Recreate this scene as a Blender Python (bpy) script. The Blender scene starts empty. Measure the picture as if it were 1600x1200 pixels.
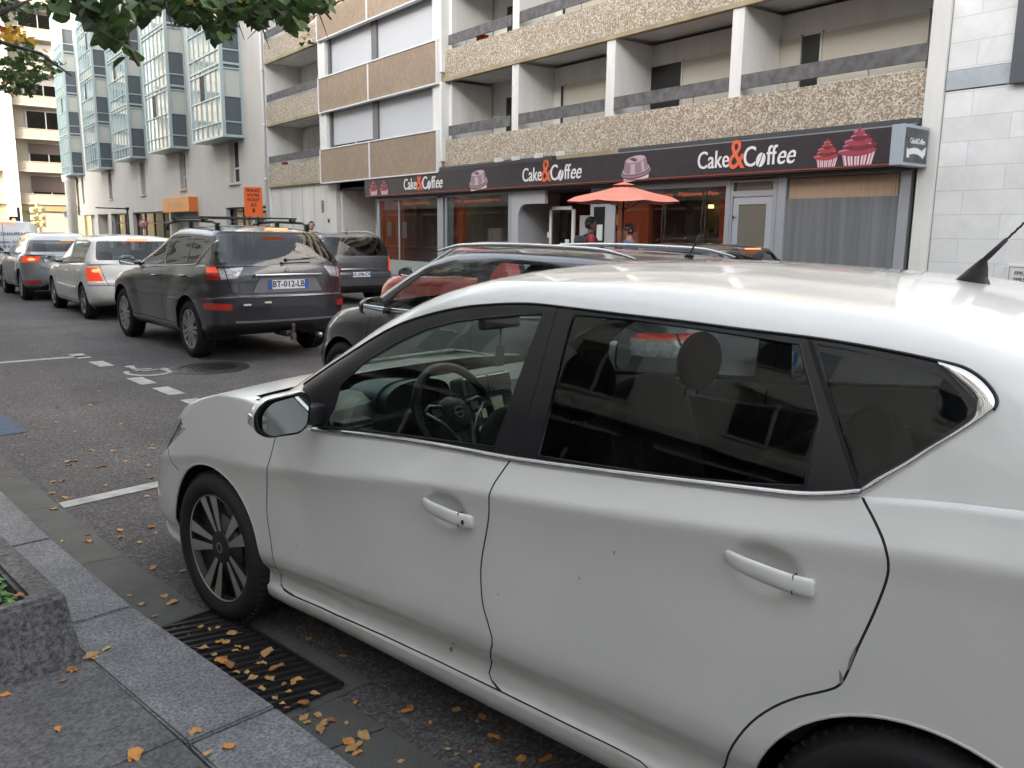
import bpy, bmesh, math, random
from mathutils import Vector, Matrix
from math import pi, sin, cos, radians, sqrt, atan2, hypot

# ------------------------------------------------------------------ camera, sky, sun, exposure
SC = bpy.context.scene
COL = SC.collection
CAM_AX = ((0.798173, 0.098925, 0.594243), (-0.602332, 0.150152, 0.783998), (0.011412, 0.983764, -0.179107))
EYE = Vector((0.0, 0.0, 1.6))
FPX = 1290.0
_m = CAM_AX
cam_d = bpy.data.cameras.new('camera')
cam = bpy.data.objects.new('camera', cam_d)
COL.objects.link(cam)
cam.matrix_world = Matrix(((_m[0][0], _m[0][1], -_m[0][2], EYE.x), (_m[1][0], _m[1][1], -_m[1][2], EYE.y), (_m[2][0], _m[2][1], -_m[2][2], EYE.z), (0, 0, 0, 1)))
cam_d.sensor_width = 36.0
cam_d.lens = 36.0 * FPX / 1600.0
cam_d.clip_start = 0.05
cam_d.clip_end = 2000.0
SC.camera = cam

SUN_EL, SUN_AZ = radians(17), radians(253)      # azimuth clockwise from +Y: low, behind the camera to the left
world = bpy.data.worlds.new('World'); SC.world = world; world.use_nodes = True
_nt = world.node_tree; _nt.nodes.clear()
_sky = _nt.nodes.new('ShaderNodeTexSky'); _sky.sky_type = 'NISHITA'; _sky.sun_disc = False
_sky.sun_elevation = SUN_EL; _sky.sun_rotation = SUN_AZ; _sky.dust_density = 3.0; _sky.air_density = 1.0; _sky.altitude = 200
_hs = _nt.nodes.new('ShaderNodeHueSaturation'); _hs.inputs['Saturation'].default_value = 0.28
_bg = _nt.nodes.new('ShaderNodeBackground'); _bg.inputs['Strength'].default_value = 0.15
_wo = _nt.nodes.new('ShaderNodeOutputWorld')
_nt.links.new(_sky.outputs[0], _hs.inputs['Color']); _nt.links.new(_hs.outputs[0], _bg.inputs[0]); _nt.links.new(_bg.outputs[0], _wo.inputs[0])
sun_d = bpy.data.lights.new('sun', 'SUN'); sun_d.energy = 2.0; sun_d.angle = radians(0.6); sun_d.color = (1.0, 0.9, 0.76)
sun = bpy.data.objects.new('sun', sun_d); COL.objects.link(sun)
_sd = Vector((sin(SUN_AZ) * cos(SUN_EL), cos(SUN_AZ) * cos(SUN_EL), sin(SUN_EL)))
sun.rotation_euler = _sd.to_track_quat('Z', 'Y').to_euler()
SC.view_settings.view_transform = 'Standard'; SC.view_settings.look = 'None'
SC.view_settings.exposure = 2.72; SC.view_settings.gamma = 1.0
SC.render.engine = 'CYCLES'
SC.cycles.max_bounces = 8; SC.cycles.transparent_max_bounces = 16; SC.cycles.glossy_bounces = 4
SC.cycles.sample_clamp_indirect = 4.0
SC.cycles.caustics_reflective = False; SC.cycles.caustics_refractive = False
# ------------------------------------------------------------------ helpers
def pix_ray(px, py):
    c = ((px - 800.0) / FPX, -(py - 600.0) / FPX, 1.0)
    return Vector(tuple(sum(_m[i][k] * c[k] for k in range(3)) for i in range(3)))
def gpt(px, py, z=0.0):
    r = pix_ray(px, py); t = (z - EYE.z) / r.z
    return EYE + r * t
def xpt(px, py, x):
    r = pix_ray(px, py); return EYE + r * (x / r.x)
def ypt(px, py, y):
    r = pix_ray(px, py); return EYE + r * (y / r.y)

def tag(o, label=None, cat=None, group=None, kind=None):
    if label: o['label'] = label
    if cat: o['category'] = cat
    if group: o['group'] = group
    if kind: o['kind'] = kind
    return o
def empty(name, loc=(0, 0, 0), rz=0.0, parent=None):
    o = bpy.data.objects.new(name, None); COL.objects.link(o)
    o.location = loc; o.rotation_euler = (0, 0, rz); o.empty_display_size = 0.1
    if parent: o.parent = parent
    return o
def clone(o, parent=None):
    c = o.copy(); COL.objects.link(c)
    if parent is not None:
        c.parent = parent
    for ch in list(o.children):
        clone(ch, c)
    return c

class MB:
    """collects faces, then links them as ONE mesh object"""
    def __init__(s):
        s.v = []; s.f = []; s.m = []; s.mi = 0; s.M = None; s.sm = []; s.smooth = False
    def add(s, vs, fs):
        n = len(s.v)
        if s.M is not None: vs = [s.M @ Vector(v) for v in vs]
        s.v += [tuple(v) for v in vs]
        for f in fs:
            s.f.append([n + i for i in f]); s.m.append(s.mi); s.sm.append(s.smooth)
    def box(s, x0, x1, y0, y1, z0, z1, bev=0.0):
        if x1 < x0: x0, x1 = x1, x0
        if y1 < y0: y0, y1 = y1, y0
        if z1 < z0: z0, z1 = z1, z0
        if bev <= 0:
            s.add([(x0, y0, z0), (x1, y0, z0), (x1, y1, z0), (x0, y1, z0), (x0, y0, z1), (x1, y0, z1), (x1, y1, z1), (x0, y1, z1)],
                  [(0, 3, 2, 1), (4, 5, 6, 7), (0, 1, 5, 4), (1, 2, 6, 5), (2, 3, 7, 6), (3, 0, 4, 7)]); return
        b = min(bev, (x1 - x0) / 2.01, (y1 - y0) / 2.01, (z1 - z0) / 2.01)
        bm = bmesh.new(); bmesh.ops.create_cube(bm, size=1.0)
        for v in bm.verts:
            v.co = Vector(((x0 + x1) / 2 + v.co.x * (x1 - x0), (y0 + y1) / 2 + v.co.y * (y1 - y0), (z0 + z1) / 2 + v.co.z * (z1 - z0)))
        bmesh.ops.bevel(bm, geom=bm.edges[:], offset=b, segments=2, affect='EDGES', profile=0.5)
        s.frombm(bm)
    def frombm(s, bm):
        bm.verts.index_update()
        s.add([v.co.copy() for v in bm.verts], [[v.index for v in f.verts] for f in bm.faces]); bm.free()
    def obox(s, c, ax, ay, az, hx, hy, hz):
        c = Vector(c); ax = Vector(ax); ay = Vector(ay); az = Vector(az); vs = []
        for k in (-1, 1):
            for (i, j) in ((-1, -1), (1, -1), (1, 1), (-1, 1)):
                vs.append(c + ax * hx * i + ay * hy * j + az * hz * k)
        s.add(vs, [(0, 3, 2, 1), (4, 5, 6, 7), (0, 1, 5, 4), (1, 2, 6, 5), (2, 3, 7, 6), (3, 0, 4, 7)])
    def bar(s, a, b, w, h, up=(0, 0, 1)):
        a = Vector(a); b = Vector(b); d = (b - a); L = d.length; d.normalize()
        sx = d.cross(Vector(up))
        if sx.length < 1e-6: sx = d.cross(Vector((1, 0, 0)))
        sx.normalize(); sz = sx.cross(d)
        s.obox((a + b) / 2, d, sx, sz, L / 2, w / 2, h / 2)
    def tube(s, pts, r, n=8, caps=True, closed=False):
        pts = [Vector(p) for p in pts]; N = len(pts)
        rr = r if isinstance(r, (list, tuple)) else [r] * N
        vs = []; prev = None
        for i, p in enumerate(pts):
            if closed: d = pts[(i + 1) % N] - pts[(i - 1) % N]
            else: d = pts[min(i + 1, N - 1)] - pts[max(i - 1, 0)]
            d.normalize()
            if prev is None:
                a = d.cross(Vector((0, 0, 1)))
                if a.length < 1e-3: a = d.cross(Vector((1, 0, 0)))
            else:
                a = prev - d * prev.dot(d)
            a.normalize(); prev = a; b = d.cross(a)
            for k in range(n):
                t = 2 * pi * k / n; vs.append(p + (a * cos(t) + b * sin(t)) * rr[i])
        fs = []
        for i in range(N if closed else N - 1):
            j = (i + 1) % N
            for k in range(n):
                fs.append((i * n + k, i * n + (k + 1) % n, j * n + (k + 1) % n, j * n + k))
        if caps and not closed:
            fs.append(tuple(range(n - 1, -1, -1))); fs.append(tuple((N - 1) * n + k for k in range(n)))
        o = s.smooth; s.smooth = True; s.add(vs, fs); s.smooth = o
    def lathe(s, prof, M=None, n=32, caps=False, seg=None):
        """prof (r, h) revolved round local Z"""
        M = M or Matrix(); vs = []; K = n if seg is None else n + 1
        tot = 2 * pi if seg is None else seg[1] - seg[0]; t0 = 0 if seg is None else seg[0]
        for (r, h) in prof:
            for k in range(K):
                t = t0 + tot * k / n; vs.append(M @ Vector((r * cos(t), r * sin(t), h)))
        fs = []
        for i in range(len(prof) - 1):
            for k in range(n):
                k2 = (k + 1) % n if seg is None else k + 1
                fs.append((i * K + k, i * K + k2, (i + 1) * K + k2, (i + 1) * K + k))
        if caps:
            fs.append(tuple(range(n - 1, -1, -1))); fs.append(tuple((len(prof) - 1) * n + k for k in range(n)))
        o = s.smooth; s.smooth = True; s.add(vs, fs); s.smooth = o
    def prism(s, poly, M, d):
        """flat polygon (x, y) extruded d along local z, with matrix M"""
        n = len(poly)
        vs = [M @ Vector((x, y, 0)) for x, y in poly] + [M @ Vector((x, y, d)) for x, y in poly]
        s.add(vs, [tuple(range(n - 1, -1, -1)), tuple(range(n, 2 * n))] + [(i, (i + 1) % n, n + (i + 1) % n, n + i) for i in range(n)])
    def quad(s, a, b, c, d): s.add([a, b, c, d], [(0, 1, 2, 3)])
    def ball(s, c, r, n=12, m=8):
        rx, ry, rz = (r, r, r) if not isinstance(r, (tuple, list)) else r
        vs = []; fs = []
        for i in range(m + 1):
            t = pi * i / m
            for k in range(n):
                p = 2 * pi * k / n; vs.append((c[0] + rx * sin(t) * cos(p), c[1] + ry * sin(t) * sin(p), c[2] + rz * cos(t)))
        for i in range(m):
            for k in range(n): fs.append((i * n + k, (i + 1) * n + k, (i + 1) * n + (k + 1) % n, i * n + (k + 1) % n))
        o = s.smooth; s.smooth = True; s.add(vs, fs); s.smooth = o
    def build(s, name, mats, parent=None, smooth=None, auto=None, loc=None, rz=None):
        me = bpy.data.meshes.new(name); me.from_pydata(s.v, [], s.f); 
        if not isinstance(mats, (list, tuple)): mats = [mats]
        for m_ in mats: me.materials.append(m_)
        me.polygons.foreach_set('material_index', s.m)
        me.polygons.foreach_set('use_smooth', [bool(x) if smooth is None else smooth for x in s.sm])
        if auto is not None:
            me.polygons.foreach_set('use_smooth', [True] * len(s.f)); me.update(); me.set_sharp_from_angle(angle=radians(auto))
        me.update()
        o = bpy.data.objects.new(name, me); COL.objects.link(o)
        if parent: o.parent = parent
        if loc: o.location = loc
        if rz: o.rotation_euler = (0, 0, rz)
        return o

# ------------------------------------------------------------------ materials
MATS = {}
def mat(name, color, rough=0.6, metal=0.0, coat=0.0, spec=0.5, emit=None, estr=0.0, trans=0.0, noise=None, bump=None, alpha=None, coatr=0.03):
    """noise = (scale, amount, detail): brightness variation; bump = (scale, strength)"""
    if name in MATS: return MATS[name]
    m = bpy.data.materials.new(name); m.use_nodes = True; nt = m.node_tree; b = nt.nodes['Principled BSDF']
    b.inputs['Base Color'].default_value = (*color, 1); b.inputs['Roughness'].default_value = rough; b.inputs['Metallic'].default_value = metal
    b.inputs['Coat Weight'].default_value = coat; b.inputs['Coat Roughness'].default_value = coatr; b.inputs['Specular IOR Level'].default_value = spec
    b.inputs['Transmission Weight'].default_value = trans
    if emit: b.inputs['Emission Color'].default_value = (*emit, 1); b.inputs['Emission Strength'].default_value = estr
    if noise or bump:
        tc = nt.nodes.new('ShaderNodeTexCoord')
    if noise:
        n = nt.nodes.new('ShaderNodeTexNoise'); n.inputs['Scale'].default_value = noise[0]; n.inputs['Detail'].default_value = noise[2] if len(noise) > 2 else 6
        n.inputs['Roughness'].default_value = 0.65
        nt.links.new(tc.outputs['Object'], n.inputs['Vector'])
        r = nt.nodes.new('ShaderNodeMapRange'); r.inputs['From Min'].default_value = 0.3; r.inputs['From Max'].default_value = 0.7
        r.inputs['To Min'].default_value = 1 - noise[1]; r.inputs['To Max'].default_value = 1 + noise[1]
        x = nt.nodes.new('ShaderNodeMix'); x.data_type = 'RGBA'; x.blend_type = 'MULTIPLY'; x.inputs[0].default_value = 1
        x.inputs[6].default_value = (*color, 1)
        nt.links.new(n.outputs['Fac'], r.inputs['Value']); nt.links.new(r.outputs[0], x.inputs[7]); nt.links.new(x.outputs[2], b.inputs['Base Color'])
    if bump:
        n2 = nt.nodes.new('ShaderNodeTexNoise'); n2.inputs['Scale'].default_value = bump[0]; n2.inputs['Detail'].default_value = 4
        nt.links.new(tc.outputs['Object'], n2.inputs['Vector'])
        bp = nt.nodes.new('ShaderNodeBump'); bp.inputs['Strength'].default_value = bump[1]; bp.inputs['Distance'].default_value = 0.01
        nt.links.new(n2.outputs['Fac'], bp.inputs['Height']); nt.links.new(bp.outputs[0], b.inputs['Normal'])
    MATS[name] = m
    return m
def glassm(name, tint, ior=1.5, rough=0.0, refl=(1, 1, 1)):
    if name in MATS: return MATS[name]
    m = bpy.data.materials.new(name); m.use_nodes = True; nt = m.node_tree; nt.nodes.clear()
    o = nt.nodes.new('ShaderNodeOutputMaterial'); t = nt.nodes.new('ShaderNodeBsdfTransparent'); g = nt.nodes.new('ShaderNodeBsdfGlossy')
    t.inputs['Color'].default_value = (*tint, 1); g.inputs['Roughness'].default_value = rough; g.inputs['Color'].default_value = (*refl, 1)
    f = nt.nodes.new('ShaderNodeFresnel'); f.inputs['IOR'].default_value = ior
    # a pane seen from its back side has the same reflectance as from its front
    ge = nt.nodes.new('ShaderNodeNewGeometry'); mx = nt.nodes.new('ShaderNodeMixShader')
    md = nt.nodes.new('ShaderNodeMapRange'); md.inputs['From Min'].default_value = 0; md.inputs['From Max'].default_value = 1
    md.inputs['To Min'].default_value = ior; md.inputs['To Max'].default_value = 1 / ior
    nt.links.new(ge.outputs['Backfacing'], md.inputs['Value'])
    nt.links.new(f.outputs[0], mx.inputs[0]); nt.links.new(t.outputs[0], mx.inputs[1]); nt.links.new(g.outputs[0], mx.inputs[2]); nt.links.new(mx.outputs[0], o.inputs[0])
    nt.links.new(md.outputs[0], f.inputs['IOR'])
    MATS[name] = m
    return m
def nodes_of(m): return m.node_tree.nodes, m.node_tree.links
BLACK = mat('black_plastic', (0.012, 0.012, 0.014), 0.45, spec=0.4)
BLACKG = mat('black_gloss', (0.008, 0.008, 0.010), 0.12, spec=0.5, coat=0.4)
RUBBER = mat('rubber', (0.016, 0.016, 0.017), 0.75, spec=0.3, bump=(120, 0.15))
CHROME = mat('chrome', (0.62, 0.62, 0.62), 0.09, metal=1.0)
SILVER = mat('silver_metal', (0.45, 0.45, 0.46), 0.32, metal=0.9)
REDLIT = mat('lit_red_lamp', (0.45, 0.02, 0.01), 0.15, coat=0.6, emit=(1.0, 0.10, 0.04), estr=0.10)
REDLIT2 = mat('bright_brake_lamp', (0.6, 0.05, 0.02), 0.15, coat=0.6, emit=(1.0, 0.25, 0.08), estr=0.42)
REDLENS = mat('red_lens', (0.30, 0.006, 0.006), 0.12, coat=0.8, emit=(1.0, 0.05, 0.03), estr=0.006)
CLEARL = mat('clear_lens', (0.42, 0.43, 0.45), 0.12, coat=1.0, metal=0.3, noise=(38, 0.35, 1))
# ------------------------------------------------------------------ car shells
def pchip(pts):
    xs = [p[0] for p in pts]; ys = [p[1] for p in pts]; n = len(xs)
    if n == 1: return lambda x: ys[0]
    h = [xs[i + 1] - xs[i] for i in range(n - 1)]; d = [(ys[i + 1] - ys[i]) / h[i] for i in range(n - 1)]
    m = [0.0] * n; m[0] = d[0]; m[-1] = d[-1]
    for i in range(1, n - 1):
        if d[i - 1] * d[i] > 0:
            w1 = 2 * h[i] + h[i - 1]; w2 = h[i] + 2 * h[i - 1]; m[i] = (w1 + w2) / (w1 / d[i - 1] + w2 / d[i])
    def f(x):
        if x <= xs[0]: return ys[0]
        if x >= xs[-1]: return ys[-1]
        i = 0
        while x > xs[i + 1]: i += 1
        t = (x - xs[i]) / h[i]
        return ((1 + 2 * t) * (1 - t) ** 2 * ys[i] + t * (1 - t) ** 2 * h[i] * m[i] + t * t * (3 - 2 * t) * ys[i + 1] + t * t * (t - 1) * h[i] * m[i + 1])
    return f
def SE(x, n):
    x = min(max(x, 0.0), 1.0)
    return (1 - (1 - x) ** n) ** (1.0 / n)

class Shell:
    """stack of rounded plan outlines. u runs rearward from the front axle, w sideways (right +), z up"""
    def __init__(s, rows, zlo, ztop, Lf, nf, Lr, nr, dz=0.03, cf=14, cm=40, cr=14, barrel=0.02, cap=None, bottom=True, um=1.35, crease=()):
        zs = [r[0] for r in rows]
        s.hw = pchip([(r[0], r[1]) for r in rows]); s.uf = pchip([(r[0], r[2]) for r in rows]); s.ur = pchip([(r[0], r[3]) for r in rows])
        s.zlo = pchip(zlo); s.ztop = pchip(ztop); s.Lf = Lf; s.nf = nf; s.Lr = Lr; s.nr = nr; s.barrel = barrel; s.um = um
        n = max(2, int(round(1.0 / dz))); fr = sorted(set([round(zs[0] + (zs[-1] - zs[0]) * i / n, 5) for i in range(n + 1)] + [round(z, 5) for z in zs]))
        s.fr = [f for k, f in enumerate(fr) if k == 0 or f - fr[k - 1] > dz * 0.25 or f in [round(z, 5) for z in zs]]
        s.cf, s.cm, s.cr = cf, cm, cr; s.cap = cap; s.bottom = bottom; s.flares = []; s.warp = None
    def half(s, fz, u):
        uf, ur = s.uf(fz), s.ur(fz)
        a = SE((u - uf) / s.Lf, s.nf); b = SE((ur - u) / s.Lr, s.nr)
        return s.hw(s.g(fz, u)) * a * b * (1 - s.barrel * ((u - s.um) / 2.2) ** 2)
    def g(s, f, u):
        if s.warp is None: return f
        k, fc = s.warp[0], s.warp[1](u)
        return f * k / fc if f < fc else k + (f - fc) * (1 - k) / (1 - fc)
    def z(s, fz, u): return s.zlo(u) + fz * (s.ztop(u) - s.zlo(u))
    def fz(s, u, z): return (z - s.zlo(u)) / (s.ztop(u) - s.zlo(u))
    def hwz(s, u, z):
        return s.half(min(1, max(0, s.fz(u, z))), u) + s.extra(u, z)
    def extra(s, u, z):
        e = 0
        for (uc, zc, r, amp) in s.flares:
            d = hypot(u - uc, z - zc) / r
            if d < 1.6: e += amp * max(0, 1 - ((d - 1.0) / 0.6) ** 2 if d > 1.0 else 1) ** 1.5
        return e
    def ring(s, fz):
        uf, ur = s.uf(fz), s.ur(fz); us = []
        for k in range(s.cf + 1):
            t = pi / 2 * k / s.cf; us.append((uf + s.Lf * (1 - max(0.0, cos(t)) ** (2 / s.nf)), max(0.0, sin(t)) ** (2 / s.nf)))
        a = uf + s.Lf; b = ur - s.Lr
        for k in range(1, s.cm): us.append((a + (b - a) * k / s.cm, 1.0))
        for k in range(s.cr, -1, -1):
            t = pi / 2 * k / s.cr; us.append((ur - s.Lr * (1 - max(0.0, cos(t)) ** (2 / s.nr)), max(0.0, sin(t)) ** (2 / s.nr)))
        out = []
        for (u, f) in us:
            z = s.z(fz, u)
            w = s.hw(s.g(fz, u)) * f * (1 - s.barrel * ((u - s.um) / 2.2) ** 2)
            if f > 0.5: w += s.extra(u, z) * (f - 0.5) * 2
            out.append((u, w, z))
        return out
    def grid(s):
        rows = []
        if s.bottom:
            r0 = s.ring(s.fr[0])
            for k in (0.0, 0.5): rows.append([(u + (s.um - u) * 0.02, w * k, z) for (u, w, z) in r0])
        for f in s.fr: rows.append(s.ring(f))
        if s.cap:
            uA, uB, crown, p, ks, dzf = s.cap
            r1 = rows[-1]
            for k in ks:
                row = []
                for (u, w, z) in r1:
                    uc = min(max(u, uA), uB); u2 = u + (uc - u) * k
                    row.append((u2, w * (1 - k), s.ztop(u2) + crown(u2) * (1 - (1 - k) ** p)))
                rows.append(row)
        return rows

class CarBM:
    def __init__(s):
        s.bm = bmesh.new(); s.tl = s.bm.faces.layers.int.new('tag'); s.sl = s.bm.faces.layers.int.new('shell'); s.names = {0: 'body'}
    def add(s, shell, sid):
        rows = shell.grid(); N = len(rows[0]); bm = s.bm; vv = []
        for r in rows:
            L = []
            for i in range(N): u, w, z = r[i]; L.append(bm.verts.new((w, -u, z)))
            for i in range(N - 2, 0, -1): u, w, z = r[i]; L.append(bm.verts.new((-w, -u, z)))
            vv.append(L)
        n = len(vv[0]); fs = []
        for a in range(len(vv) - 1):
            for k in range(n):
                f = bm.faces.new((vv[a][k], vv[a][(k + 1) % n], vv[a + 1][(k + 1) % n], vv[a + 1][k])); f[s.sl] = sid; f.smooth = True; fs.append(f)
        bmesh.ops.remove_doubles(bm, verts=[v for L in vv for v in L], dist=0.0004)
        fs = [f for f in fs if f.is_valid]
        bmesh.ops.dissolve_degenerate(bm, edges=list({e for f in fs for e in f.edges}), dist=0.0003)
        fs = [f for f in fs if f.is_valid]
        bmesh.ops.recalc_face_normals(bm, faces=fs)
    def cut(s, name, poly, plane, sel, keep=None, mirror=False):
        """tag the faces inside poly. plane 'S' = (u, z) seen from the side, 'F' = (w, z) seen from front or rear, 'T' = (u, w) from above"""
        bm = s.bm; tid = [k for k, v in s.names.items() if v == name]
        tid = tid[0] if tid else max(s.names) + 1
        s.names[tid] = name
        if plane == 'S': P = lambda c: (-c.y, c.z); mk = lambda a, b: (Vector((0, -a, b)))
        elif plane == 'F': P = lambda c: (c.x, c.z); mk = lambda a, b: Vector((a, 0, b))
        else: P = lambda c: (-c.y, c.x); mk = lambda a, b: Vector((b, -a, 0))
        x0 = min(p[0] for p in poly); x1 = max(p[0] for p in poly); y0 = min(p[1] for p in poly); y1 = max(p[1] for p in poly)
        def bb(f):
            q = [P(v.co) for v in f.verts]; return min(a for a, b in q), max(a for a, b in q), min(b for a, b in q), max(b for a, b in q)
        cand = {}
        for f in bm.faces:
            if not sel(f): continue
            b = bb(f)
            if b[1] < x0 or b[0] > x1 or b[3] < y0 or b[2] > y1: continue
            cand[f] = b
        n = len(poly)
        for i in range(n):
            a = poly[i]; b = poly[(i + 1) % n]
            ex0, ex1 = min(a[0], b[0]), max(a[0], b[0]); ey0, ey1 = min(a[1], b[1]), max(a[1], b[1])
            fs = [f for f, q in cand.items() if not (q[1] < ex0 - 1e-5 or q[0] > ex1 + 1e-5 or q[3] < ey0 - 1e-5 or q[2] > ey1 + 1e-5)]
            if not fs: continue
            A = mk(*a); B = mk(*b); d = (B - A)
            if d.length < 1e-7: continue
            ax = {'S': Vector((1, 0, 0)), 'F': Vector((0, 1, 0)), 'T': Vector((0, 0, 1))}[plane]
            no = d.cross(ax).normalized()
            geom = list({v for f in fs for v in f.verts}) + list({e for f in fs for e in f.edges}) + fs
            for f in fs: del cand[f]
            r = bmesh.ops.bisect_plane(bm, geom=geom, dist=1e-5, plane_co=A, plane_no=no)
            for g in r['geom']:
                if isinstance(g, bmesh.types.BMFace) and g.is_valid: cand[g] = bb(g)
        hit = 0
        for f in cand:
            if not f.is_valid: continue
            c = f.calc_center_median(); 
            if f[s.tl] in (0,) or keep is None or f[s.tl] in keep:
                if pin(P(c), poly): f[s.tl] = tid; hit += 1
        return hit
    def split(s, parent, mats, root_mesh=None, names=None):
        """each tag becomes one mesh under parent; returns dict"""
        bm = s.bm; bm.normal_update(); out = {}
        used = {}
        for f in bm.faces: used.setdefault(f[s.tl], []).append(f)
        for tid, fs in used.items():
            nm = s.names[tid]
            if mats.get(nm, 1) is None: continue
            base = nm.split('|')[0]
            idx = {}; vs = []; no = []; pf = []; mi = []
            for f in fs:
                q = []
                for v in f.verts:
                    if v.index not in idx or True:
                        k = idx.get(v)
                        if k is None: k = idx[v] = len(vs); vs.append(v.co.copy()); no.append(v.normal.copy())
                        q.append(k)
                pf.append(q)
            off = s.offset.get(base, 0) if hasattr(s, 'offset') else 0
            if off: vs = [v - n_ * off for v, n_ in zip(vs, no)]
            me = bpy.data.meshes.new(base); me.from_pydata(vs, [], pf)
            me.materials.append(mats.get(nm) or mats.get(base) or mats['body'])
            me.polygons.foreach_set('use_smooth', [True] * len(pf)); me.update()
            me.normals_split_custom_set_from_vertices([n_.normalized() if n_.length > 0 else Vector((0, 0, 1)) for n_ in no])
            o = bpy.data.objects.new(base, me); COL.objects.link(o); o.parent = parent; out[nm] = o
        return out
def open_cabin(cb, low, up, u0):
    """remove the deck of the lower shell under the greenhouse so the cabin is open inside"""
    bm = cb.bm; kill = []
    for f in bm.faces:
        if f[cb.sl] != 0: continue
        c = f.calc_center_median(); u = -c.y
        if u < u0 or u > up.ur(0) - .06: continue
        if c.z > low.ztop(u) - .03 and abs(f.normal.z) > .5 and abs(c.x) < up.half(0.02, u) - .012: kill.append(f)
    bmesh.ops.delete(bm, geom=kill, context='FACES')
def pin(p, poly):
    x, y = p; c = False; n = len(poly); j = n - 1
    for i in range(n):
        xi, yi = poly[i]; xj, yj = poly[j]
        if (yi > y) != (yj > y) and x < (xj - xi) * (y - yi) / (yj - yi) + xi: c = not c
        j = i
    return c
def left(f): c = f.calc_center_median(); return c.x < -0.25 and abs(f.normal.x) > 0.12
def right(f): c = f.calc_center_median(); return c.x > 0.25 and abs(f.normal.x) > 0.12
def band(pts, wd):
    """thin closed strip polygon along a polyline"""
    L = []; R = []
    for i, p in enumerate(pts):
        a = pts[max(i - 1, 0)]; b = pts[min(i + 1, len(pts) - 1)]
        dx, dy = b[0] - a[0], b[1] - a[1]; l = hypot(dx, dy) or 1; nx, ny = -dy / l * wd / 2, dx / l * wd / 2
        L.append((p[0] + nx, p[1] + ny)); R.append((p[0] - nx, p[1] - ny))
    return L + R[::-1]
def smooth_line(pts, n=6, closed=False):
    """Catmull-Rom through the points"""
    out = []; N = len(pts)
    rng = range(N) if closed else range(N - 1)
    for i in rng:
        p1 = pts[i]; p2 = pts[(i + 1) % N]
        p0 = pts[(i - 1) % N] if (closed or i > 0) else p1; p3 = pts[(i + 2) % N] if (closed or i + 2 < N) else p2
        for k in range(n):
            t = k / n
            out.append(tuple(0.5 * ((2 * b) + (-a + c) * t + (2 * a - 5 * b + 4 * c - d) * t * t + (-a + 3 * b - 3 * c + d) * t ** 3) for a, b, c, d in zip(p0, p1, p2, p3)))
    if not closed: out.append(tuple(pts[-1]))
    return out
def roundpoly(pts, r, n=4):
    """polygon with rounded corners; r one value or one per corner"""
    out = []; N = len(pts)
    for i in range(N):
        p = Vector(pts[i]); a = Vector(pts[i - 1]); b = Vector(pts[(i + 1) % N]); rr = r[i] if isinstance(r, (list, tuple)) else r
        da = (a - p); db = (b - p); d = min(rr, da.length * 0.48, db.length * 0.48)
        if d < 1e-4: out.append(tuple(p)); continue
        A = p + da.normalized() * d; B = p + db.normalized() * d
        for k in range(n + 1):
            t = k / n; out.append(tuple(A * (1 - t) ** 2 + p * 2 * t * (1 - t) + B * t * t))
    return out
def circ(uc, zc, r, a0=0, a1=360, n=36): return [(uc + r * cos(radians(a0 + (a1 - a0) * i / n)), zc + r * sin(radians(a0 + (a1 - a0) * i / n))) for i in range(n + (0 if a1 - a0 == 360 else 1))]

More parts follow.
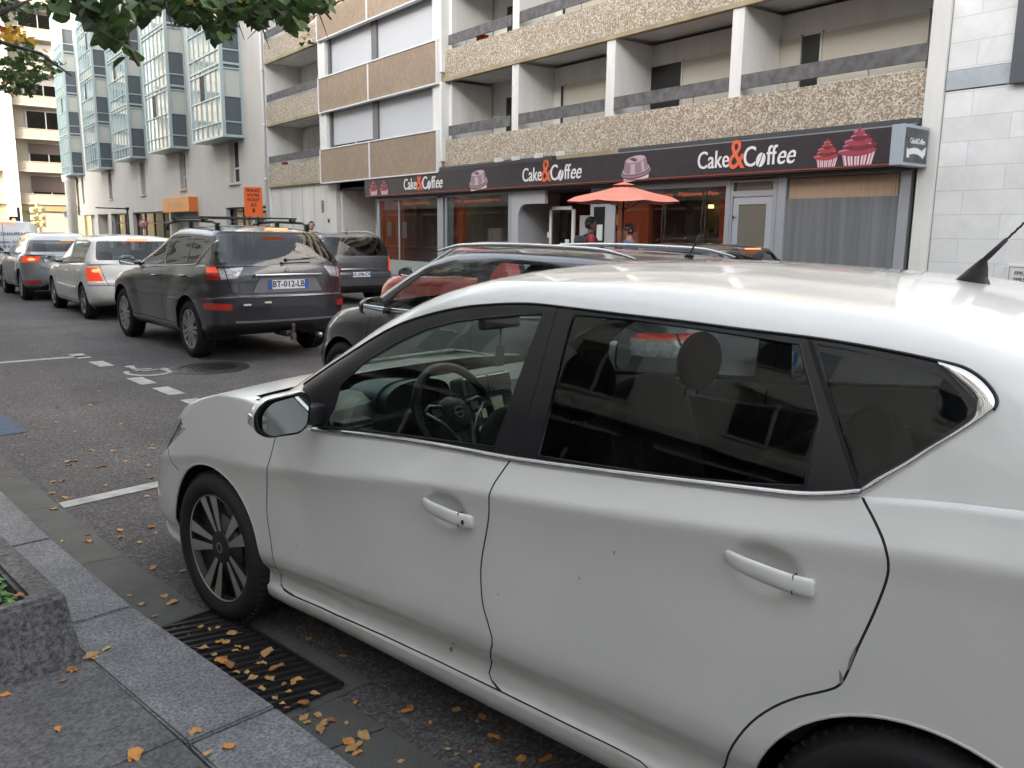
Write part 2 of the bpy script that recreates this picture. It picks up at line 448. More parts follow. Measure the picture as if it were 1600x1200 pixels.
def arch_poly(uc, zc, r, n=40):
    return [(uc - r, 0.0)] + [(uc + r * cos(radians(180 - 180 * i / n)), zc + r * sin(radians(180 - 180 * i / n))) for i in range(n + 1)] + [(uc + r, 0.0)]
def wheel_parts(parent, u, w, z, R, rimr, wd, style, sidesign, steer=0.0, mrim=None, mdark=None):
    """wheel > tyre, rim (spokes). style: (count, kind)"""
    side = sidesign
    hold = Matrix.Translation((w, -u, z)) @ Matrix.Rotation(steer, 4, 'Z') @ Matrix.Rotation(pi / 2 * side, 4, 'Y')   # local +Z points outwards
    b = MB(); b.M = None
    # barrel and brake disc: the wheel's own mesh
    b.lathe([(rimr * 0.97, -wd * 0.8), (rimr * 0.93, -0.03), (0.0, -0.05)], hold, 32)
    b.lathe([(0.15, -0.035), (0.15, -0.02), (0.0, -0.02)], hold, 24)
    wh = b.build('wheel', mdark or mat('wheel_dark', (0.02, 0.02, 0.02), 0.5), parent)
    t = MB(); h = wd
    prof = [(rimr * 0.98, -0.012), (rimr * 1.03, 0.004), (rimr + (R - rimr) * 0.35, 0.014), (rimr + (R - rimr) * 0.7, 0.010), (R - 0.022, -0.006), (R - 0.008, -0.018), (R - 0.001, -0.034),
            (R, -0.050), (R - 0.007, -0.052), (R - 0.007, -0.059), (R, -0.061), (R, -0.09), (R - 0.007, -0.092), (R - 0.007, -0.10), (R, -0.102), (R, -0.135), (R - 0.007, -0.137), (R - 0.007, -0.144), (R, -0.146), (R, -h + 0.03),
            (R - 0.012, -h + 0.01), (R - 0.04, -h), (rimr, -h + 0.01)]
    t.lathe(prof, hold, 64)
    for k in range(64):      # shoulder sipes
        a = 2 * pi * k / 64
        t.M = hold @ Matrix.Rotation(a, 4, 'Z')
        t.box(R - 0.012, R - 0.0005, -0.004, 0.004, -0.045, -0.012)
    t.M = None
    t.build('tyre', RUBBER, wh)
    cnt, kind = style; r = MB()
    if kind == 'black':
        r.mi = 1; r.lathe([(rimr * 0.93, -0.04), (rimr * 0.965, -0.004)], hold, 48); r.mi = 0; r.lathe([(rimr * 0.965, -0.004), (rimr * 0.985, -0.001), (rimr * 1.0, -0.012)], hold, 48)
    else: r.lathe([(rimr * 0.955, -0.03), (rimr * 0.96, -0.004), (rimr * 1.0, 0.002), (rimr * 1.012, -0.002), (rimr * 1.0, -0.02)], hold, 48)
    if kind == 'black':      # near car: dark alloy with pairs of machined faces
        r.mi = 1
        for k in range(cnt):
            a0 = 2 * pi * k / cnt + 0.3
            for sgn in (-1, 1):
                r.M = hold @ Matrix.Rotation(a0, 4, 'Z')
                r.smooth = False
                y0, y1 = (0.010, 0.030), (0.022, 0.062)
                p = [(0.058, sgn * 0.007), (0.058, sgn * 0.024), (rimr * 0.955, sgn * 0.072), (rimr * 0.965, sgn * 0.018)]
                if sgn < 0: p = p[::-1]
                vs = [(x, y, -0.024 + 0.020 * (x / rimr)) for x, y in p] + [(x, y * 0.9, -0.06) for x, y in p]
                n0 = 4
                r.mi = 0
                r.add(vs[:4], [(0, 1, 2, 3)])
                r.mi = 1
                r.add(vs, [(0, 4, 5, 1), (1, 5, 6, 2), (2, 6, 7, 3), (3, 7, 4, 0)])
            # dark web between the machined faces
            r.mi = 1
            p = [(0.05, -0.012), (0.05, 0.012), (rimr * 0.96, 0.02), (rimr * 0.96, -0.02)]
            r.add([(x, y, -0.034 + 0.018 * x / rimr) for x, y in p][::-1], [(0, 1, 2, 3)])
            r.add([(x, y, -0.034 + 0.018 * x / rimr) for x, y in p], [(0, 1, 2, 3)])
        r.M = None
        r.lathe([(0.075, -0.035), (0.068, -0.016), (0.04, -0.012), (0.0, -0.011)], hold, 24)
        r.mi = 0; r.lathe([(0.022, -0.010), (0.017, -0.0095)], hold, 20)
    else:
        for k in range(cnt):
            a0 = 2 * pi * k / cnt + 0.2
            r.M = hold @ Matrix.Rotation(a0, 4, 'Z')
            wdt = 0.030 if kind == 'spoke' else 0.052
            for (o_, s_) in (((-0.5, 1), (0.5, 1)) if kind == 'twin' else ((0, 1.5),)):
                y = o_ * wdt * 1.4
                p = [(0.04, y * 0.5 - wdt * 0.25 * s_), (0.04, y * 0.5 + wdt * 0.25 * s_), (rimr * 0.97, y + wdt * 0.42 * s_), (rimr * 0.97, y - wdt * 0.42 * s_)]
                vs = [(x, yy, -0.012 + 0.012 * (x / rimr)) for x, yy in p] + [(x, yy, -0.05) for x, yy in p]
                r.add(vs, [(0, 1, 2, 3), (0, 4, 5, 1), (1, 5, 6, 2), (2, 6, 7, 3), (3, 7, 4, 0)])
        r.M = None
        r.lathe([(0.06, -0.03), (0.055, -0.006), (0.03, 0.0), (0.0, 0.0)], hold, 20)
    r.build('rim', [mrim or SILVER, mdark or mat('wheel_dark', (0.02, 0.02, 0.02), 0.5)], wh, auto=30)
    return wh
def arch_liner(parent, sh, uc, zc, r, mpaint, hwmax):
    """dark inner arch and rolled painted lip on both sides"""
    for sg in (-1, 1):
        l = MB(); p = MB(); ring = []
        pts = [(uc - r, zc - 0.10)] + [(uc + r * cos(radians(180 - 180 * i / 30)), zc + r * sin(radians(180 - 180 * i / 30))) for i in range(31)] + [(uc + r, zc - 0.10)]
        vs = []; 
        for (u, z) in pts:
            w = sh.hwz(u, z) - 0.003; vs += [(sg * w, -u, z), (sg * (w - 0.012), -(uc + (u - uc) * 1.01), zc + (z - zc) * 1.01), (sg * 0.42, -(uc + (u - uc) * 1.01), zc + (z - zc) * 1.01)]
        n = len(pts)
        l.smooth = True
        l.add(vs, [(i * 3 + a, (i + 1) * 3 + a, (i + 1) * 3 + a + 1, i * 3 + a + 1) for i in range(n - 1) for a in (0, 1)])
        l.smooth = False
        l.add([(sg * 0.42, -u, z) for u, z in pts], [tuple(range(n))])
        p.tube([(sg * (sh.hwz(u, z) - 0.004), -u, z) for u, z in pts], 0.006, 6)
        l.build('arch_liner', BLACK, parent); p.build('arch_lip', mpaint, parent)
FONT = None
def text_mesh(s, size, ext=0.002, font=None, xs=1.0, align='CENTER', res=2):
    cu = bpy.data.curves.new('t', 'FONT'); cu.body = s; cu.size = size; cu.extrude = ext; cu.align_x = align; cu.align_y = 'CENTER'; cu.resolution_u = res
    if font: cu.font = font
    o = bpy.data.objects.new('t', cu); COL.objects.link(o)
    dg = bpy.context.evaluated_depsgraph_get(); me = bpy.data.meshes.new_from_object(o.evaluated_get(dg))
    vs = [(v.co.x * xs, v.co.y, v.co.z) for v in me.vertices]; fs = [list(p.vertices) for p in me.polygons]
    bpy.data.objects.remove(o); bpy.data.curves.remove(cu); bpy.data.meshes.remove(me)
    return vs, fs
def text_obj(name, s, size, M, m, parent, ext=0.002, xs=1.0, align='CENTER', shear=0.0, bold=0.0, res=2):
    vs, fs = text_mesh(s, size, ext, xs=xs, align=align, res=res)
    b = MB(); b.M = M
    b.add([(x + shear * y, y, z) for x, y, z in vs], fs)
    if bold:
        for dx, dy in ((bold, 0), (-bold, 0), (0, bold), (0, -bold)):
            b.add([(x + shear * y + dx, y + dy, z * 0.97) for x, y, z in vs], fs)
    return b.build(name, m, parent)
def plate(parent, M, txt, scale=1.0):
    """French style plate: M puts its centre, local x along, y up, z outwards"""
    b = MB(); b.M = M
    b.mi = 0; b.box(-0.26 * scale, 0.26 * scale, -0.055 * scale, 0.055 * scale, 0, 0.006)
    b.mi = 1; b.box(-0.26 * scale, -0.215 * scale, -0.055 * scale, 0.055 * scale, 0.006, 0.008); b.box(0.215 * scale, 0.26 * scale, -0.055 * scale, 0.055 * scale, 0.006, 0.008)
    p = b.build('licence_plate', [mat('plate_white', (0.75, 0.76, 0.78), 0.4), mat('plate_blue', (0.03, 0.10, 0.42), 0.4)], parent)
    text_obj('plate_text', txt, 0.105 * scale, M @ Matrix.Translation((0, 0, 0.007)), mat('plate_ink', (0.03, 0.03, 0.035), 0.5), p, ext=0.0015, xs=0.93, bold=0.0022 * scale)
    return p
# ------------------------------------------------------------------ the white hatchback in the foreground
NC_P = Vector((0.972, 3.311, 0)); NC_A = radians(11.67); NC_HW = 0.884
NC_LOC = NC_P + Vector((cos(NC_A), sin(NC_A), 0)) * NC_HW
WP = bpy.data.materials.new('white_paint'); WP.use_nodes = True
def paint(name, col, flake=0.0, rough=0.32, coat=1.0, dirt=0.06, metal=0.0):
    m = bpy.data.materials.new(name); m.use_nodes = True; nt = m.node_tree; b = nt.nodes['Principled BSDF']
    b.inputs['Roughness'].default_value = rough; b.inputs['Coat Weight'].default_value = coat; b.inputs['Coat Roughness'].default_value = 0.03; b.inputs['Metallic'].default_value = metal
    tc = nt.nodes.new('ShaderNodeTexCoord'); n = nt.nodes.new('ShaderNodeTexNoise'); n.inputs['Scale'].default_value = 2.3; n.inputs['Detail'].default_value = 8
    r = nt.nodes.new('ShaderNodeMapRange'); r.inputs['From Min'].default_value = .35; r.inputs['From Max'].default_value = .7; r.inputs['To Min'].default_value = 1 + dirt * .3; r.inputs['To Max'].default_value = 1 - dirt
    x = nt.nodes.new('ShaderNodeMix'); x.data_type = 'RGBA'; x.blend_type = 'MULTIPLY'; x.inputs[0].default_value = 1; x.inputs[6].default_value = (*col, 1)
    nt.links.new(tc.outputs['Object'], n.inputs['Vector']); nt.links.new(n.outputs['Fac'], r.inputs['Value']); nt.links.new(r.outputs[0], x.inputs[7])
    # road film: fine dust that grows towards the sill (a property of the paint, stays put in any light)
    sx = nt.nodes.new('ShaderNodeSeparateXYZ'); nt.links.new(tc.outputs['Object'], sx.inputs[0])
    zr = nt.nodes.new('ShaderNodeMapRange'); zr.inputs['From Min'].default_value = 0.55; zr.inputs['From Max'].default_value = 0.18; zr.inputs['To Min'].default_value = 0.0; zr.inputs['To Max'].default_value = 1.0
    nt.links.new(sx.outputs['Z'], zr.inputs['Value'])
    n3 = nt.nodes.new('ShaderNodeTexNoise'); n3.inputs['Scale'].default_value = 14; n3.inputs['Detail'].default_value = 8; nt.links.new(tc.outputs['Object'], n3.inputs['Vector'])
    mm = nt.nodes.new('ShaderNodeMath'); mm.operation = 'MULTIPLY'; nt.links.new(zr.outputs[0], mm.inputs[0]); nt.links.new(n3.outputs['Fac'], mm.inputs[1])
    m3 = nt.nodes.new('ShaderNodeMath'); m3.operation = 'MULTIPLY'; m3.inputs[1].default_value = 0.55; nt.links.new(mm.outputs[0], m3.inputs[0])
    y = nt.nodes.new('ShaderNodeMix'); y.data_type = 'RGBA'; y.inputs[7].default_value = (0.20, 0.185, 0.16, 1); nt.links.new(m3.outputs[0], y.inputs[0]); nt.links.new(x.outputs[2], y.inputs[6])
    # small scuffs
    v = nt.nodes.new('ShaderNodeTexVoronoi'); v.inputs['Scale'].default_value = 5.5; nt.links.new(tc.outputs['Object'], v.inputs['Vector'])
    cr = nt.nodes.new('ShaderNodeMath'); cr.operation = 'LESS_THAN'; cr.inputs[1].default_value = 0.022; nt.links.new(v.outputs['Distance'], cr.inputs[0])
    m4 = nt.nodes.new('ShaderNodeMath'); m4.operation = 'MULTIPLY'; m4.inputs[1].default_value = 0.35; nt.links.new(cr.outputs[0], m4.inputs[0])
    w = nt.nodes.new('ShaderNodeMix'); w.data_type = 'RGBA'; w.inputs[7].default_value = (0.08, 0.075, 0.07, 1); nt.links.new(m4.outputs[0], w.inputs[0]); nt.links.new(y.outputs[2], w.inputs[6])
    nt.links.new(w.outputs[2], b.inputs['Base Color'])
    return m
bpy.data.materials.remove(WP)
WP = paint('white_car_paint', (0.66, 0.665, 0.65), rough=0.38, dirt=0.04)

NC_LOW = Shell([(0.0, .79, -.76, 3.40), (.035, .832, -.85, 3.44), (.08, .850, -.89, 3.47), (.115, .853, -.92, 3.48), (.135, .838, -.925, 3.485), (.18, .833, -.93, 3.49), (.205, .836, -.93, 3.49), (.235, .854, -.93, 3.49), (.275, .870, -.93, 3.49),
                (.34, .8765, -.93, 3.49), (.50, .8745, -.92, 3.48), (.62, .8745, -.90, 3.46), (.74, .8795, -.86, 3.44), (.80, .8865, -.83, 3.43), (.812, .8872, -.825, 3.43), (.822, .8850, -.82, 3.425), (.87, .8725, -.79, 3.42), (.93, .858, -.75, 3.41), (1.0, .843, -.68, 3.40)],
               zlo=[(-.9, .20), (-.4, .165), (3.0, .17), (3.5, .26)], ztop=[(-.93, .67), (-.75, .715), (-.6, .755), (-.4, .82), (-.2, .89), (-.05, .935), (.08, .962), (.2, .962), (.35, .945), (.5, .925), (.66, .915), (1.05, .948), (1.33, .969), (1.6, .983), (2.0, 1.018), (2.33, 1.053), (2.47, 1.076), (2.7, 1.11), (3.0, 1.13), (3.45, 1.11)],
               Lf=.90, nf=3.7, Lr=.50, nr=3.0, dz=.015, cf=32, cm=140, cr=26, barrel=.018, um=1.5)
NC_LOW.warp = (.812, pchip([(-.5, .70), (-.2, .69), (.1, .685), (.4, .737), (.62, .80), (.9, .832), (1.16, .857), (1.55, .884), (1.9, .895), (2.2, .905), (2.6, .90), (3.4, .88)]))
NC_LOW.cap = (-.0, 3.0, pchip([(-.9, .03), (-.3, .045), (.1, .035), (.5, .05), (.9, .02), (3.5, .02)]), 2.2, (.004, .012, .03, .06, .1, .16, .24, .34, .46, .6, .78, 1.0), 0)
NC_LOW.flares = [(0, .31, .44, .010), (2.7, .31, .46, .012)]
NC_UP = Shell([(0.0, .842, .02, 3.36), (.08, .834, .12, 3.33), (.25, .814, .28, 3.28), (.375, .7975, .40, 3.22), (.5, .7795, .52, 3.17), (.75, .739, .755, 3.04), (.85, .719, .875, 2.98), (.93, .685, .985, 2.93), (1.0, .635, 1.13, 2.86)],
              zlo=[(.2, .885), (.7, .895), (1.55, .955), (2.47, 1.045), (3.4, 1.07)], ztop=[(.9, 1.440), (1.3, 1.455), (1.8, 1.468), (2.33, 1.448), (2.74, 1.420), (3.0, 1.395), (3.3, 1.35)],
              Lf=.38, nf=3.0, Lr=.45, nr=3.2, dz=.035, cf=24, cm=90, cr=20, barrel=.0, um=1.8, bottom=False)
NC_UP.cap = (1.6, 2.4, pchip([(1.0, .045), (1.6, .055), (2.6, .058), (3.1, .05)]), 2.4, (.004, .012, .03, .06, .1, .18, .3, .45, .6, .8, 1.0), 0)

def nc_uz(px, py, sh):
    """where the ray through an image point meets the left flank"""
    r = pix_ray(px, py); f = Vector((-sin(NC_A), cos(NC_A), 0)); rt = Vector((cos(NC_A), sin(NC_A), 0))
    o = EYE - NC_LOC; w = 0.86; u = z = 0
    for _ in range(14):
        t = (-w - o.dot(rt)) / r.dot(rt); p = o + r * t; u = -p.dot(f); z = p.z
        w = 0.5 * w + 0.5 * max(0.3, sh.hwz(u, z))
    return (u, z)
def L_(pts): return [nc_uz(x, y, NC_LOW) for x, y in pts]
def U_(pts): return [nc_uz(x, y, NC_UP) for x, y in pts]
T_top = [(475, 600.5), (516, 572), (570, 537), (617.5, 510), (665, 493), (712.5, 482), (760, 476.4), (823, 474.5), (880, 480), (970, 491), (1065, 502), (1160, 514.6), (1263, 527), (1340, 539), (1410, 552), (1466, 564), (1501, 572.5), (1522, 583), (1539.5, 597), (1553.5, 614.5), (1557.7, 628.5), (1551.8, 640.8)]
T_blade = [(1515, 667), (1466, 696.8), (1424, 724.8), (1389, 745.8), (1368, 760), (1347, 771)]
T_belt = [(1305, 775.5), (1252.5, 776), (1200, 771), (1100, 759), (1002, 747), (900, 733.5), (799, 719), (696.7, 699.7), (601.7, 685), (489, 673)]
T_fglass = [(506, 667), (521, 640), (532, 602), (570, 566), (617.5, 537), (665, 515), (712.5, 503), (760, 497), (807.5, 493), (849, 490), (773, 699), (696.7, 689), (601.7, 677)]
T_rglass = [(895.6, 491), (980, 499), (1070, 511), (1160, 524), (1248.7, 538), (1264.5, 598), (1281, 657), (1258, 760), (1180, 757), (1090, 749), (1001.7, 738), (920, 726), (841, 712)]
T_qglass = [(1275, 536), (1340, 548), (1410, 565), (1467.8, 585), (1497.5, 614.5), (1512.6, 639), (1509, 656), (1445, 698.5), (1396, 728.3), (1364.5, 745.8), (1348.8, 751.7), (1340, 747.5), (1315.5, 677.5), (1287.5, 583)]
T_bp = [(874, 478), (839, 600), (805, 716)]
T_rp = [(1264, 527), (1301.5, 646), (1341, 765)]
T_seamB = [(798, 718), (784, 738), (772, 756), (764, 776), (763, 812), (754, 864), (751, 900), (754, 944), (764, 980), (768.8, 1008), (764, 1052), (783, 1081)]
T_seamR = [(1341, 765), (1350, 783), (1366.8, 815), (1382.5, 853.5), (1387.8, 881.5), (1384, 909.5), (1365, 958.5), (1340.5, 1011), (1321, 1056.5), (1309, 1072), (1288, 1080), (1246, 1089.8), (1207.5, 1105.5), (1172.5, 1130), (1144.5, 1165), (1132, 1198)]
T_seamF = [(484, 668), (440, 672), (430, 685), (421, 720), (417, 762), (417, 804), (423, 846), (430, 884.5), (438.7, 912.5), (458, 931)]
T_rock = [(458, 931), (525, 961), (600, 994), (690, 1036), (783, 1081), (890, 1134), (1000, 1190)]

def build_near_car():
    root = empty('parked_car', NC_LOC, NC_A)
    tag(root, 'large white hatchback parked in the foreground beside the kerb with black rear windows', 'car')
    cb = CarBM(); cb.add(NC_LOW, 0); cb.add(NC_UP, 1)
    s0 = lambda f: f[cb.sl] == 0 and left(f); s1 = lambda f: f[cb.sl] == 1 and left(f)
    m0 = lambda f: f[cb.sl] == 0 and right(f); m1 = lambda f: f[cb.sl] == 1 and right(f)
    top = U_(T_top); blade = U_(T_blade); belt = U_(T_belt)
    seamB = L_(T_seamB); seamR = L_(T_seamR); seamF = L_(T_seamF); rock = L_(T_rock)
    uR, zR = seamR[-1]
    seamR = seamR + [(uR - .035, zR - .06), (uR - .05, zR - .12), (rock[-1][0] + (uR - .06 - rock[-1][0]) * 1.0, .235)]
    rock = rock + [(seamR[-1][0], .235)]
    arF = arch_poly(0, .307, .356); arR = arch_poly(2.7, .307, .361)
    door_f = seamF + rock[:5] + seamB[::-1] + [(seamF[0][0], seamF[0][1] + .01)]
    door_r = seamB + rock[5:] + seamR[::-1]
    for sl, sr, sd in ((s0, s1, 'left'), (m0, m1, 'right')):
        cb.cut('arch', arF, 'S', sl); cb.cut('arch', arR, 'S', sl)
        cb.cut('door|front_' + sd, door_f, 'S', sl); cb.cut('door|rear_' + sd, door_r, 'S', sl, keep=())
        for ln in (smooth_line(seamB, 3), smooth_line(seamR[:-1], 3), smooth_line(seamF, 3)):
            cb.cut('seam', band(ln, .0055), 'S', sl, keep=(1, 2, 3, 4, 5, 6, 7, 8))
        cb.cut('seam', band(rock, .004), 'S', sl, keep=(1, 2, 3, 4, 5, 6, 7, 8))
        # fender and bumper gap, filler cap only on the far flank
        cb.cut('seam', band(L_([(262, 693), (264, 710), (270, 725), (280, 736)]), .005), 'S', sl)
        cb.cut('window_trim', top + blade + belt, 'S', sr)
    tid = {v: k for k, v in cb.names.items()}
    tr = (tid['window_trim'],)
    for sr, sd in ((s1, 'left'), (m1, 'right')):
        cb.cut('side_window|front_' + sd, roundpoly(U_(T_fglass), .015), 'S', sr, keep=tr)
        cb.cut('side_window|rear_' + sd, roundpoly(U_(T_rglass), [.02] + [0] * 3 + [.02, 0, 0, .015] + [0] * 4 + [.02]), 'S', sr, keep=tr)
        cb.cut('side_window|quarter_' + sd, U_(T_qglass), 'S', sr, keep=tr)
        cb.cut('seam', band(U_(T_bp), .006), 'S', sr, keep=tr); cb.cut('seam', band(U_(T_rp), .010), 'S', sr, keep=tr)
    # windscreen and rear glass, seen from the front / rear
    frn = lambda f: f[cb.sl] == 1 and f.normal.y > .25 and f.calc_center_median().y > -1.45
    rear = lambda f: f[cb.sl] == 1 and f.normal.y < -.3 and f.calc_center_median().y < -2.6
    ws = roundpoly([(-.70, .93), (-.50, 1.395), (.50, 1.395), (.70, .93)], .05)
    cb.cut('windscreen', ws, 'F', frn)
    cb.cut('rear_window', roundpoly([(-.62, 1.17), (-.50, 1.385), (.50, 1.385), (.62, 1.17)], .06), 'F', rear)
    fr0 = lambda f: f[cb.sl] == 0 and f.calc_center_median().y > .2
    rr0 = lambda f: f[cb.sl] == 0 and f.calc_center_median().y < -2.9
    for sg in (-1, 1):
        half = (lambda f, sg=sg: fr0(f) and f.calc_center_median().x * sg > 0.3)
        cb.cut('headlight|%d' % sg, [(.26, -.4), ] and [(-.60, .575), (-.46, .615), (-.33, .70), (-.22, .775), (-.30, .765), (-.50, .70), (-.72, .66), (-.74, .60)], 'S', half)
        halfr = (lambda f, sg=sg: rr0(f) and f.calc_center_median().x * sg > 0.56)
        cb.cut('tail_light|%d' % sg, [(3.10, .92), (3.20, 1.03), (3.6, 1.02), (3.6, .82), (3.25, .86)], 'S', halfr)
    for sl in (s0, m0): cb.cut('headlight_side', L_([(283, 653), (273, 657), (266, 668), (259, 690), (262, 697), (270, 688), (280, 673), (285, 662)]), 'S', sl)
    cb.cut('grille', roundpoly([(-.42, .50), (-.46, .62), (.46, .62), (.42, .50)], .03), 'F', fr0)
    cb.cut('grille', roundpoly([(-.5, .24), (-.58, .38), (.58, .38), (.5, .24)], .03), 'F', fr0)
    # remove wheel arch openings; press the handle cups into the doors
    hF = L_([(700, 800)])[0]; hR = L_([(1200, 893)])[0]
    bm = cb.bm
    bmesh.ops.delete(bm, geom=[f for f in bm.faces if cb.names[f[cb.tl]] == 'arch'], context='FACES')
    for v in bm.verts:
        c = v.co
        if abs(c.x) > .8:
            for (hu, hz, ru, rz) in ((hF[0] - .012, hF[1] + .004, .078, .056), (hR[0] - .012, hR[1] + .004, .078, .056)):
                d = hypot((-c.y - hu) / ru, (c.z - hz) / rz)
                if d < 1: c.x -= (1 if c.x > 0 else -1) * .024 * (1 - d ** 3) ** .8
    open_cabin(cb, NC_LOW, NC_UP, .22)
    cb.offset = {'side_window': .006, 'windscreen': .003, 'rear_window': .003}
    GF = glassm('car_glass_clear', (.60, .68, .65), 1.52); GD = glassm('car_glass_privacy', (.36, .39, .39), 1.38)
    GW = glassm('car_glass_screen', (.70, .78, .75), 1.52)
    mats = {'body': WP, 'door': WP, 'seam': mat('panel_gap', (.01, .01, .01), .9), 'window_trim': mat('window_frame_black', (.014, .014, .017), .30, spec=.5), 'side_window': GD, 'side_window|front_left': GF, 'side_window|front_right': GF,
            'windscreen': GW, 'rear_window': GD, 'headlight': CLEARL, 'headlight_side': mat('smoked_lens', (.05, .055, .06), .08, coat=1.0), 'tail_light': REDLENS, 'grille': BLACK}
    P = cb.split(root, mats)
    if 'headlight_side' in P: P['headlight_side'].name = 'headlight'
    # doors own their windows and handles
    for sd in ('left', 'right'):
        for pos in ('front', 'rear'):
            w = P.get('side_window|%s_%s' % (pos, sd)); d = P.get('door|%s_%s' % (pos, sd))
            if w and d: w.parent = d
    if 'window_trim' in P: pass
    for sg, key in ((-1, 'left'), (1, 'right')):
        for (h, L, dn, pos) in ((hF, .104, -.012, 'front'), (hR, .104, -.012, 'rear')):
            u0, z0 = h; hb = MB(); hb.smooth = True
            # a strap handle: section ellipse swept front to back, bowed out from the door
            pts = []; rr = []
            N = 26; secs = []
            for i in range(N + 1):
                t = min(1, i / (N - 5) * .90) if i <= N - 5 else .90 + .10 * (1 - (1 - (i - N + 5) / 5) ** 2.2); u = u0 - L + 2 * L * t; z = z0 + .013 - .020 * t
                out = .010 + .020 * sin(pi * min(1, max(0, t * 1.06))) ** .7 if t < .95 else .020
                out = .008 + .022 * (1 - abs(2 * t - 1) ** 3)
                hh = .0135 + .0075 * SE(min(t, .98) / .75, 2); hh *= (SE(t / .10, 2.2) * .999 + .001) * (SE((1 - t) / .06, 3.5) * .999 + .001); hh = max(hh, .002)
                w0 = NC_LOW.hwz(u, z)
                secs.append([(sg * (w0 + out - .006 + .0075 * cos(a) * min(1, hh / .01)), -u, z + hh * (abs(sin(a)) ** .75) * (1 if sin(a) > 0 else -1)) for a in [2 * pi * k / 14 for k in range(14)]])
            vs = [p for s_ in secs for p in s_]; hb.add(vs, [(i * 14 + k, i * 14 + (k + 1) % 14, (i + 1) * 14 + (k + 1) % 14, (i + 1) * 14 + k) for i in range(N) for k in range(14)] + [tuple(range(14)), tuple(N * 14 + k for k in range(14))])
            hb.smooth = False; hb.mi = 1
            uj = u0 + L * .62; zj = z0 + .013 - .020 * .81; wj = NC_LOW.hwz(uj, zj)
            hb.box(sg * (wj + .005), sg * (wj + .0345 - .009), -uj - .0008, -uj + .0008, zj - .021, zj + .021)
            if pos == 'front':
                for a in (0, 1):
                    if a == 0: hb.ball((sg * (wj + .025), -(u0 + L * .80), z0 - .006), (.003, .006, .008), 10, 6)
            d = P['door|%s_%s' % (pos, key)]
            hb.build('handle', [WP, BLACK], d, auto=50)
        # chrome strip along the belt and blade behind the quarter glass
        st = MB(); ln = smooth_line(belt[::-1] + [blade[-1]], 3)
        vs = []
        for (u, z) in ln:
            w = NC_UP.hwz(u, z); w = max(w, NC_LOW.hwz(u, z)); vs += [(sg * (w + .001), -u, z - .003), (sg * (w + .007), -u, z + .001), (sg * (w + .006), -u, z + .010), (sg * (w - .006), -u, z + .013)]
        st.smooth = True
        st.add(vs, [(i * 4 + k, (i + 1) * 4 + k, (i + 1) * 4 + k + 1, i * 4 + k + 1) for i in range(len(ln) - 1) for k in range(3)])
        st.build('chrome_strip', CHROME, root)
        bl = MB(); bl.smooth = True
        outer = smooth_line(top[-7:] + blade, 3)
        inner_px = [(1470, 571), (1487, 592), (1503, 609), (1516, 622), (1523, 634), (1521, 648), (1512, 659), (1480, 680), (1445, 701), (1420, 717), (1396, 731), (1368, 746), (1344, 762)]
        inner = smooth_line(U_(inner_px), 3)
        def resample(a, n):
            l = [0]
            for i in range(1, len(a)): l.append(l[-1] + hypot(a[i][0] - a[i - 1][0], a[i][1] - a[i - 1][1]))
            o = []
            for k in range(n):
                t = l[-1] * k / (n - 1); i = 1
                while i < len(l) - 1 and l[i] < t: i += 1
                q = (t - l[i - 1]) / max(1e-9, l[i] - l[i - 1]); o.append((a[i - 1][0] + (a[i][0] - a[i - 1][0]) * q, a[i - 1][1] + (a[i][1] - a[i - 1][1]) * q))
            return o
        A = resample(outer, 40); B = resample(inner, 40); vs = []
        for a, b in zip(A, B):
            for k, o_ in ((0, .0005), (.12, .006), (.5, .0075), (.88, .003), (1, -.008)):
                u = a[0] + (b[0] - a[0]) * k; z = a[1] + (b[1] - a[1]) * k; vs.append((sg * (NC_UP.hwz(u, z) + o_), -u, z))
        bl.add(vs, [(i * 5 + k, (i + 1) * 5 + k, (i + 1) * 5 + k + 1, i * 5 + k + 1) for i in range(39) for k in range(4)])
        bl.build('chrome_blade', CHROME, root)
        # thin rubber edges round the door glass
        rb = MB()
        for poly in (U_(T_fglass), U_(T_rglass)):
            rb.tube([(sg * (NC_UP.hwz(u, z) - .001), -u, z) for u, z in poly], .0035, 6, closed=True)
        rb.tube([(sg * (NC_UP.hwz(u, z) + .001), -u, z) for u, z in smooth_line(U_(T_top[:]), 3)], .004, 6)
        rb.build('window_seal', BLACK, root)
        # roof ditch
        dl = MB(); pts = smooth_line([nc_uz(x, y, NC_UP) for x, y in ((600, 505), (665, 474), (712, 460), (780, 448.5), (888, 447.5), (1002, 451.5), (1128, 462), (1280, 476), (1340, 485), (1600, 517))], 4)
        dl.tube([(sg * (NC_UP.half(.93, u) + .0), -u, NC_UP.z(.93, u)) for u in [1.3 + .05 * i for i in range(32)]], .002, 5)
        # mirror: white shell, dark glass facing back, lamp strip
        MM = Matrix.Translation((sg * .985, -.70, .998)) @ Matrix.Rotation(sg * radians(14), 4, 'Z') @ Matrix.Rotation(radians(3), 4, 'X') @ Matrix.Scale(-sg, 4, (1, 0, 0)) @ Matrix.Scale(.86, 4)
        mi = MB(); mi.M = MM
        # profile (x across: + is inboard), rounded trapezium
        prof = roundpoly([(-.118, -.050), (-.122, .022), (-.075, .072), (.085, .092), (.105, .050), (.095, -.045), (.060, -.078), (-.075, -.080)], [.03, .03, .05, .04, .03, .04, .03, .03], 5)
        secs = []
        for (y, sc) in ((-.030, .93), (-.036, .985), (-.026, 1.0), (.0, 1.0), (.03, .96), (.055, .86), (.075, .68), (.088, .42), (.092, .1)):
            secs.append([(x * sc, y, z * sc) for x, z in prof])
        n = len(prof); vs = [p for s_ in secs for p in s_]
        mi.smooth = True
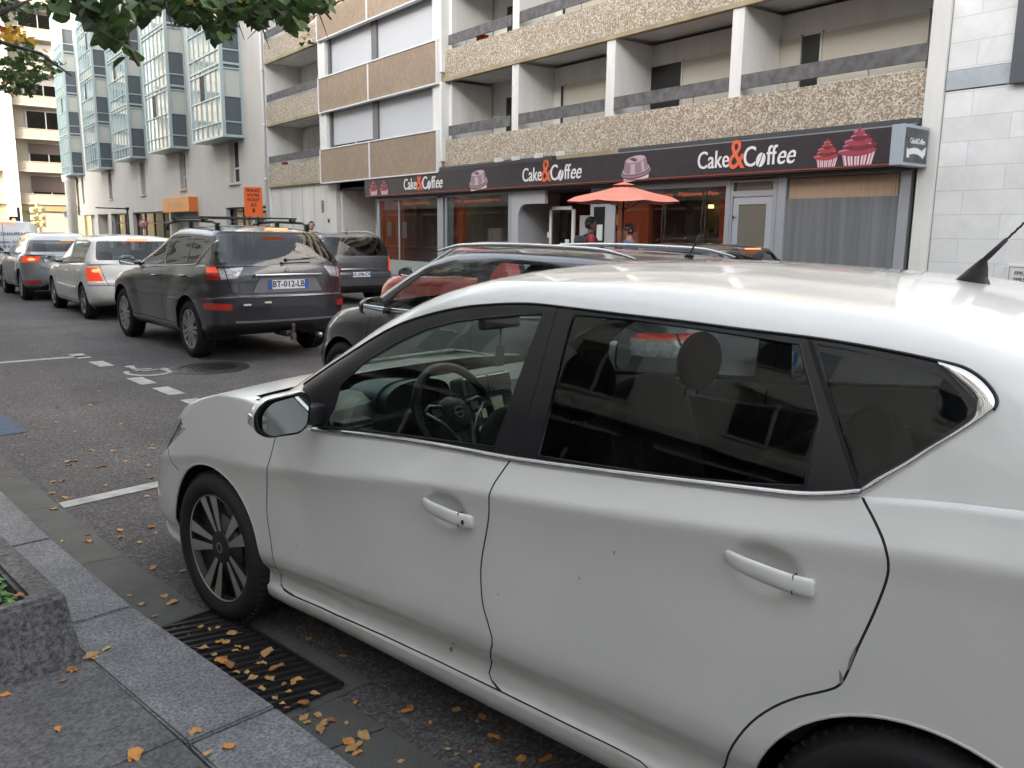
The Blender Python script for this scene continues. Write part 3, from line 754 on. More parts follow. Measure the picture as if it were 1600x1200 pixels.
        for i in range(len(secs) - 1):
            mi.mi = 1 if i < 2 else 0
            mi.add(secs[i] + secs[i + 1], [(k, (k + 1) % n, n + (k + 1) % n, n + k) for k in range(n)])
        mi.mi = 1; mi.smooth = False
        mi.add(secs[0], [tuple(range(n))])
        mi.M = None
        a_ = Vector((sg * .90, -.56, .955)); b_ = Vector((sg * .80, -.62, .955))
        mi.mi = 2
        mi.box(sg * .90, sg * .80, -.72, -.65, .945, 1.01, .012)
        mo = mi.build('mirror', [WP, BLACKG, BLACK], root, auto=40)
        g = MB(); g.M = MM @ Matrix.Rotation(radians(8), 4, 'Z')
        g.add([(x * .86, -.043 - .002 * (x / .1), z * .86) for x, z in prof], [tuple(range(n))])
        g.build('mirror_glass', mat('door_mirror_glass', (.46, .50, .50), .015, metal=1.0), mo)
        if True:
            tl = MB(); tl.M = MM
            tl.box(-.124, -.108, -.02, .04, -.035, .010, .006)
            tl.build('indicator_lamp', CLEARL, mo)
    # scuffs and chips on the near doors
    SC_ = mat('scuffed_paint', (.20, .19, .18), .8)
    for pts, dn in (([(1339, 1006), (1336, 1022), (1328, 1044), (1323, 1049), (1327, 1030)], 'rear'), ([(1311, 1046), (1314, 1050), (1319, 1066), (1312, 1069)], 'rear'), ([(702, 1013), (706, 1010), (708, 1017), (704, 1019)], 'front'), ([(706, 1004), (708, 1004), (708, 1010)], 'front'), ([(959, 861), (961, 861), (961, 867), (959, 866)], 'rear'), ([(904, 902), (906, 902), (906, 908)], 'rear')):
        b = MB(); b.add([(-(NC_LOW.hwz(u, z) + .0012), -u, z) for u, z in L_(pts)], [tuple(range(len(pts)))]); b.build('scuff', SC_, P['door|%s_left' % dn])
    # wheels
    for (u, st) in ((.035, 0.0), (2.7, 0.0)):
        for sg in (-1, 1):
            wheel_parts(root, u, sg * (.885 if u < 1 else .870), .318, .318, .226, .205, (5, 'black'), sg, steer=st, mrim=mat('machined_rim', (.52, .51, .46), .30, metal=.75), mdark=mat('rim_black', (.015, .015, .016), .35, spec=.5))
    arch_liner(root, NC_LOW, 0, .307, .356, WP, .88); arch_liner(root, NC_LOW, 2.7, .307, .361, WP, .88)
    # antenna on the roof
    an = MB(); u, w = 2.52, -.10
    zt = NC_UP.ztop(u) + .054
    secs = []
    for (t, hw_, z, du) in ((0, .026, -.004, 0), (.3, .022, .012, .004), (.6, .013, .035, .014), (1, .007, .06, .024)):
        secs.append([(w + hw_ * cos(a) * (1), -(u + du) - (.045 - .038 * t) * sin(a) , zt + z) for a in [2 * pi * k / 14 for k in range(14)]])
    an.smooth = True
    for i in range(3): an.add(secs[i] + secs[i + 1], [(k, (k + 1) % 14, 14 + (k + 1) % 14, 14 + k) for k in range(14)])
    base = Vector((w, -(u + .024), zt + .055)); d = Vector((.10, -.62, .76)).normalized()
    an.tube([base, base + d * .02, base + d * .07], [.0075, .0075, .0055], 10)
    hx = []
    for i in range(160):
        t = i / 159; c = base + d * (.06 + .24 * t); hx.append(c)
    an.tube([base + d * .05, base + d * .32], .0026, 8)
    hel = []
    e1 = d.cross(Vector((1, 0, 0))).normalized(); e2 = d.cross(e1)
    for i in range(220):
        t = i / 219; a = t * 2 * pi * 15; hel.append(base + d * (.07 + .25 * t) + (e1 * cos(a) + e2 * sin(a)) * .0027)
    an.tube(hel, .0012, 5)
    an.build('roof_antenna', BLACK, root)
    nc_interior(root, P)
    plate(root, Matrix.Translation((0, -3.50, .60)) @ Matrix.Rotation(pi / 2, 4, 'X'), 'CW-418-TR')
    return root

def nc_interior(root, P):
    DG = mat('dash_grey', (.14, .155, .135), .55, bump=(300, .1)); DD = mat('dash_dark', (.030, .032, .034), .5, bump=(300, .1)); SEAT = mat('seat_cloth_dark', (.008, .008, .009), .9)
    ti = mat('trim_silver', (.4, .41, .40), .3, metal=.8)
    d = MB(); d.smooth = False
    # dashboard: swept section across the cabin
    sec = [(.20, .925), (.36, .962), (.52, .965), (.60, .945), (.650, .895), (.66, .80), (.64, .70), (.60, .60), (.22, .60)]
    ws = [-.74, -.55, -.38, -.2, 0, .2, .38, .55, .74]
    vs = []
    for w in ws:
        k = 1 - (abs(w) / .9) ** 2 * .25; hump = .045 * math.exp(-((w + .36) / .16) ** 2)
        vs += [(w, -(u * 1.0 - .10 * (abs(w) / .74) ** 2 * 0), z + (hump if i in (2, 3) else 0)) for i, (u, z) in enumerate(sec)]
    n = len(sec)
    d.smooth = True
    for i in range(len(ws) - 1):
        for k in range(n - 1):
            d.mi = 0 if k < 3 else 1
            d.add([vs[i * n + k], vs[i * n + k + 1], vs[(i + 1) * n + k + 1], vs[(i + 1) * n + k]], [(0, 1, 2, 3)])
    d.smooth = False
    dash = d.build('dashboard', [DG, DD], root, auto=40)
    h = MB()     # instrument hood
    prof = [(-.17, 0), (-.16, .075), (-.10, .115), (0, .125), (.10, .115), (.16, .075), (.17, 0)]
    prof = smooth_line(prof, 4)
    for (u0, s0, u1, s1) in ((.42, .8, .70, 1.0),):
        A = [(-.37 + x * s0, -u0, .925 + z * s0 * .8) for x, z in prof]; B = [(-.37 + x * s1, -u1, .925 + z * s1 * .9) for x, z in prof]; m_ = len(A)
        h.smooth = True; h.add(A + B, [(k, k + 1, m_ + k + 1, m_ + k) for k in range(m_ - 1)])
        h.smooth = False; h.mi = 1; h.add([(x, y + .06, z) for x, y, z in B], [tuple(range(m_))])
        h.mi = 2
        for cx in (-.08, .08):
            h.add([(-.37 + cx + .055 * cos(a), -.638, .955 + .055 * sin(a)) for a in [2 * pi * k / 24 for k in range(24)]], [tuple(range(24))])
    h.build('instrument_hood', [mat('hood_blue', (.03, .06, .07), .4), DD, mat('gauge_face', (.05, .05, .055), .3)], dash, auto=50)
    c = MB()     # centre stack, facing the cabin
    M = Matrix.Translation((.02, -.66, .905)) @ Matrix.Rotation(radians(-16), 4, 'X'); c.M = M
    c.mi = 0; c.box(-.15, .15, -.055, .03, -.24, .10, .02)
    for x in (-.075, .075):
        c.mi = 1; c.box(x - .068, x + .068, -.062, -.05, .020, .092, .004)
        c.mi = 0; c.box(x - .062, x + .062, -.066, -.05, .026, .086)
        c.mi = 3
        for k in range(4): c.box(x - .058, x + .058, -.070, -.066, .032 + .013 * k, .037 + .013 * k)
    c.mi = 1; c.box(-.145, -.135, -.060, -.05, -.22, .01); c.box(.135, .145, -.060, -.05, -.22, .01)
    c.mi = 2; c.box(-.068, .068, -.060, -.055, -.085, -.005)
    c.mi = 1
    for x in (-.10, .10): c.ball((x, -.062, -.07), (.016, .008, .016), 14, 8)
    for x in (-.09, 0, .09): c.ball((x, -.062, -.135), (.022, .010, .022), 16, 8)
    c.mi = 3
    for x in (-.105, .105):
        for k in range(3): c.box(x - .016, x + .016, -.0585, -.055, -.045 + .016 * k, -.034 + .016 * k)
    c.M = None
    c.build('centre_console', [DD, ti, mat('nav_screen', (.62, .62, .45), .25, spec=.6, noise=(30, .3, 3)), mat('console_button', (.08, .08, .08), .4)], dash)
    v = MB()     # left air vent
    v.mi = 0; v.box(-.74, -.60, -.70, -.64, .845, .925, .008); v.mi = 1
    for k in range(4): v.box(-.73, -.61, -.707, -.698, .858 + .015 * k, .863 + .015 * k)
    v.build('air_vent', [DD, ti], dash)
    # steering wheel
    sM = Matrix.Translation((-.37, -1.05, .885)) @ Matrix.Rotation(radians(-66), 4, 'X')    # local z towards the driver
    sM = Matrix.Translation((-.37, -.90, .935)) @ Matrix.Rotation(radians(64), 4, 'X')
    s = MB(); R = .185
    s.M = sM; s.tube([(R * cos(a), R * sin(a), 0) for a in [2 * pi * k / 48 for k in range(48)]], .0165, 12, closed=True)
    s.ball((0, -.005, -.01), (.085, .075, .03), 20, 10)
    for a in (radians(8), radians(172)):
        s.bar((.06 * cos(a), .06 * sin(a), -.005), (R * cos(a), R * sin(a), 0), .05, .018, up=(0, 0, 1))
    s.bar((0, -.05, -.008), (0, -R, 0), .05, .014, up=(0, 0, 1))
    s.mi = 1
    for sg in (-1, 1):
        s.tube([(sg * .075, .035, .014), (sg * .125, .045, .012), (sg * .150, .03, .010)], .005, 6)
        s.tube([(sg * .15, .02, .010), (sg * .09, -.03, .014), (sg * .035, -.10, .012), (sg * .028, -.165, .010)], .006, 6)
        s.box(sg * .10 - .02, sg * .10 + .02, .0, .03, .010, .013)
    s.tube([(.02 * cos(a), .02 * sin(a), .021) for a in [2 * pi * k / 20 for k in range(20)]], .0022, 5, closed=True)
    s.box(-.026, .026, -.003, .003, .0195, .0225)
    s.M = None
    s.tube([Vector((-.37, -.88, .93)), Vector((-.37, -.64, .84))], .035, 12)
    s.build('steering_wheel', [mat('wheel_leather', (.018, .018, .018), .42), ti], root)
    # seats
    def seat(x, u, wdt, name='seat'):
        b = MB()
        for (cy, cz, ry, rz, tilt, wd) in ((-u, .42, .26, .08, 0, wdt), (-(u + .32), .72, .085, .33, radians(-16), wdt * .95)):
            bm = bmesh.new(); bmesh.ops.create_cube(bm, size=1); bmesh.ops.subdivide_edges(bm, edges=bm.edges[:], cuts=4, use_grid_fill=True)
            for q in bm.verts:
                p = q.co * 2; l = (abs(p.x) ** 4 + abs(p.y) ** 4 + abs(p.z) ** 4) ** .25 or 1
                mx = max(abs(p.x), abs(p.y), abs(p.z)) or 1
                p = p * (mx / l)
                q.co = Vector((p.x * wd / 2, p.y * ry, p.z * rz))
            bmesh.ops.transform(bm, matrix=Matrix.Translation((x, cy, cz)) @ Matrix.Rotation(-tilt * -1, 4, 'X'), verts=bm.verts)
            b.smooth = True; b.frombm(bm)
        return b.build(name, SEAT, root)
    for x in (-.37, .37):
        st = seat(x, 1.02, .52)
        hd = MB(); hd.ball((x, -1.50, 1.12), (.145, .06, .115), 18, 12); hd.tube([(x - .05, -1.47, .98), (x - .05, -1.49, 1.08)], .006); hd.tube([(x + .05, -1.47, .98), (x + .05, -1.49, 1.08)], .006)
        hd.build('headrest', SEAT, st)
    st = seat(0, 1.92, 1.28, 'rear_seat')
    for x in (-.42, .42):
        hd = MB(); hd.ball((x, -2.40, 1.10), (.14, .05, .09), 18, 12); hd.build('headrest', SEAT, st)
    fl = MB(); fl.box(-.78, .78, -3.2, .3, .28, .30); fl.box(-.12, .12, -1.7, -.8, .3, .52, .03)
    fl.build('cabin_floor', DD, root)
    # rear-view mirror with a hanging paper tag, wiper outside
    rm = MB(); rm.box(-.115, .115, -.80, -.765, 1.215, 1.28, .012); rm.tube([(0, -.78, 1.25), (0, -.66, 1.27)], .01)
    rm.build('rear_view_mirror', DD, root)
    hg = MB(); hg.box(.0, .006, -.788, -.784, 1.14, 1.22); hg.box(-.026, .026, -.787, -.783, 1.06, 1.145)
    hg.build('paper_tag', mat('tag_paper', (.22, .25, .20), .7), root)
    lin = MB()
    for sg in (-1, 1): lin.box(sg * .745, sg * .775, -3.0, -.5, .45, .90, .01)
    lin.build('door_lining', DD, root)
    sh = MB(); sh.box(-.70, .70, -3.2, -2.55, .92, .94); sh.build('parcel_shelf', DD, root)
    wp = MB(); pts = []
    for (x, k) in ((-.55, 0), (.10, 1)):
        for i in range(2): pass
    def wsx(x, fz): 
        # windscreen surface point at lateral x on the outline with fraction fz
        best = None
        for (u, w, z) in NC_UP.ring(fz)[:25]:
            if best is None or abs(w - abs(x)) < best[0]: best = (abs(w - abs(x)), u, z)
        return Vector((x, -best[1] + .012, best[2] + .012))
    wp.tube([wsx(-.30, .29), wsx(-.05, .292), wsx(.20, .29)], .008, 6); wp.tube([wsx(.20, .29), wsx(.34, .25), wsx(.5, .18)], .006, 6)
    wp.build('wiper', mat('wiper_grey', (.22, .23, .23), .5), root)
# ------------------------------------------------------------------ the cars in the street
def make_car(name, label, group, loc, head, S):
    """S describes one car: lower and upper shells, window outlines, lamps, trim"""
    root = empty(name, loc, radians(head)); tag(root, label, S.get('cat', 'car'), group)
    wb = S['wb']; low = Shell(S['low'], zlo=S['zlo'], ztop=S['zt'], Lf=S.get('Lf', .7), nf=S.get('nf', 3), Lr=S.get('Lr', .45), nr=S.get('nr', 3.2), dz=.035, cf=18, cm=56, cr=18, barrel=.012, um=wb / 2)
    low.cap = (0.1, S['ur'] - .5, pchip(S.get('hood', [(-1, .03), (0, .07), (1, .03), (4, .02)])), 2.2, (.006, .02, .06, .12, .22, .36, .55, .78, 1.0), 0)
    low.flares = [(0, S['R'], S['ar'] + .06, S.get('flare', .012)), (wb, S['R'], S['ar'] + .06, S.get('flare', .012))]
    up = Shell(S['up'], zlo=S['uzlo'], ztop=S['uzt'], Lf=.42, nf=2.8, Lr=S.get('uLr', .35), nr=S.get('unr', 3.6), dz=.06, cf=16, cm=44, cr=16, barrel=0, um=wb / 2 + .3, bottom=False)
    up.cap = (S['roof'][0], S['roof'][1], pchip([(0, S.get('crown', .05)), (4, S.get('crown', .05))]), 2.4, (.006, .02, .06, .14, .28, .45, .7, 1.0), 0)
    cb = CarBM(); cb.add(low, 0); cb.add(up, 1)
    sel = lambda sh, sd: (lambda f: f[cb.sl] == sh and (f.calc_center_median().x * sd > .2) and abs(f.normal.x) > .10)
    for sd, nm in ((-1, 'left'), (1, 'right')):
        s0, s1 = sel(0, sd), sel(1, sd)
        for uc in (0, wb): cb.cut('arch', arch_poly(uc, S['R'], S['ar'], 24), 'S', s0)
        if 'door' in S:
            for i, dp in enumerate(S['door']): cb.cut('door|%d%s' % (i, nm), dp, 'S', s0)
            for dp in S['door']:
                cb.cut('seam', band(dp + [dp[0]], .011), 'S', s0, keep=tuple(range(0, 40)))
        cb.cut('window_trim', roundpoly(S['dlo'], .03, 3), 'S', s1)
        tr = tuple(k for k, v in cb.names.items() if v == 'window_trim')
        for i, wp in enumerate(S['win']): cb.cut('side_window|%d%s' % (i, nm), roundpoly(wp, .03, 3), 'S', s1, keep=tr)
    fr = lambda sh: (lambda f: f[cb.sl] == sh and f.normal.y > .12 and f.calc_center_median().y > -wb * .6)
    rr = lambda sh: (lambda f: f[cb.sl] == sh and f.normal.y < -.10 and f.calc_center_median().y < -wb * .8)
    cb.cut('windscreen', roundpoly(S['screen'], .05), 'F', fr(1))
    if 'pillar_black' in S:
        cb.cut('tailgate_trim', S['pillar_black'], 'F', rr(1))
    cb.cut('rear_window', roundpoly(S['rearwin'], .05), 'F', rr(1), keep=tuple(k for k, v in cb.names.items() if v == 'tailgate_trim'))
    for nm2, poly, sh in S.get('rear', []):
        cb.cut(nm2, poly, 'F', rr(sh), keep=tuple(range(0, 60)) if nm2.startswith('+') is False and nm2 in ('seam',) else None)
    for nm2, poly in S.get('side_low', []):       # lamps that wrap round the corner, seen from the side
        for sd in (-1, 1): cb.cut(nm2 + '|s%d' % sd, poly, 'S', (lambda f, sd=sd: f[cb.sl] == 0 and f.calc_center_median().x * sd > S['hw'] * .84))
    for nm2, poly in S.get('front', []): cb.cut(nm2, poly, 'F', fr(0))
    bm = cb.bm; bmesh.ops.delete(bm, geom=[f for f in bm.faces if cb.names[f[cb.tl]] == 'arch'], context='FACES')
    open_cabin(cb, low, up, up.uf(0) + .25)
    cb.offset = {'side_window': .004, 'rear_window': .003, 'windscreen': .003}
    pm = S['paint']; GD = S.get('glass', glassm('car_glass_dark', (.16, .18, .18), 1.5)); GC = glassm('car_glass_screen', (.78, .86, .83), 1.52)
    mats = {'body': pm, 'door': pm, 'seam': mat('panel_gap', (.01, .01, .01), .9), 'window_trim': S.get('trim', BLACKG), 'side_window': GD, 'side_window|0left': S.get('gfront', GD), 'windscreen': GC, 'rear_window': S.get('grear', GD), 'tail_light': S.get('lit', REDLIT), 'tail_lens': REDLENS, 'reversing_lens': CLEARL, 'bumper_trim': BLACK, 'tailgate_trim': BLACKG,
            'reflector': mat('red_reflector', (.28, .012, .01), .25, coat=.5, emit=(1, .08, .05), estr=.012), 'high_brake_lamp': REDLIT2, 'headlight': CLEARL, 'grille': BLACK, 'plate_recess': S.get('recess', pm), 'chrome_bar': CHROME, 'silver_strip': SILVER}
    for k in list(S.get('mats', {})): mats[k] = S['mats'][k]
    P = cb.split(root, mats)
    for k, o in P.items():
        if k.startswith('side_window|'):
            i, nm = k.split('|')[1][0], k.split('|')[1][1:]
            d = P.get('door|%s%s' % (i, nm))
            if d: o.parent = d
    # wheels, liners
    for u in (0, wb):
        for sd in (-1, 1): wheel_parts(root, u, sd * (S['hw'] - .02), S['R'], S['R'], S.get('rim', .22), .21, S.get('wheel', (7, 'spoke')), sd, mrim=S.get('mrim'))
    for uc in (0, wb): arch_liner(root, low, uc, S['R'], S['ar'], S.get('lipm', pm), S['hw'])
    # mirrors
    mu, mz = S['mirror']; mc = S.get('mirrorm', BLACKG)
    for sd in (-1, 1):
        M = Matrix.Translation((sd * (S['hw'] + .10), -mu, mz)) @ Matrix.Scale(-sd, 4, (1, 0, 0)); b = MB(); b.M = M
        prof = roundpoly([(-.11, -.055), (-.115, .03), (-.06, .075), (.085, .08), (.10, .0), (.08, -.07)], .035, 4); n = len(prof); secs = [[(x * s_, y, z * s_) for x, z in prof] for (y, s_) in ((-.025, .97), (.0, 1), (.04, .93), (.07, .75), (.085, .35))]
        b.smooth = True
        for i in range(4): b.add(secs[i] + secs[i + 1], [(k, (k + 1) % n, n + (k + 1) % n, n + k) for k in range(n)])
        b.smooth = False; b.add(secs[4], [tuple(range(n - 1, -1, -1))]); b.mi = 1; b.add([(x, y - .001, z) for x, y, z in secs[0]], [tuple(range(n))]); b.mi = 0
        b.M = None; b.box(sd * (S['hw'] + .02), sd * (S['hw'] - .13), -mu - .03, -mu + .03, mz - .06, mz - .01, .01)
        b.build('mirror', [mc, mat('mirror_glass', (.75, .78, .80), .015, metal=1.0)], root, auto=40)
    # handles
    for (u, z) in S.get('handles', []):
        for sd in (-1, 1):
            b = MB(); w0 = low.hwz(u, z); b.box(sd * (w0 + .004), sd * (w0 + .030), -u - .09, -u + .09, z - .012, z + .014, .010)
            b.build('handle', S.get('handlem', pm), root, auto=50)
    # chrome line under the windows
    if 'chrome' in S:
        for sd in (-1, 1):
            b = MB(); b.tube([(sd * (up.hwz(u, z) + .002), -u, z) for u, z in smooth_line(S['chrome'], 4)], .009, 6); b.build('chrome_strip', CHROME, root)
    if 'moulding' in S:
        (u0, u1, z) = S['moulding']
        for sd in (-1, 1):
            b = MB(); N = 14
            for i in range(N):
                ua, ub = u0 + (u1 - u0) * i / N, u0 + (u1 - u0) * (i + 1) / N; wa, wb_ = low.hwz(ua, z), low.hwz(ub, z)
                b.add([(sd * (w_ + o), -u_, z + q) for (w_, u_) in ((wa, ua), (wb_, ub)) for (o, q) in ((.001, -.035), (.014, -.028), (.014, .028), (.001, .035))], [(0, 4, 5, 1), (1, 5, 6, 2), (2, 6, 7, 3)])
            b.build('door_moulding', pm, root)
    # roof rails
    if 'rails' in S:
        ua, ub, w, h, m_ = S['rails']
        for sd in (-1, 1):
            b = MB(); pts = []; N = 24
            for i in range(N + 1):
                t = i / N; u = ua + (ub - ua) * t; lift = h * min(1, sin(pi * min(max(t, 0), 1)) * 2.6) ** .8
                pts.append((sd * (w + .01 * sin(pi * t)), -u, up.ztop(u) + .02 + lift))
            b.tube(pts, [(.006 + .012 * min(1, 6 * min(i / N, 1 - i / N))) for i in range(N + 1)], 8)
            if S.get('rail_feet'):
                for t in (.06, .5, .94):
                    u = ua + (ub - ua) * t; b.box(sd * w - .015, sd * w + .015, -u - .05, -u + .05, up.ztop(u), up.ztop(u) + .02 + h * .9, .006)
            b.build('roof_rail', m_, root, auto=50)
    # interior: seats, dash, driver side wheel
    DD = mat('dash_dark', (.030, .032, .034), .5, bump=(300, .1)); zs = S['uzlo'][0][1]
    b = MB(); b.box(-S['hw'] + .12, S['hw'] - .12, -S['ur'] + .5, -.5, .35, .40); b.box(-S['hw'] + .15, S['hw'] - .15, -1.0, -.55, .6, zs + .02, .06)
    b.box(-S['hw'] + .10, -S['hw'] + .13, -2.9, -.6, .4, zs - .02); b.box(S['hw'] - .13, S['hw'] - .10, -2.9, -.6, .4, zs - .02)
    b.tube([(-.38 + .18 * cos(a), -1.08 - .06 * sin(a), zs + .0 + .16 * sin(a)) for a in [2 * pi * k / 20 for k in range(20)]], .014, 6, closed=True)
    b.build('cabin', DD, root, auto=40)
    for (x, u, wd) in ((-.38, 1.55, .50), (.38, 1.55, .50), (0, 2.35, 1.25)):
        b = MB(); hz = zs - .02; b.box(x - wd / 2, x + wd / 2, -u - .16, -u, .45, hz + .10, .05); b.box(x - wd / 2, x + wd / 2, -u, -u + .5, .40, .55, .05)
        for q in ((x,) if wd < 1 else (-.42, .42)): b.box(q - .13, q + .13, -u - .17, -u - .05, hz + .11, hz + .30, .05)
        b.build('seat', mat('seat_cloth', (.02, .02, .022), .9, bump=(200, .3)), root, auto=50)
    if S.get('wiper'):
        (w0, z0, w1, z1, u0) = S['wiper']; b = MB(); b.tube([(w0, -u0, z0), (w1, -u0 + .0, z1)], .009, 6); b.ball((w0, -u0, z0), .025, 10, 6); b.bar((w0 * .3 + w1 * .7, -u0 - .004, z0 * .3 + z1 * .7 + .008), (w1 * 1.25 - w0 * .25, -u0 - .004, z1 + (z1 - z0) * .25 + .004), .016, .012); b.build('rear_wiper', BLACK, root)
    if 'plate' in S:
        (w_, z_, u_, txt, tilt) = S['plate']; plate(root, Matrix.Translation((w_, -u_, z_)) @ Matrix.Rotation(pi / 2 - tilt, 4, 'X'), txt)
    if S.get('aerial'):
        u, L = S['aerial']; b = MB(); z = up.ztop(u) + S.get('crown', .05); b.ball((0, -u, z), (.02, .04, .02), 10, 6); b.tube([(0, -u, z), (0, -u - L * .45, z + L * .9)], .006, 6); b.build('roof_aerial', BLACK, root)
    if 'extra' in S: S['extra'](root, low, up, P, cb)
    return root, low, up

def rear_lamp(z0, z1, w0, w1): return [(w0, z0), (w1, z0), (w1, z1), (w0, z1)]
def both(poly): return [poly, [(-x, y) for x, y in poly]]

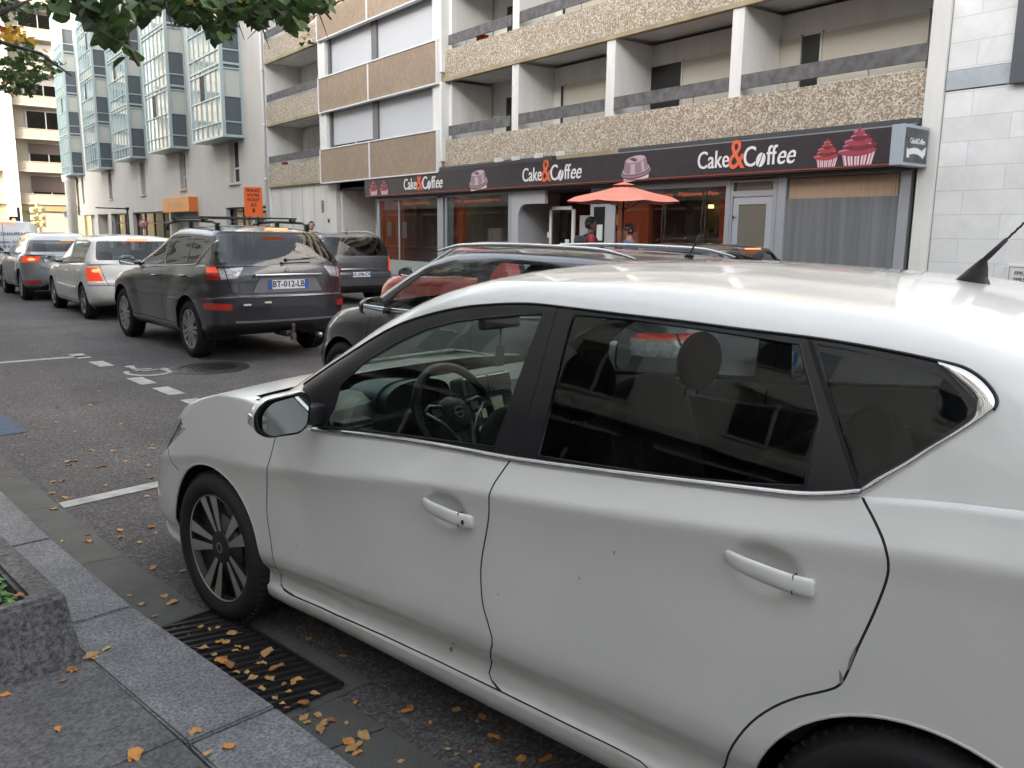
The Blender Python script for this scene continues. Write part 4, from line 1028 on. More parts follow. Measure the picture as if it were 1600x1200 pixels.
def traffic():
    GRP = 'cars queuing in the street'
    DGREY = paint('dark_grey_paint', (.045, .044, .052), rough=.28, metal=.35, dirt=.05); GREY = paint('graphite_paint', (.10, .10, .112), rough=.30, metal=.35, dirt=.05)
    WHT = paint('warm_white_paint', (.72, .72, .69), rough=.34, dirt=.05); SIL = paint('silver_paint', (.33, .34, .36), rough=.30, metal=.6, dirt=.05); RED = paint('red_paint', (.42, .014, .012), rough=.30, dirt=.03)
    MPVG = paint('grey_mpv_paint', (.10, .10, .11), rough=.32, metal=.4, dirt=.05); BLK = paint('black_paint', (.012, .012, .014), rough=.28, dirt=.02)
    TINT = glassm('car_glass_privacy_b', (.05, .055, .06), 1.5); BLUEG = glassm('car_glass_bluish', (.14, .16, .19), 1.6)
    # --- dark grey four-wheel drive
    def suv_extra(root, low, up, P, cb):
        # black roof bars across the rails
        for u in (1.62, 2.62):
            b = MB(); z = up.ztop(u) + .145
            b.box(-.66, .66, -u - .022, -u + .022, z - .008, z + .012, .006)
            for sd in (-1, 1): b.box(sd * .60 - .04, sd * .60 + .04, -u - .035, -u + .035, z - .06, z - .002, .015)
            b.build('roof_bar', BLACK, root, auto=50)
        b = MB(); b.box(-.04, .04, -3.66, -3.30, .30, .37, .01); b.tube([(0, -3.60, .34), (0, -3.72, .345), (0, -3.76, .38), (0, -3.76, .43)], .018, 8); b.ball((0, -3.76, .45), .028, 12, 8); b.box(-.03, .03, -3.78, -3.72, .27, .36, .01); b.build('tow_hook', mat('rusty_iron', (.09, .07, .055), .7, metal=.3), root, auto=40)
        b = MB(); b.tube([(.45, -3.35, .30), (.45, -3.62, .29)], .03, 10); b.build('exhaust', SILVER, root)
        b = MB(); M = Matrix.Translation((0, -3.675, 1.13)) @ Matrix.Rotation(pi / 2, 4, 'X')
        for k in range(3):
            a = pi / 2 + 2 * pi * k / 3; c = cos(a); s = sin(a); p = [(0, 0), (.022 * cos(a - .52), .022 * sin(a - .52)), (.040 * c, .040 * s), (.022 * cos(a + .52), .022 * sin(a + .52))]
            b.prism(p, M, .006)
        b.build('emblem', CHROME, root)
        b = MB()
        for (w, z) in ((-.56, .725), (-.30, .745)): b.box(w - .045, w + .045, -3.735, -3.71, z - .012, z + .012, .004)
        b.build('parking_sensor', mat('bright_spot', (.5, .5, .5), .2), root)  # two small pale grey blocks on the rear bumper
        b = MB(); b.box(-.44, .44, -3.715, -3.67, 1.055, 1.085, .008); b.build('chrome_bar', CHROME, root, auto=40)
        b = MB(); p = roundpoly([(-.46, .86), (-.36, 1.045), (.36, 1.045), (.46, .86)], .03)
        b.prism(p, Matrix.Translation((0, -3.655, 0)) @ Matrix.Rotation(pi / 2, 4, 'X'), .016); b.build('plate_recess', mat('light_grey_recess', (.20, .20, .22), .35, metal=.4), root)
        b = MB(); p = [(-.60, .99), (-.50, 1.0)] ; 
    hw = .90; z0 = .33
    S = dict(wb=2.67, R=.365, ar=.435, hw=hw, rim=.245, ur=3.66, flare=.022, Lr=.42, nr=3.0, Lf=.75,
        low=[(0, .80, -.72, 3.42), (.06, .84, -.80, 3.58), (.12, .868, -.84, 3.66), (.16, .868, -.85, 3.67), (.24, .875, -.86, 3.685), (.40, .895, -.87, 3.70), (.52, .897, -.86, 3.70), (.535, .893, -.86, 3.67), (.62, .890, -.85, 3.665), (.75, .898, -.80, 3.66), (.86, .892, -.76, 3.65), (.93, .875, -.72, 3.63), (1.0, .855, -.65, 3.60)],
        zlo=[(-.9, .34), (-.4, .27), (2.6, .28), (3.7, .36)], zt=[(-.8, .80), (-.4, .93), (.3, 1.03), (.8, 1.085), (2.0, 1.13), (3.0, 1.18), (3.7, 1.22)],
        up=[(0, .855, .25, 3.615), (.1, .845, .38, 3.60), (.5, .775, .98, 3.50), (.85, .70, 1.45, 3.38), (1, .64, 1.70, 3.30)], uzlo=[(.5, 1.05), (2, 1.10), (3.6, 1.18)], uzt=[(1.2, 1.585), (2, 1.625), (2.8, 1.61), (3.5, 1.575)], roof=(2.1, 2.9), crown=.045,
        dlo=[(.72, 1.10), (1.02, 1.32), (1.38, 1.49), (1.75, 1.545), (2.6, 1.545), (3.20, 1.515), (3.28, 1.49), (2.92, 1.19), (2.0, 1.135)],
        win=[[(.86, 1.125), (1.10, 1.32), (1.42, 1.475), (1.66, 1.515), (1.70, 1.14)], [(1.80, 1.15), (1.76, 1.52), (2.48, 1.52), (2.54, 1.185)], [(2.60, 1.19), (2.56, 1.515), (3.10, 1.49), (2.88, 1.20)]],
        chrome=[(.72, 1.095), (1.4, 1.115), (2.1, 1.14), (2.88, 1.18), (3.02, 1.25), (3.28, 1.48)],
        door=[[(.50, .40), (.42, .75), (.55, 1.04), (1.72, 1.12), (1.73, .40)], [(1.75, .40), (1.75, 1.12), (2.85, 1.17), (2.86, .95), (2.62, .82), (2.32, .68), (2.22, .40)]],
        screen=[(-.78, 1.08), (-.60, 1.54), (.60, 1.54), (.78, 1.08)], rearwin=[(-.70, 1.245), (-.80, 1.30), (-.66, 1.575), (.66, 1.575), (.80, 1.30), (.70, 1.245)], pillar_black=[(-.88, 1.20), (-.70, 1.60), (.70, 1.60), (.88, 1.20), (.6, 1.19), (-.6, 1.19)],
        rear=[('reversing_lens', [(-.785, 1.02), (-.80, 1.205), (-.52, 1.185), (-.62, 1.04)], 0), ('reversing_lens', [(.785, 1.02), (.80, 1.205), (.52, 1.185), (.62, 1.04)], 0),
              ('tail_light', [(-.95, 1.10), (-.95, 1.215), (-.81, 1.215), (-.80, 1.10)], 0), ('tail_light', [(.95, 1.10), (.95, 1.215), (.81, 1.215), (.80, 1.10)], 0), ('tail_lens', [(-.95, 1.02), (-.95, 1.10), (-.80, 1.10), (-.79, 1.02)], 0), ('tail_lens', [(.95, 1.02), (.95, 1.10), (.80, 1.10), (.79, 1.02)], 0),
              ('reflector', [(-.95, .66), (-.95, .735), (-.70, .735), (-.70, .66)], 0), ('reflector', [(.95, .66), (.95, .735), (.70, .735), (.70, .66)], 0),
              ('silver_strip', [(-.66, .50), (-.66, .525), (.66, .525), (.66, .50)], 0), ('bumper_trim', [(-.95, .30), (-.95, .46), (-.66, .497), (.66, .497), (.95, .46), (.95, .30)], 0),
              ('seam', band([(-.74, 1.2), (-.72, .98), (-.68, .86), (-.60, .80), (.60, .80), (.68, .86), (.72, .98), (.74, 1.2)], .012), 0), ('seam', band([(-.95, .80), (-.60, .80)], .01), 0), ('seam', band([(.95, .80), (.60, .80)], .01), 0)],
        side_low=[('tail_light', [(3.56, 1.10), (3.56, 1.215), (3.8, 1.215), (3.8, 1.10)]), ('tail_lens', [(3.56, 1.02), (3.56, 1.10), (3.8, 1.10), (3.8, 1.02)]), ('reflector', [(3.60, .66), (3.60, .735), (3.8, .735), (3.8, .66)])],
        front=[('headlight', [(-.85, .82), (-.80, .98), (-.50, .93), (-.50, .82)]), ('headlight', [(.85, .82), (.80, .98), (.50, .93), (.50, .82)]), ('grille', [(-.42, .5), (-.42, .9), (.42, .9), (.42, .5)])],
        paint=DGREY, glass=TINT, gfront=glassm('car_glass_dark', (.16, .18, .18), 1.5), grear=BLUEG, mirror=(.72, 1.16), handles=[(1.52, .99), (2.62, 1.03)], rails=(1.15, 3.15, .60, .075, BLACK), rail_feet=True, wheel=(7, 'twin'), mrim=mat('bright_rim', (.50, .50, .50), .3, metal=.8),
        plate=(0, .955, 3.675, 'BT-012-LB', 0.0), wiper=(-.02, 1.245, .30, 1.262, 3.655), extra=suv_extra, lipm=DGREY)
    r, low, up = make_car('suv', 'dark grey four-wheel drive with black roof bars stopped in the queue, brake lamps lit', GRP, (3.72, 13.50, 0), 4.0, S); r['category'] = 'car'
    b = MB(); b.box(-.14, .14, -3.42, -3.36, 1.600, 1.632, .006); b.build('high_brake_lamp', REDLIT2, r)
    # --- white hatchback ahead of it
    def st_extra(root, low, up, P, cb):
        b = MB(); b.box(-.17, .17, -3.10, -3.06, 1.415, 1.435, .005); b.build('high_brake_lamp', REDLIT2, root)
    S2 = dict(wb=2.60, R=.312, ar=.365, hw=.878, rim=.20, ur=3.37, Lr=.45, nr=3.4, Lf=.75,
        low=[(0, .78, -.70, 3.18), (.08, .84, -.80, 3.33), (.2, .86, -.86, 3.38), (.42, .872, -.87, 3.40), (.52, .872, -.86, 3.40), (.55, .868, -.86, 3.36), (.75, .872, -.80, 3.345), (.88, .865, -.74, 3.33), (1, .845, -.65, 3.30)],
        zlo=[(-.9, .25), (-.4, .2), (2.5, .21), (3.4, .30)], zt=[(-.8, .68), (-.4, .80), (.3, .90), (.8, .93), (2, .97), (3.3, 1.03)],
        up=[(0, .845, .18, 3.32), (.1, .838, .30, 3.30), (.5, .775, .82, 3.20), (.85, .71, 1.22, 3.10), (1, .65, 1.42, 3.04)], uzlo=[(.5, .91), (3.4, 1.0)], uzt=[(1, 1.42), (1.8, 1.455), (2.6, 1.445), (3.2, 1.40)], roof=(1.8, 2.5), crown=.045,
        dlo=[(.60, .935), (.95, 1.18), (1.32, 1.355), (1.6, 1.395), (2.6, 1.395), (2.86, 1.37), (2.84, 1.02), (2.0, .975)],
        win=[[(.75, .96), (1.02, 1.16), (1.36, 1.335), (1.62, 1.365), (1.64, .98)], [(1.74, .99), (1.72, 1.37), (2.62, 1.37), (2.80, 1.35), (2.78, 1.03)]],
        door=[[(.45, .30), (.40, .60), (.50, .90), (1.68, .965), (1.69, .30)], [(1.71, .30), (1.71, .965), (2.74, 1.01), (2.70, .82), (2.48, .74), (2.26, .60), (2.16, .30)]],
        screen=[(-.76, .93), (-.60, 1.39), (.60, 1.39), (.76, .93)], rearwin=[(-.74, 1.06), (-.66, 1.385), (.66, 1.385), (.74, 1.06)], rear=[('tail_light', [(-.90, .70), (-.92, .93), (-.75, .935), (-.66, .70)], 0), ('tail_light', [(.90, .70), (.92, .93), (.75, .935), (.66, .70)], 0), ('seam', band([(-.70, .98), (-.62, .69), (-.58, .63), (.58, .63), (.62, .69), (.70, .98)], .010), 0), ('seam', band([(-.9, .63), (-.58, .63)], .010), 0), ('seam', band([(.9, .63), (.58, .63)], .010), 0)],
        side_low=[('tail_light', [(3.24, .70), (3.22, .93), (3.5, .93), (3.5, .70)])],
        front=[('headlight', [(-.82, .62), (-.78, .80), (-.45, .74), (-.45, .62)]), ('headlight', [(.82, .62), (.78, .80), (.45, .74), (.45, .62)]), ('grille', [(-.36, .42), (-.36, .66), (.36, .66), (.36, .42)])],
        paint=WHT, grear=glassm('car_glass_bluish_light', (.30, .34, .38), 1.6), gfront=glassm('car_glass_dark', (.16, .18, .18), 1.5), mirror=(.62, 1.0), mirrorm=BLACKG, handles=[(1.46, .82), (2.48, .85)], handlem=WHT, moulding=(.62, 2.2, .52), wheel=(6, 'spoke'), plate=(0, .52, 3.405, 'AH-305-QX', 0), wiper=(-.02, 1.04, -.38, 1.075, 3.325), lit=REDLIT, aerial=(1.35, .28), extra=st_extra, trim=mat('window_frame_black', (.014, .014, .017), .30))
    r2, low2, up2 = make_car('hatchback', 'white five-door hatchback with black door mirrors between the silver car and the dark four-wheel drive', GRP, (3.58, 19.10, 0), 2.0, S2)
    for sd in (-1, 1):
        b = MB(); b.ball((sd * .775, -3.325, .885), (.075, .022, .030), 14, 8); b.build('brake_lamp', REDLIT2, r2)
    # --- silver coupe-like hatchback
    def ds_extra(root, low, up, P, cb):
        b = MB(); b.box(-.15, .15, -3.36, -3.32, 1.325, 1.345, .004); b.build('high_brake_lamp', REDLIT2, root)
        for sd in (-1, 1):
            b = MB(); b.ball((sd * .76, -3.43, .93), (.08, .03, .03), 14, 8); b.build('brake_lamp', REDLIT2, root)
            b = MB(); b.box(sd * .46, sd * .20, -3.50, -3.44, .36, .42, .02); b.build('exhaust', CHROME, root, auto=40)
    S3 = dict(wb=2.61, R=.335, ar=.385, hw=.905, rim=.23, ur=3.46, Lr=.55, nr=2.8, Lf=.75, flare=.02,
        low=[(0, .80, -.70, 3.25), (.08, .86, -.78, 3.40), (.2, .885, -.82, 3.46), (.42, .90, -.83, 3.48), (.6, .895, -.82, 3.475), (.8, .89, -.78, 3.46), (.92, .875, -.72, 3.46), (1, .84, -.65, 3.44)],
        zlo=[(-.9, .28), (-.4, .22), (2.5, .23), (3.5, .32)], zt=[(-.8, .75), (-.4, .86), (.3, .95), (.8, .98), (2, 1.0), (2.8, 1.06), (3.5, 1.06)],
        up=[(0, .845, .15, 3.46), (.12, .83, .30, 3.44), (.5, .765, .85, 3.32), (.85, .68, 1.25, 3.10), (1, .60, 1.5, 2.9)], uzlo=[(.5, .96), (3.4, 1.03)], uzt=[(1, 1.40), (1.8, 1.46), (2.6, 1.44), (3.4, 1.33)], roof=(1.8, 2.4), crown=.05,
        dlo=[(.65, .98), (1.0, 1.20), (1.4, 1.375), (1.7, 1.40), (2.5, 1.375), (2.95, 1.25), (3.05, 1.16), (2.6, 1.06), (2.0, 1.02)],
        win=[[(.80, 1.0), (1.08, 1.19), (1.44, 1.345), (1.7, 1.37), (1.72, 1.03)], [(1.80, 1.035), (1.78, 1.375), (2.48, 1.35), (2.85, 1.24), (2.55, 1.08)]], chrome=[(.65, .975), (1.4, 1.0), (2.1, 1.02), (2.65, 1.065)],
        door=[[(.48, .32), (.42, .65), (.52, .95), (1.74, 1.01), (1.74, .32)], [(1.76, .32), (1.76, 1.01), (2.70, 1.04), (2.66, .85), (2.45, .74), (2.26, .62), (2.14, .32)]],
        screen=[(-.76, .99), (-.58, 1.39), (.58, 1.39), (.76, .99)], rearwin=[(-.72, 1.10), (-.62, 1.30), (.62, 1.30), (.72, 1.10)], pillar_black=[(-.80, 1.09), (-.68, 1.335), (.68, 1.335), (.80, 1.09)],
        rear=[('tail_light', [(-.93, .84), (-.93, 1.0), (-.58, .99), (-.60, .90)], 0), ('tail_light', [(.93, .84), (.93, 1.0), (.58, .99), (.60, .90)], 0), ('reflector', [(-.92, .38), (-.92, .46), (-.60, .47), (-.60, .40)], 0), ('reflector', [(.92, .38), (.92, .46), (.60, .47), (.60, .40)], 0), ('bumper_trim', [(-.62, .30), (-.50, .36), (-.40, .52), (.40, .52), (.50, .36), (.62, .30)], 0), ('seam', band([(-.72, 1.05), (-.62, .82), (-.55, .72), (.55, .72), (.62, .82), (.72, 1.05)], .010), 0)],
        side_low=[('tail_light', [(3.12, .90), (3.18, .99), (3.6, .99), (3.6, .84)]), ('reflector', [(3.28, .38), (3.28, .46), (3.6, .46), (3.6, .38)])],
        front=[('headlight', [(-.84, .68), (-.80, .86), (-.45, .80), (-.45, .68)]), ('headlight', [(.84, .68), (.80, .86), (.45, .80), (.45, .68)])],
        paint=SIL, glass=TINT, grear=BLUEG, mirror=(.68, 1.04), mirrorm=BLACK, handles=[(1.5, .87)], handlem=CHROME, wheel=(5, 'twin'), plate=(0, .60, 3.49, 'CB-771-WM', 0), extra=ds_extra)
    make_car('hatchback', 'silver hatchback with dark roof spoiler behind the white van, its lamps glowing red', GRP, (3.25, 24.1, 0), 1.45, S3)
    # --- white van at the head of the queue
    def van_extra(root, low, up, P, cb):
        TI = mat('van_lettering', (.10, .12, .20), .6); MM = lambda z, w=0: Matrix.Translation((w, -3.405, z)) @ Matrix.Rotation(pi / 2 - .06, 4, 'X')
        text_obj('van_text', 'ELECTRO CHAUFFAGE', .115, MM(1.43), TI, root, xs=1.1, bold=.003)
        text_obj('van_text', 'Plomberie  Sanitaire  Dépannage', .085, MM(1.21), TI, root, xs=1.1, shear=.2, bold=.002); text_obj('van_text', '04 76 29 51 87', .085, MM(1.08), TI, root, xs=1.1, bold=.003)
        b = MB(); b.box(-.16, .16, -3.35, -3.30, 1.735, 1.76, .005)
        for q in (-.32, .12): b.box(q, q + .16, -3.37, -3.32, 1.72, 1.75, .005)
        b.build('high_brake_lamp', REDLIT2, root)
    S4 = dict(cat='van', wb=2.70, R=.32, ar=.37, hw=.92, rim=.20, ur=3.40, Lr=.22, nr=3.6, Lf=.7,
        low=[(0, .80, -.70, 3.30), (.1, .88, -.80, 3.40), (.3, .90, -.84, 3.42), (.6, .91, -.84, 3.41), (.85, .905, -.78, 3.40), (1, .89, -.70, 3.39)], zlo=[(-.9, .26), (3.5, .30)], zt=[(-.8, .80), (-.3, .92), (.4, 1.02), (1, 1.05), (3.4, 1.05)],
        up=[(0, .89, .1, 3.39), (.3, .87, .45, 3.38), (.8, .82, 1.0, 3.33), (1, .77, 1.3, 3.29)], uzlo=[(.5, 1.02), (3.4, 1.02)], uzt=[(1.2, 1.72), (3.3, 1.75)], roof=(1.8, 2.9), crown=.05, uLr=.15, unr=4,
        dlo=[(.62, 1.07), (1.2, 1.58), (1.9, 1.62), (1.9, 1.08)], win=[[(.76, 1.10), (1.24, 1.54), (1.85, 1.58), (1.85, 1.11)]], door=[[(.5, .35), (.45, .7), (.52, 1.03), (1.92, 1.04), (1.92, .35)]],
        screen=[(-.80, 1.08), (-.68, 1.64), (.68, 1.64), (.80, 1.08)], rearwin=[(-.01, 1.29), (-.01, 1.292), (.01, 1.292), (.01, 1.29)], rear=[('tail_light', rear_lamp(.75, 1.04, -.93, -.80), 0), ('tail_light', rear_lamp(.75, 1.04, .80, .93), 0), ('seam', band([(0, .5), (0, 1.04)], .012), 0), ('seam', band([(0, 1.02), (0, 1.72)], .012), 1), ('bumper_trim', rear_lamp(.2, .46, -.95, .95), 0)],
        paint=paint('van_white_paint', (.60, .64, .66), dirt=.06), mirror=(.62, 1.15), plate=(0, .62, 3.43, 'DK-914-HS', 0), wheel=(6, 'spoke'), extra=van_extra)
    make_car('van', 'white tradesman van with blue lettering on its closed rear doors at the left edge', GRP, (2.66, 30.2, 0), 1.2, S4)
    # --- dark grey estate beside the white hatchback
    S5 = dict(wb=2.70, R=.318, ar=.372, hw=.905, rim=.21, ur=3.66, Lr=.50, nr=2.8, Lf=.95, nf=2.6,
        low=[(0, .80, -.72, 3.45), (.08, .86, -.82, 3.58), (.2, .885, -.87, 3.66), (.42, .898, -.88, 3.68), (.58, .898, -.86, 3.67), (.62, .893, -.84, 3.65), (.8, .893, -.80, 3.62), (.92, .875, -.75, 3.60), (1, .845, -.68, 3.58)],
        zlo=[(-.9, .25), (-.4, .19), (2.5, .20), (3.6, .28)], zt=[(-.85, .70), (-.5, .80), (-.28, .86), (0, .925), (.3, .965), (.6, .968), (1.5, .99), (2.6, 1.02), (3.6, 1.06)],
        up=[(0, .845, -.02, 3.56), (.1, .838, .08, 3.54), (.36, .805, .30, 3.47), (.59, .775, .52, 3.40), (.81, .735, .73, 3.32), (.93, .69, .93, 3.24), (1, .64, 1.08, 3.18)], uzlo=[(.0, .91), (.3, .92), (1.5, .955), (3.6, 1.03)], uzt=[(.9, 1.425), (1.3, 1.452), (1.8, 1.465), (2.5, 1.455), (3.3, 1.405)], roof=(1.7, 2.8), crown=.035,
        dlo=[(.36, .965), (.60, 1.10), (.84, 1.235), (1.08, 1.335), (1.36, 1.395), (1.8, 1.42), (2.7, 1.405), (3.25, 1.345), (3.30, 1.30), (3.0, 1.09), (2.0, 1.01)],
        win=[[(.66, 1.0), (.70, 1.08), (.95, 1.235), (1.18, 1.325), (1.42, 1.37), (1.66, 1.385), (1.72, 1.03)], [(1.86, 1.04), (1.80, 1.39), (2.55, 1.38), (2.62, 1.06)], [(2.68, 1.07), (2.62, 1.37), (3.18, 1.31), (2.95, 1.10)]], chrome=[(.45, .972), (1.2, .985), (2.0, 1.01), (3.0, 1.085)],
        door=[[(.45, .30), (.38, .62), (.44, .93), (1.72, 1.0), (1.74, .30)], [(1.76, .30), (1.74, 1.0), (2.82, 1.05), (2.80, .85), (2.52, .76), (2.30, .62), (2.20, .30)]],
        screen=[(-.76, .97), (-.62, 1.415), (.62, 1.415), (.76, .97)], rearwin=[(-.72, 1.12), (-.60, 1.37), (.60, 1.37), (.72, 1.12)],
        rear=[('tail_light', [(-.92, .98), (-.92, 1.06), (-.56, 1.05), (-.60, .98)], 0), ('tail_light', [(.92, .98), (.92, 1.06), (.56, 1.05), (.60, .98)], 0), ('reversing_lens', [(-.92, .88), (-.92, .98), (-.60, .98), (-.64, .88)], 0), ('reversing_lens', [(.92, .88), (.92, .98), (.60, .98), (.64, .88)], 0), ('seam', band([(-.74, 1.05), (-.72, .80), (-.66, .66), (.66, .66), (.72, .80), (.74, 1.05)], .012), 0)],
        side_low=[('tail_light', [(3.22, 1.0), (3.30, 1.06), (3.8, 1.05), (3.8, .98)]), ('reversing_lens', [(3.26, .92), (3.22, .98), (3.8, .98), (3.8, .88)])],
        front=[('headlight', [(-.88, .62), (-.86, .80), (-.50, .76), (-.50, .62)]), ('headlight', [(.88, .62), (.86, .80), (.50, .76), (.50, .62)])],
        paint=GREY, trim=BLACKG, gfront=glassm('car_glass_green', (.78, .86, .84), 1.45), glass=glassm('car_glass_green2', (.62, .68, .67), 1.45), mirror=(.66, 1.0), mirrorm=BLACKG, handles=[(1.5, .87), (2.55, .90)], rails=(1.0, 3.0, .595, .030, mat('polished_rail', (.62, .63, .64), .22, metal=.95)), wheel=(5, 'twin'), plate=(0, .80, 3.70, 'QF-449-JR', 0), aerial=(3.0, .16))
    make_car('estate_car', 'dark grey estate with polished roof rails right behind the white hatchback', GRP, (4.07, 6.83, 0), 7.0, S5)
    # --- grey people carrier
    S6 = dict(wb=2.9, R=.33, ar=.385, hw=.90, rim=.21, ur=3.85, Lr=.35, nr=3.6, Lf=.7,
        low=[(0, .80, -.70, 3.72), (.1, .86, -.80, 3.82), (.3, .885, -.84, 3.86), (.52, .893, -.84, 3.87), (.56, .888, -.84, 3.84), (.8, .885, -.80, 3.84), (1, .86, -.70, 3.82)], zlo=[(-.9, .26), (3.9, .26)], zt=[(-.8, .80), (-.3, .90), (.4, 1.0), (1, 1.03), (3.8, 1.07)],
        up=[(0, .86, .15, 3.82), (.3, .82, .5, 3.78), (.8, .74, 1.05, 3.68), (1, .68, 1.35, 3.60)], uzlo=[(.5, 1.0), (3.8, 1.05)], uzt=[(1.2, 1.49), (2.5, 1.53), (3.7, 1.50)], roof=(1.8, 3.0), crown=.04,
        dlo=[(.68, 1.05), (1.2, 1.38), (1.6, 1.45), (3.55, 1.43), (3.6, 1.12)], win=[[(.82, 1.07), (1.26, 1.35), (1.7, 1.42), (1.7, 1.08)], [(1.78, 1.09), (1.78, 1.42), (2.7, 1.42), (2.7, 1.11)], [(2.78, 1.11), (2.78, 1.42), (3.48, 1.40), (3.48, 1.13)]], door=[[(.5, .35), (.45, .7), (.55, 1.0), (1.74, 1.03), (1.74, .35)], [(1.76, .35), (1.76, 1.03), (2.74, 1.05), (2.74, .8), (2.5, .7), (2.36, .35)]],
        screen=[(-.78, 1.06), (-.66, 1.42), (.66, 1.42), (.78, 1.06)], rearwin=[(-.78, 1.10), (-.68, 1.45), (.68, 1.45), (.78, 1.10)], pillar_black=[(-.86, 1.07), (-.74, 1.48), (.74, 1.48), (.86, 1.07)],
        rear=[('tail_light', [(-.93, .72), (-.93, 1.05), (-.76, 1.04), (-.74, .78)], 0), ('tail_light', [(.93, .72), (.93, 1.05), (.76, 1.04), (.74, .78)], 0), ('bumper_trim', rear_lamp(.2, .42, -.95, .95), 0), ('seam', band([(-.8, .60), (.8, .60)], .012), 0)], side_low=[('tail_light', [(3.62, .74), (3.66, 1.04), (4, 1.04), (4, .72)])],
        paint=MPVG, glass=TINT, grear=TINT, mirror=(.7, 1.1), plate=(0, .67, 3.88, 'AX-298-CW', 0), wheel=(7, 'spoke'), rails=(1.4, 3.4, .62, .05, SILVER), aerial=(3.2, .12))
    r, l6, u6 = make_car('people_carrier', 'grey people carrier seen from behind near the shop, right of the four-wheel drive', GRP, (8.36, 20.55, 0), 1.0, S6)
    b = MB(); b.box(-.50, .50, -3.88, -3.84, .775, .80, .006); b.build('chrome_bar', CHROME, r, auto=40)
    # --- small red car with pale roof
    S7 = dict(wb=2.45, R=.30, ar=.35, hw=.84, rim=.19, ur=3.05, Lr=.45, nr=2.8, Lf=.8, nf=2.5,
        low=[(0, .76, -.60, 2.85), (.1, .81, -.70, 3.0), (.3, .83, -.74, 3.05), (.6, .838, -.72, 3.05), (.85, .83, -.66, 3.02), (1, .79, -.58, 3.0)], zlo=[(-.8, .24), (3.1, .26)], zt=[(-.7, .72), (-.3, .86), (.3, .95), (.8, .97), (3.0, 1.02)],
        up=[(0, .79, .25, 2.98), (.1, .785, .36, 2.96), (.5, .73, .80, 2.86), (.85, .66, 1.15, 2.72), (1, .60, 1.35, 2.62)], uzlo=[(.3, .93), (3, .98)], uzt=[(1, 1.395), (1.6, 1.425), (2.2, 1.42), (2.9, 1.38)], roof=(1.6, 2.2), crown=.05,
        dlo=[(.60, .965), (.92, 1.17), (1.28, 1.34), (1.5, 1.37), (2.5, 1.35), (2.62, 1.28), (2.4, 1.03)], win=[[(.74, .985), (1.0, 1.16), (1.32, 1.32), (1.5, 1.345), (1.78, 1.34), (1.82, 1.0)], [(1.92, 1.01), (1.88, 1.34), (2.45, 1.32), (2.52, 1.26), (2.34, 1.04)]], door=[[(.48, .32), (.42, .65), (.52, .93), (1.88, .99), (1.9, .32)]],
        screen=[(-.70, .98), (-.56, 1.36), (.56, 1.36), (.70, .98)], rearwin=[(-.64, 1.05), (-.55, 1.34), (.55, 1.34), (.64, 1.05)], front=[('headlight', [(-.78, .60), (-.76, .80), (-.5, .78), (-.5, .62)]), ('headlight', [(.78, .60), (.76, .80), (.5, .78), (.5, .62)])],
        rear=[('tail_light', rear_lamp(.7, .95, -.85, -.66), 0), ('tail_light', rear_lamp(.7, .95, .66, .85), 0)], paint=RED, gfront=glassm('car_glass_green', (.78, .86, .84), 1.45), mirror=(.66, 1.02), mirrorm=BLACK, plate=(0, .5, 3.06, 'EB-166-KD', 0), wheel=(7, 'spoke'), trim=BLACKG)
    r, l7, u7 = make_car('small_car', 'small red car with pale roof edge between the estate and the shop', GRP, (7.0, 11.35, 0), 3.0, S7)
    b = MB(); b.smooth = True       # pale roof skin
    us = [1.35 + 1.25 * i / 16 for i in range(17)]; vs = []
    for u in us:
        wr = u7.half(.97, u)
        for k in range(-6, 7):
            t = k / 6; vs.append((wr * t * .99, -u, u7.ztop(u) + .004 + .05 * (1 - abs(t) ** 2.4) + .004))
    b.add(vs, [(i * 13 + k, i * 13 + k + 1, (i + 1) * 13 + k + 1, (i + 1) * 13 + k) for i in range(16) for k in range(12)]); b.build('pale_roof', mat('pale_roof_paint', (.55, .56, .56), .3, coat=.8), r)
    for sd in (-1, 1):
        b = MB(); b.tube([(sd * (u7.half(.06, .35 + .0) * .90), -.40, 1.0)] + [(sd * u7.half(f, u7.uf(f) + .16), -(u7.uf(f) + .16), u7.z(f, u7.uf(f) + .16) + .012) for f in (.1, .25, .4, .55, .7, .85, .97)] + [(sd * u7.half(.97, u), -u, u7.z(.97, u) + .01) for u in (1.5, 1.8, 2.1, 2.4, 2.6)], .024, 8); b.build('pale_pillar', mat('pale_roof_paint', (.55, .56, .56), .3, coat=.8), r)
    # --- black hatchback parked on the far side
    S8 = dict(S2); S8.update(paint=BLK, glass=TINT, grear=TINT, gfront=TINT, lit=REDLENS, mirrorm=BLACK, handlem=BLK, aerial=None, plate=(0, .52, 3.405, 'BN-527-TF', 0)); S8.pop('moulding')
    make_car('hatchback', 'black hatchback parked by the shop door, only its roof and high brake lamp showing', GRP, (9.85, 10.55, 0), 2.0, S8)
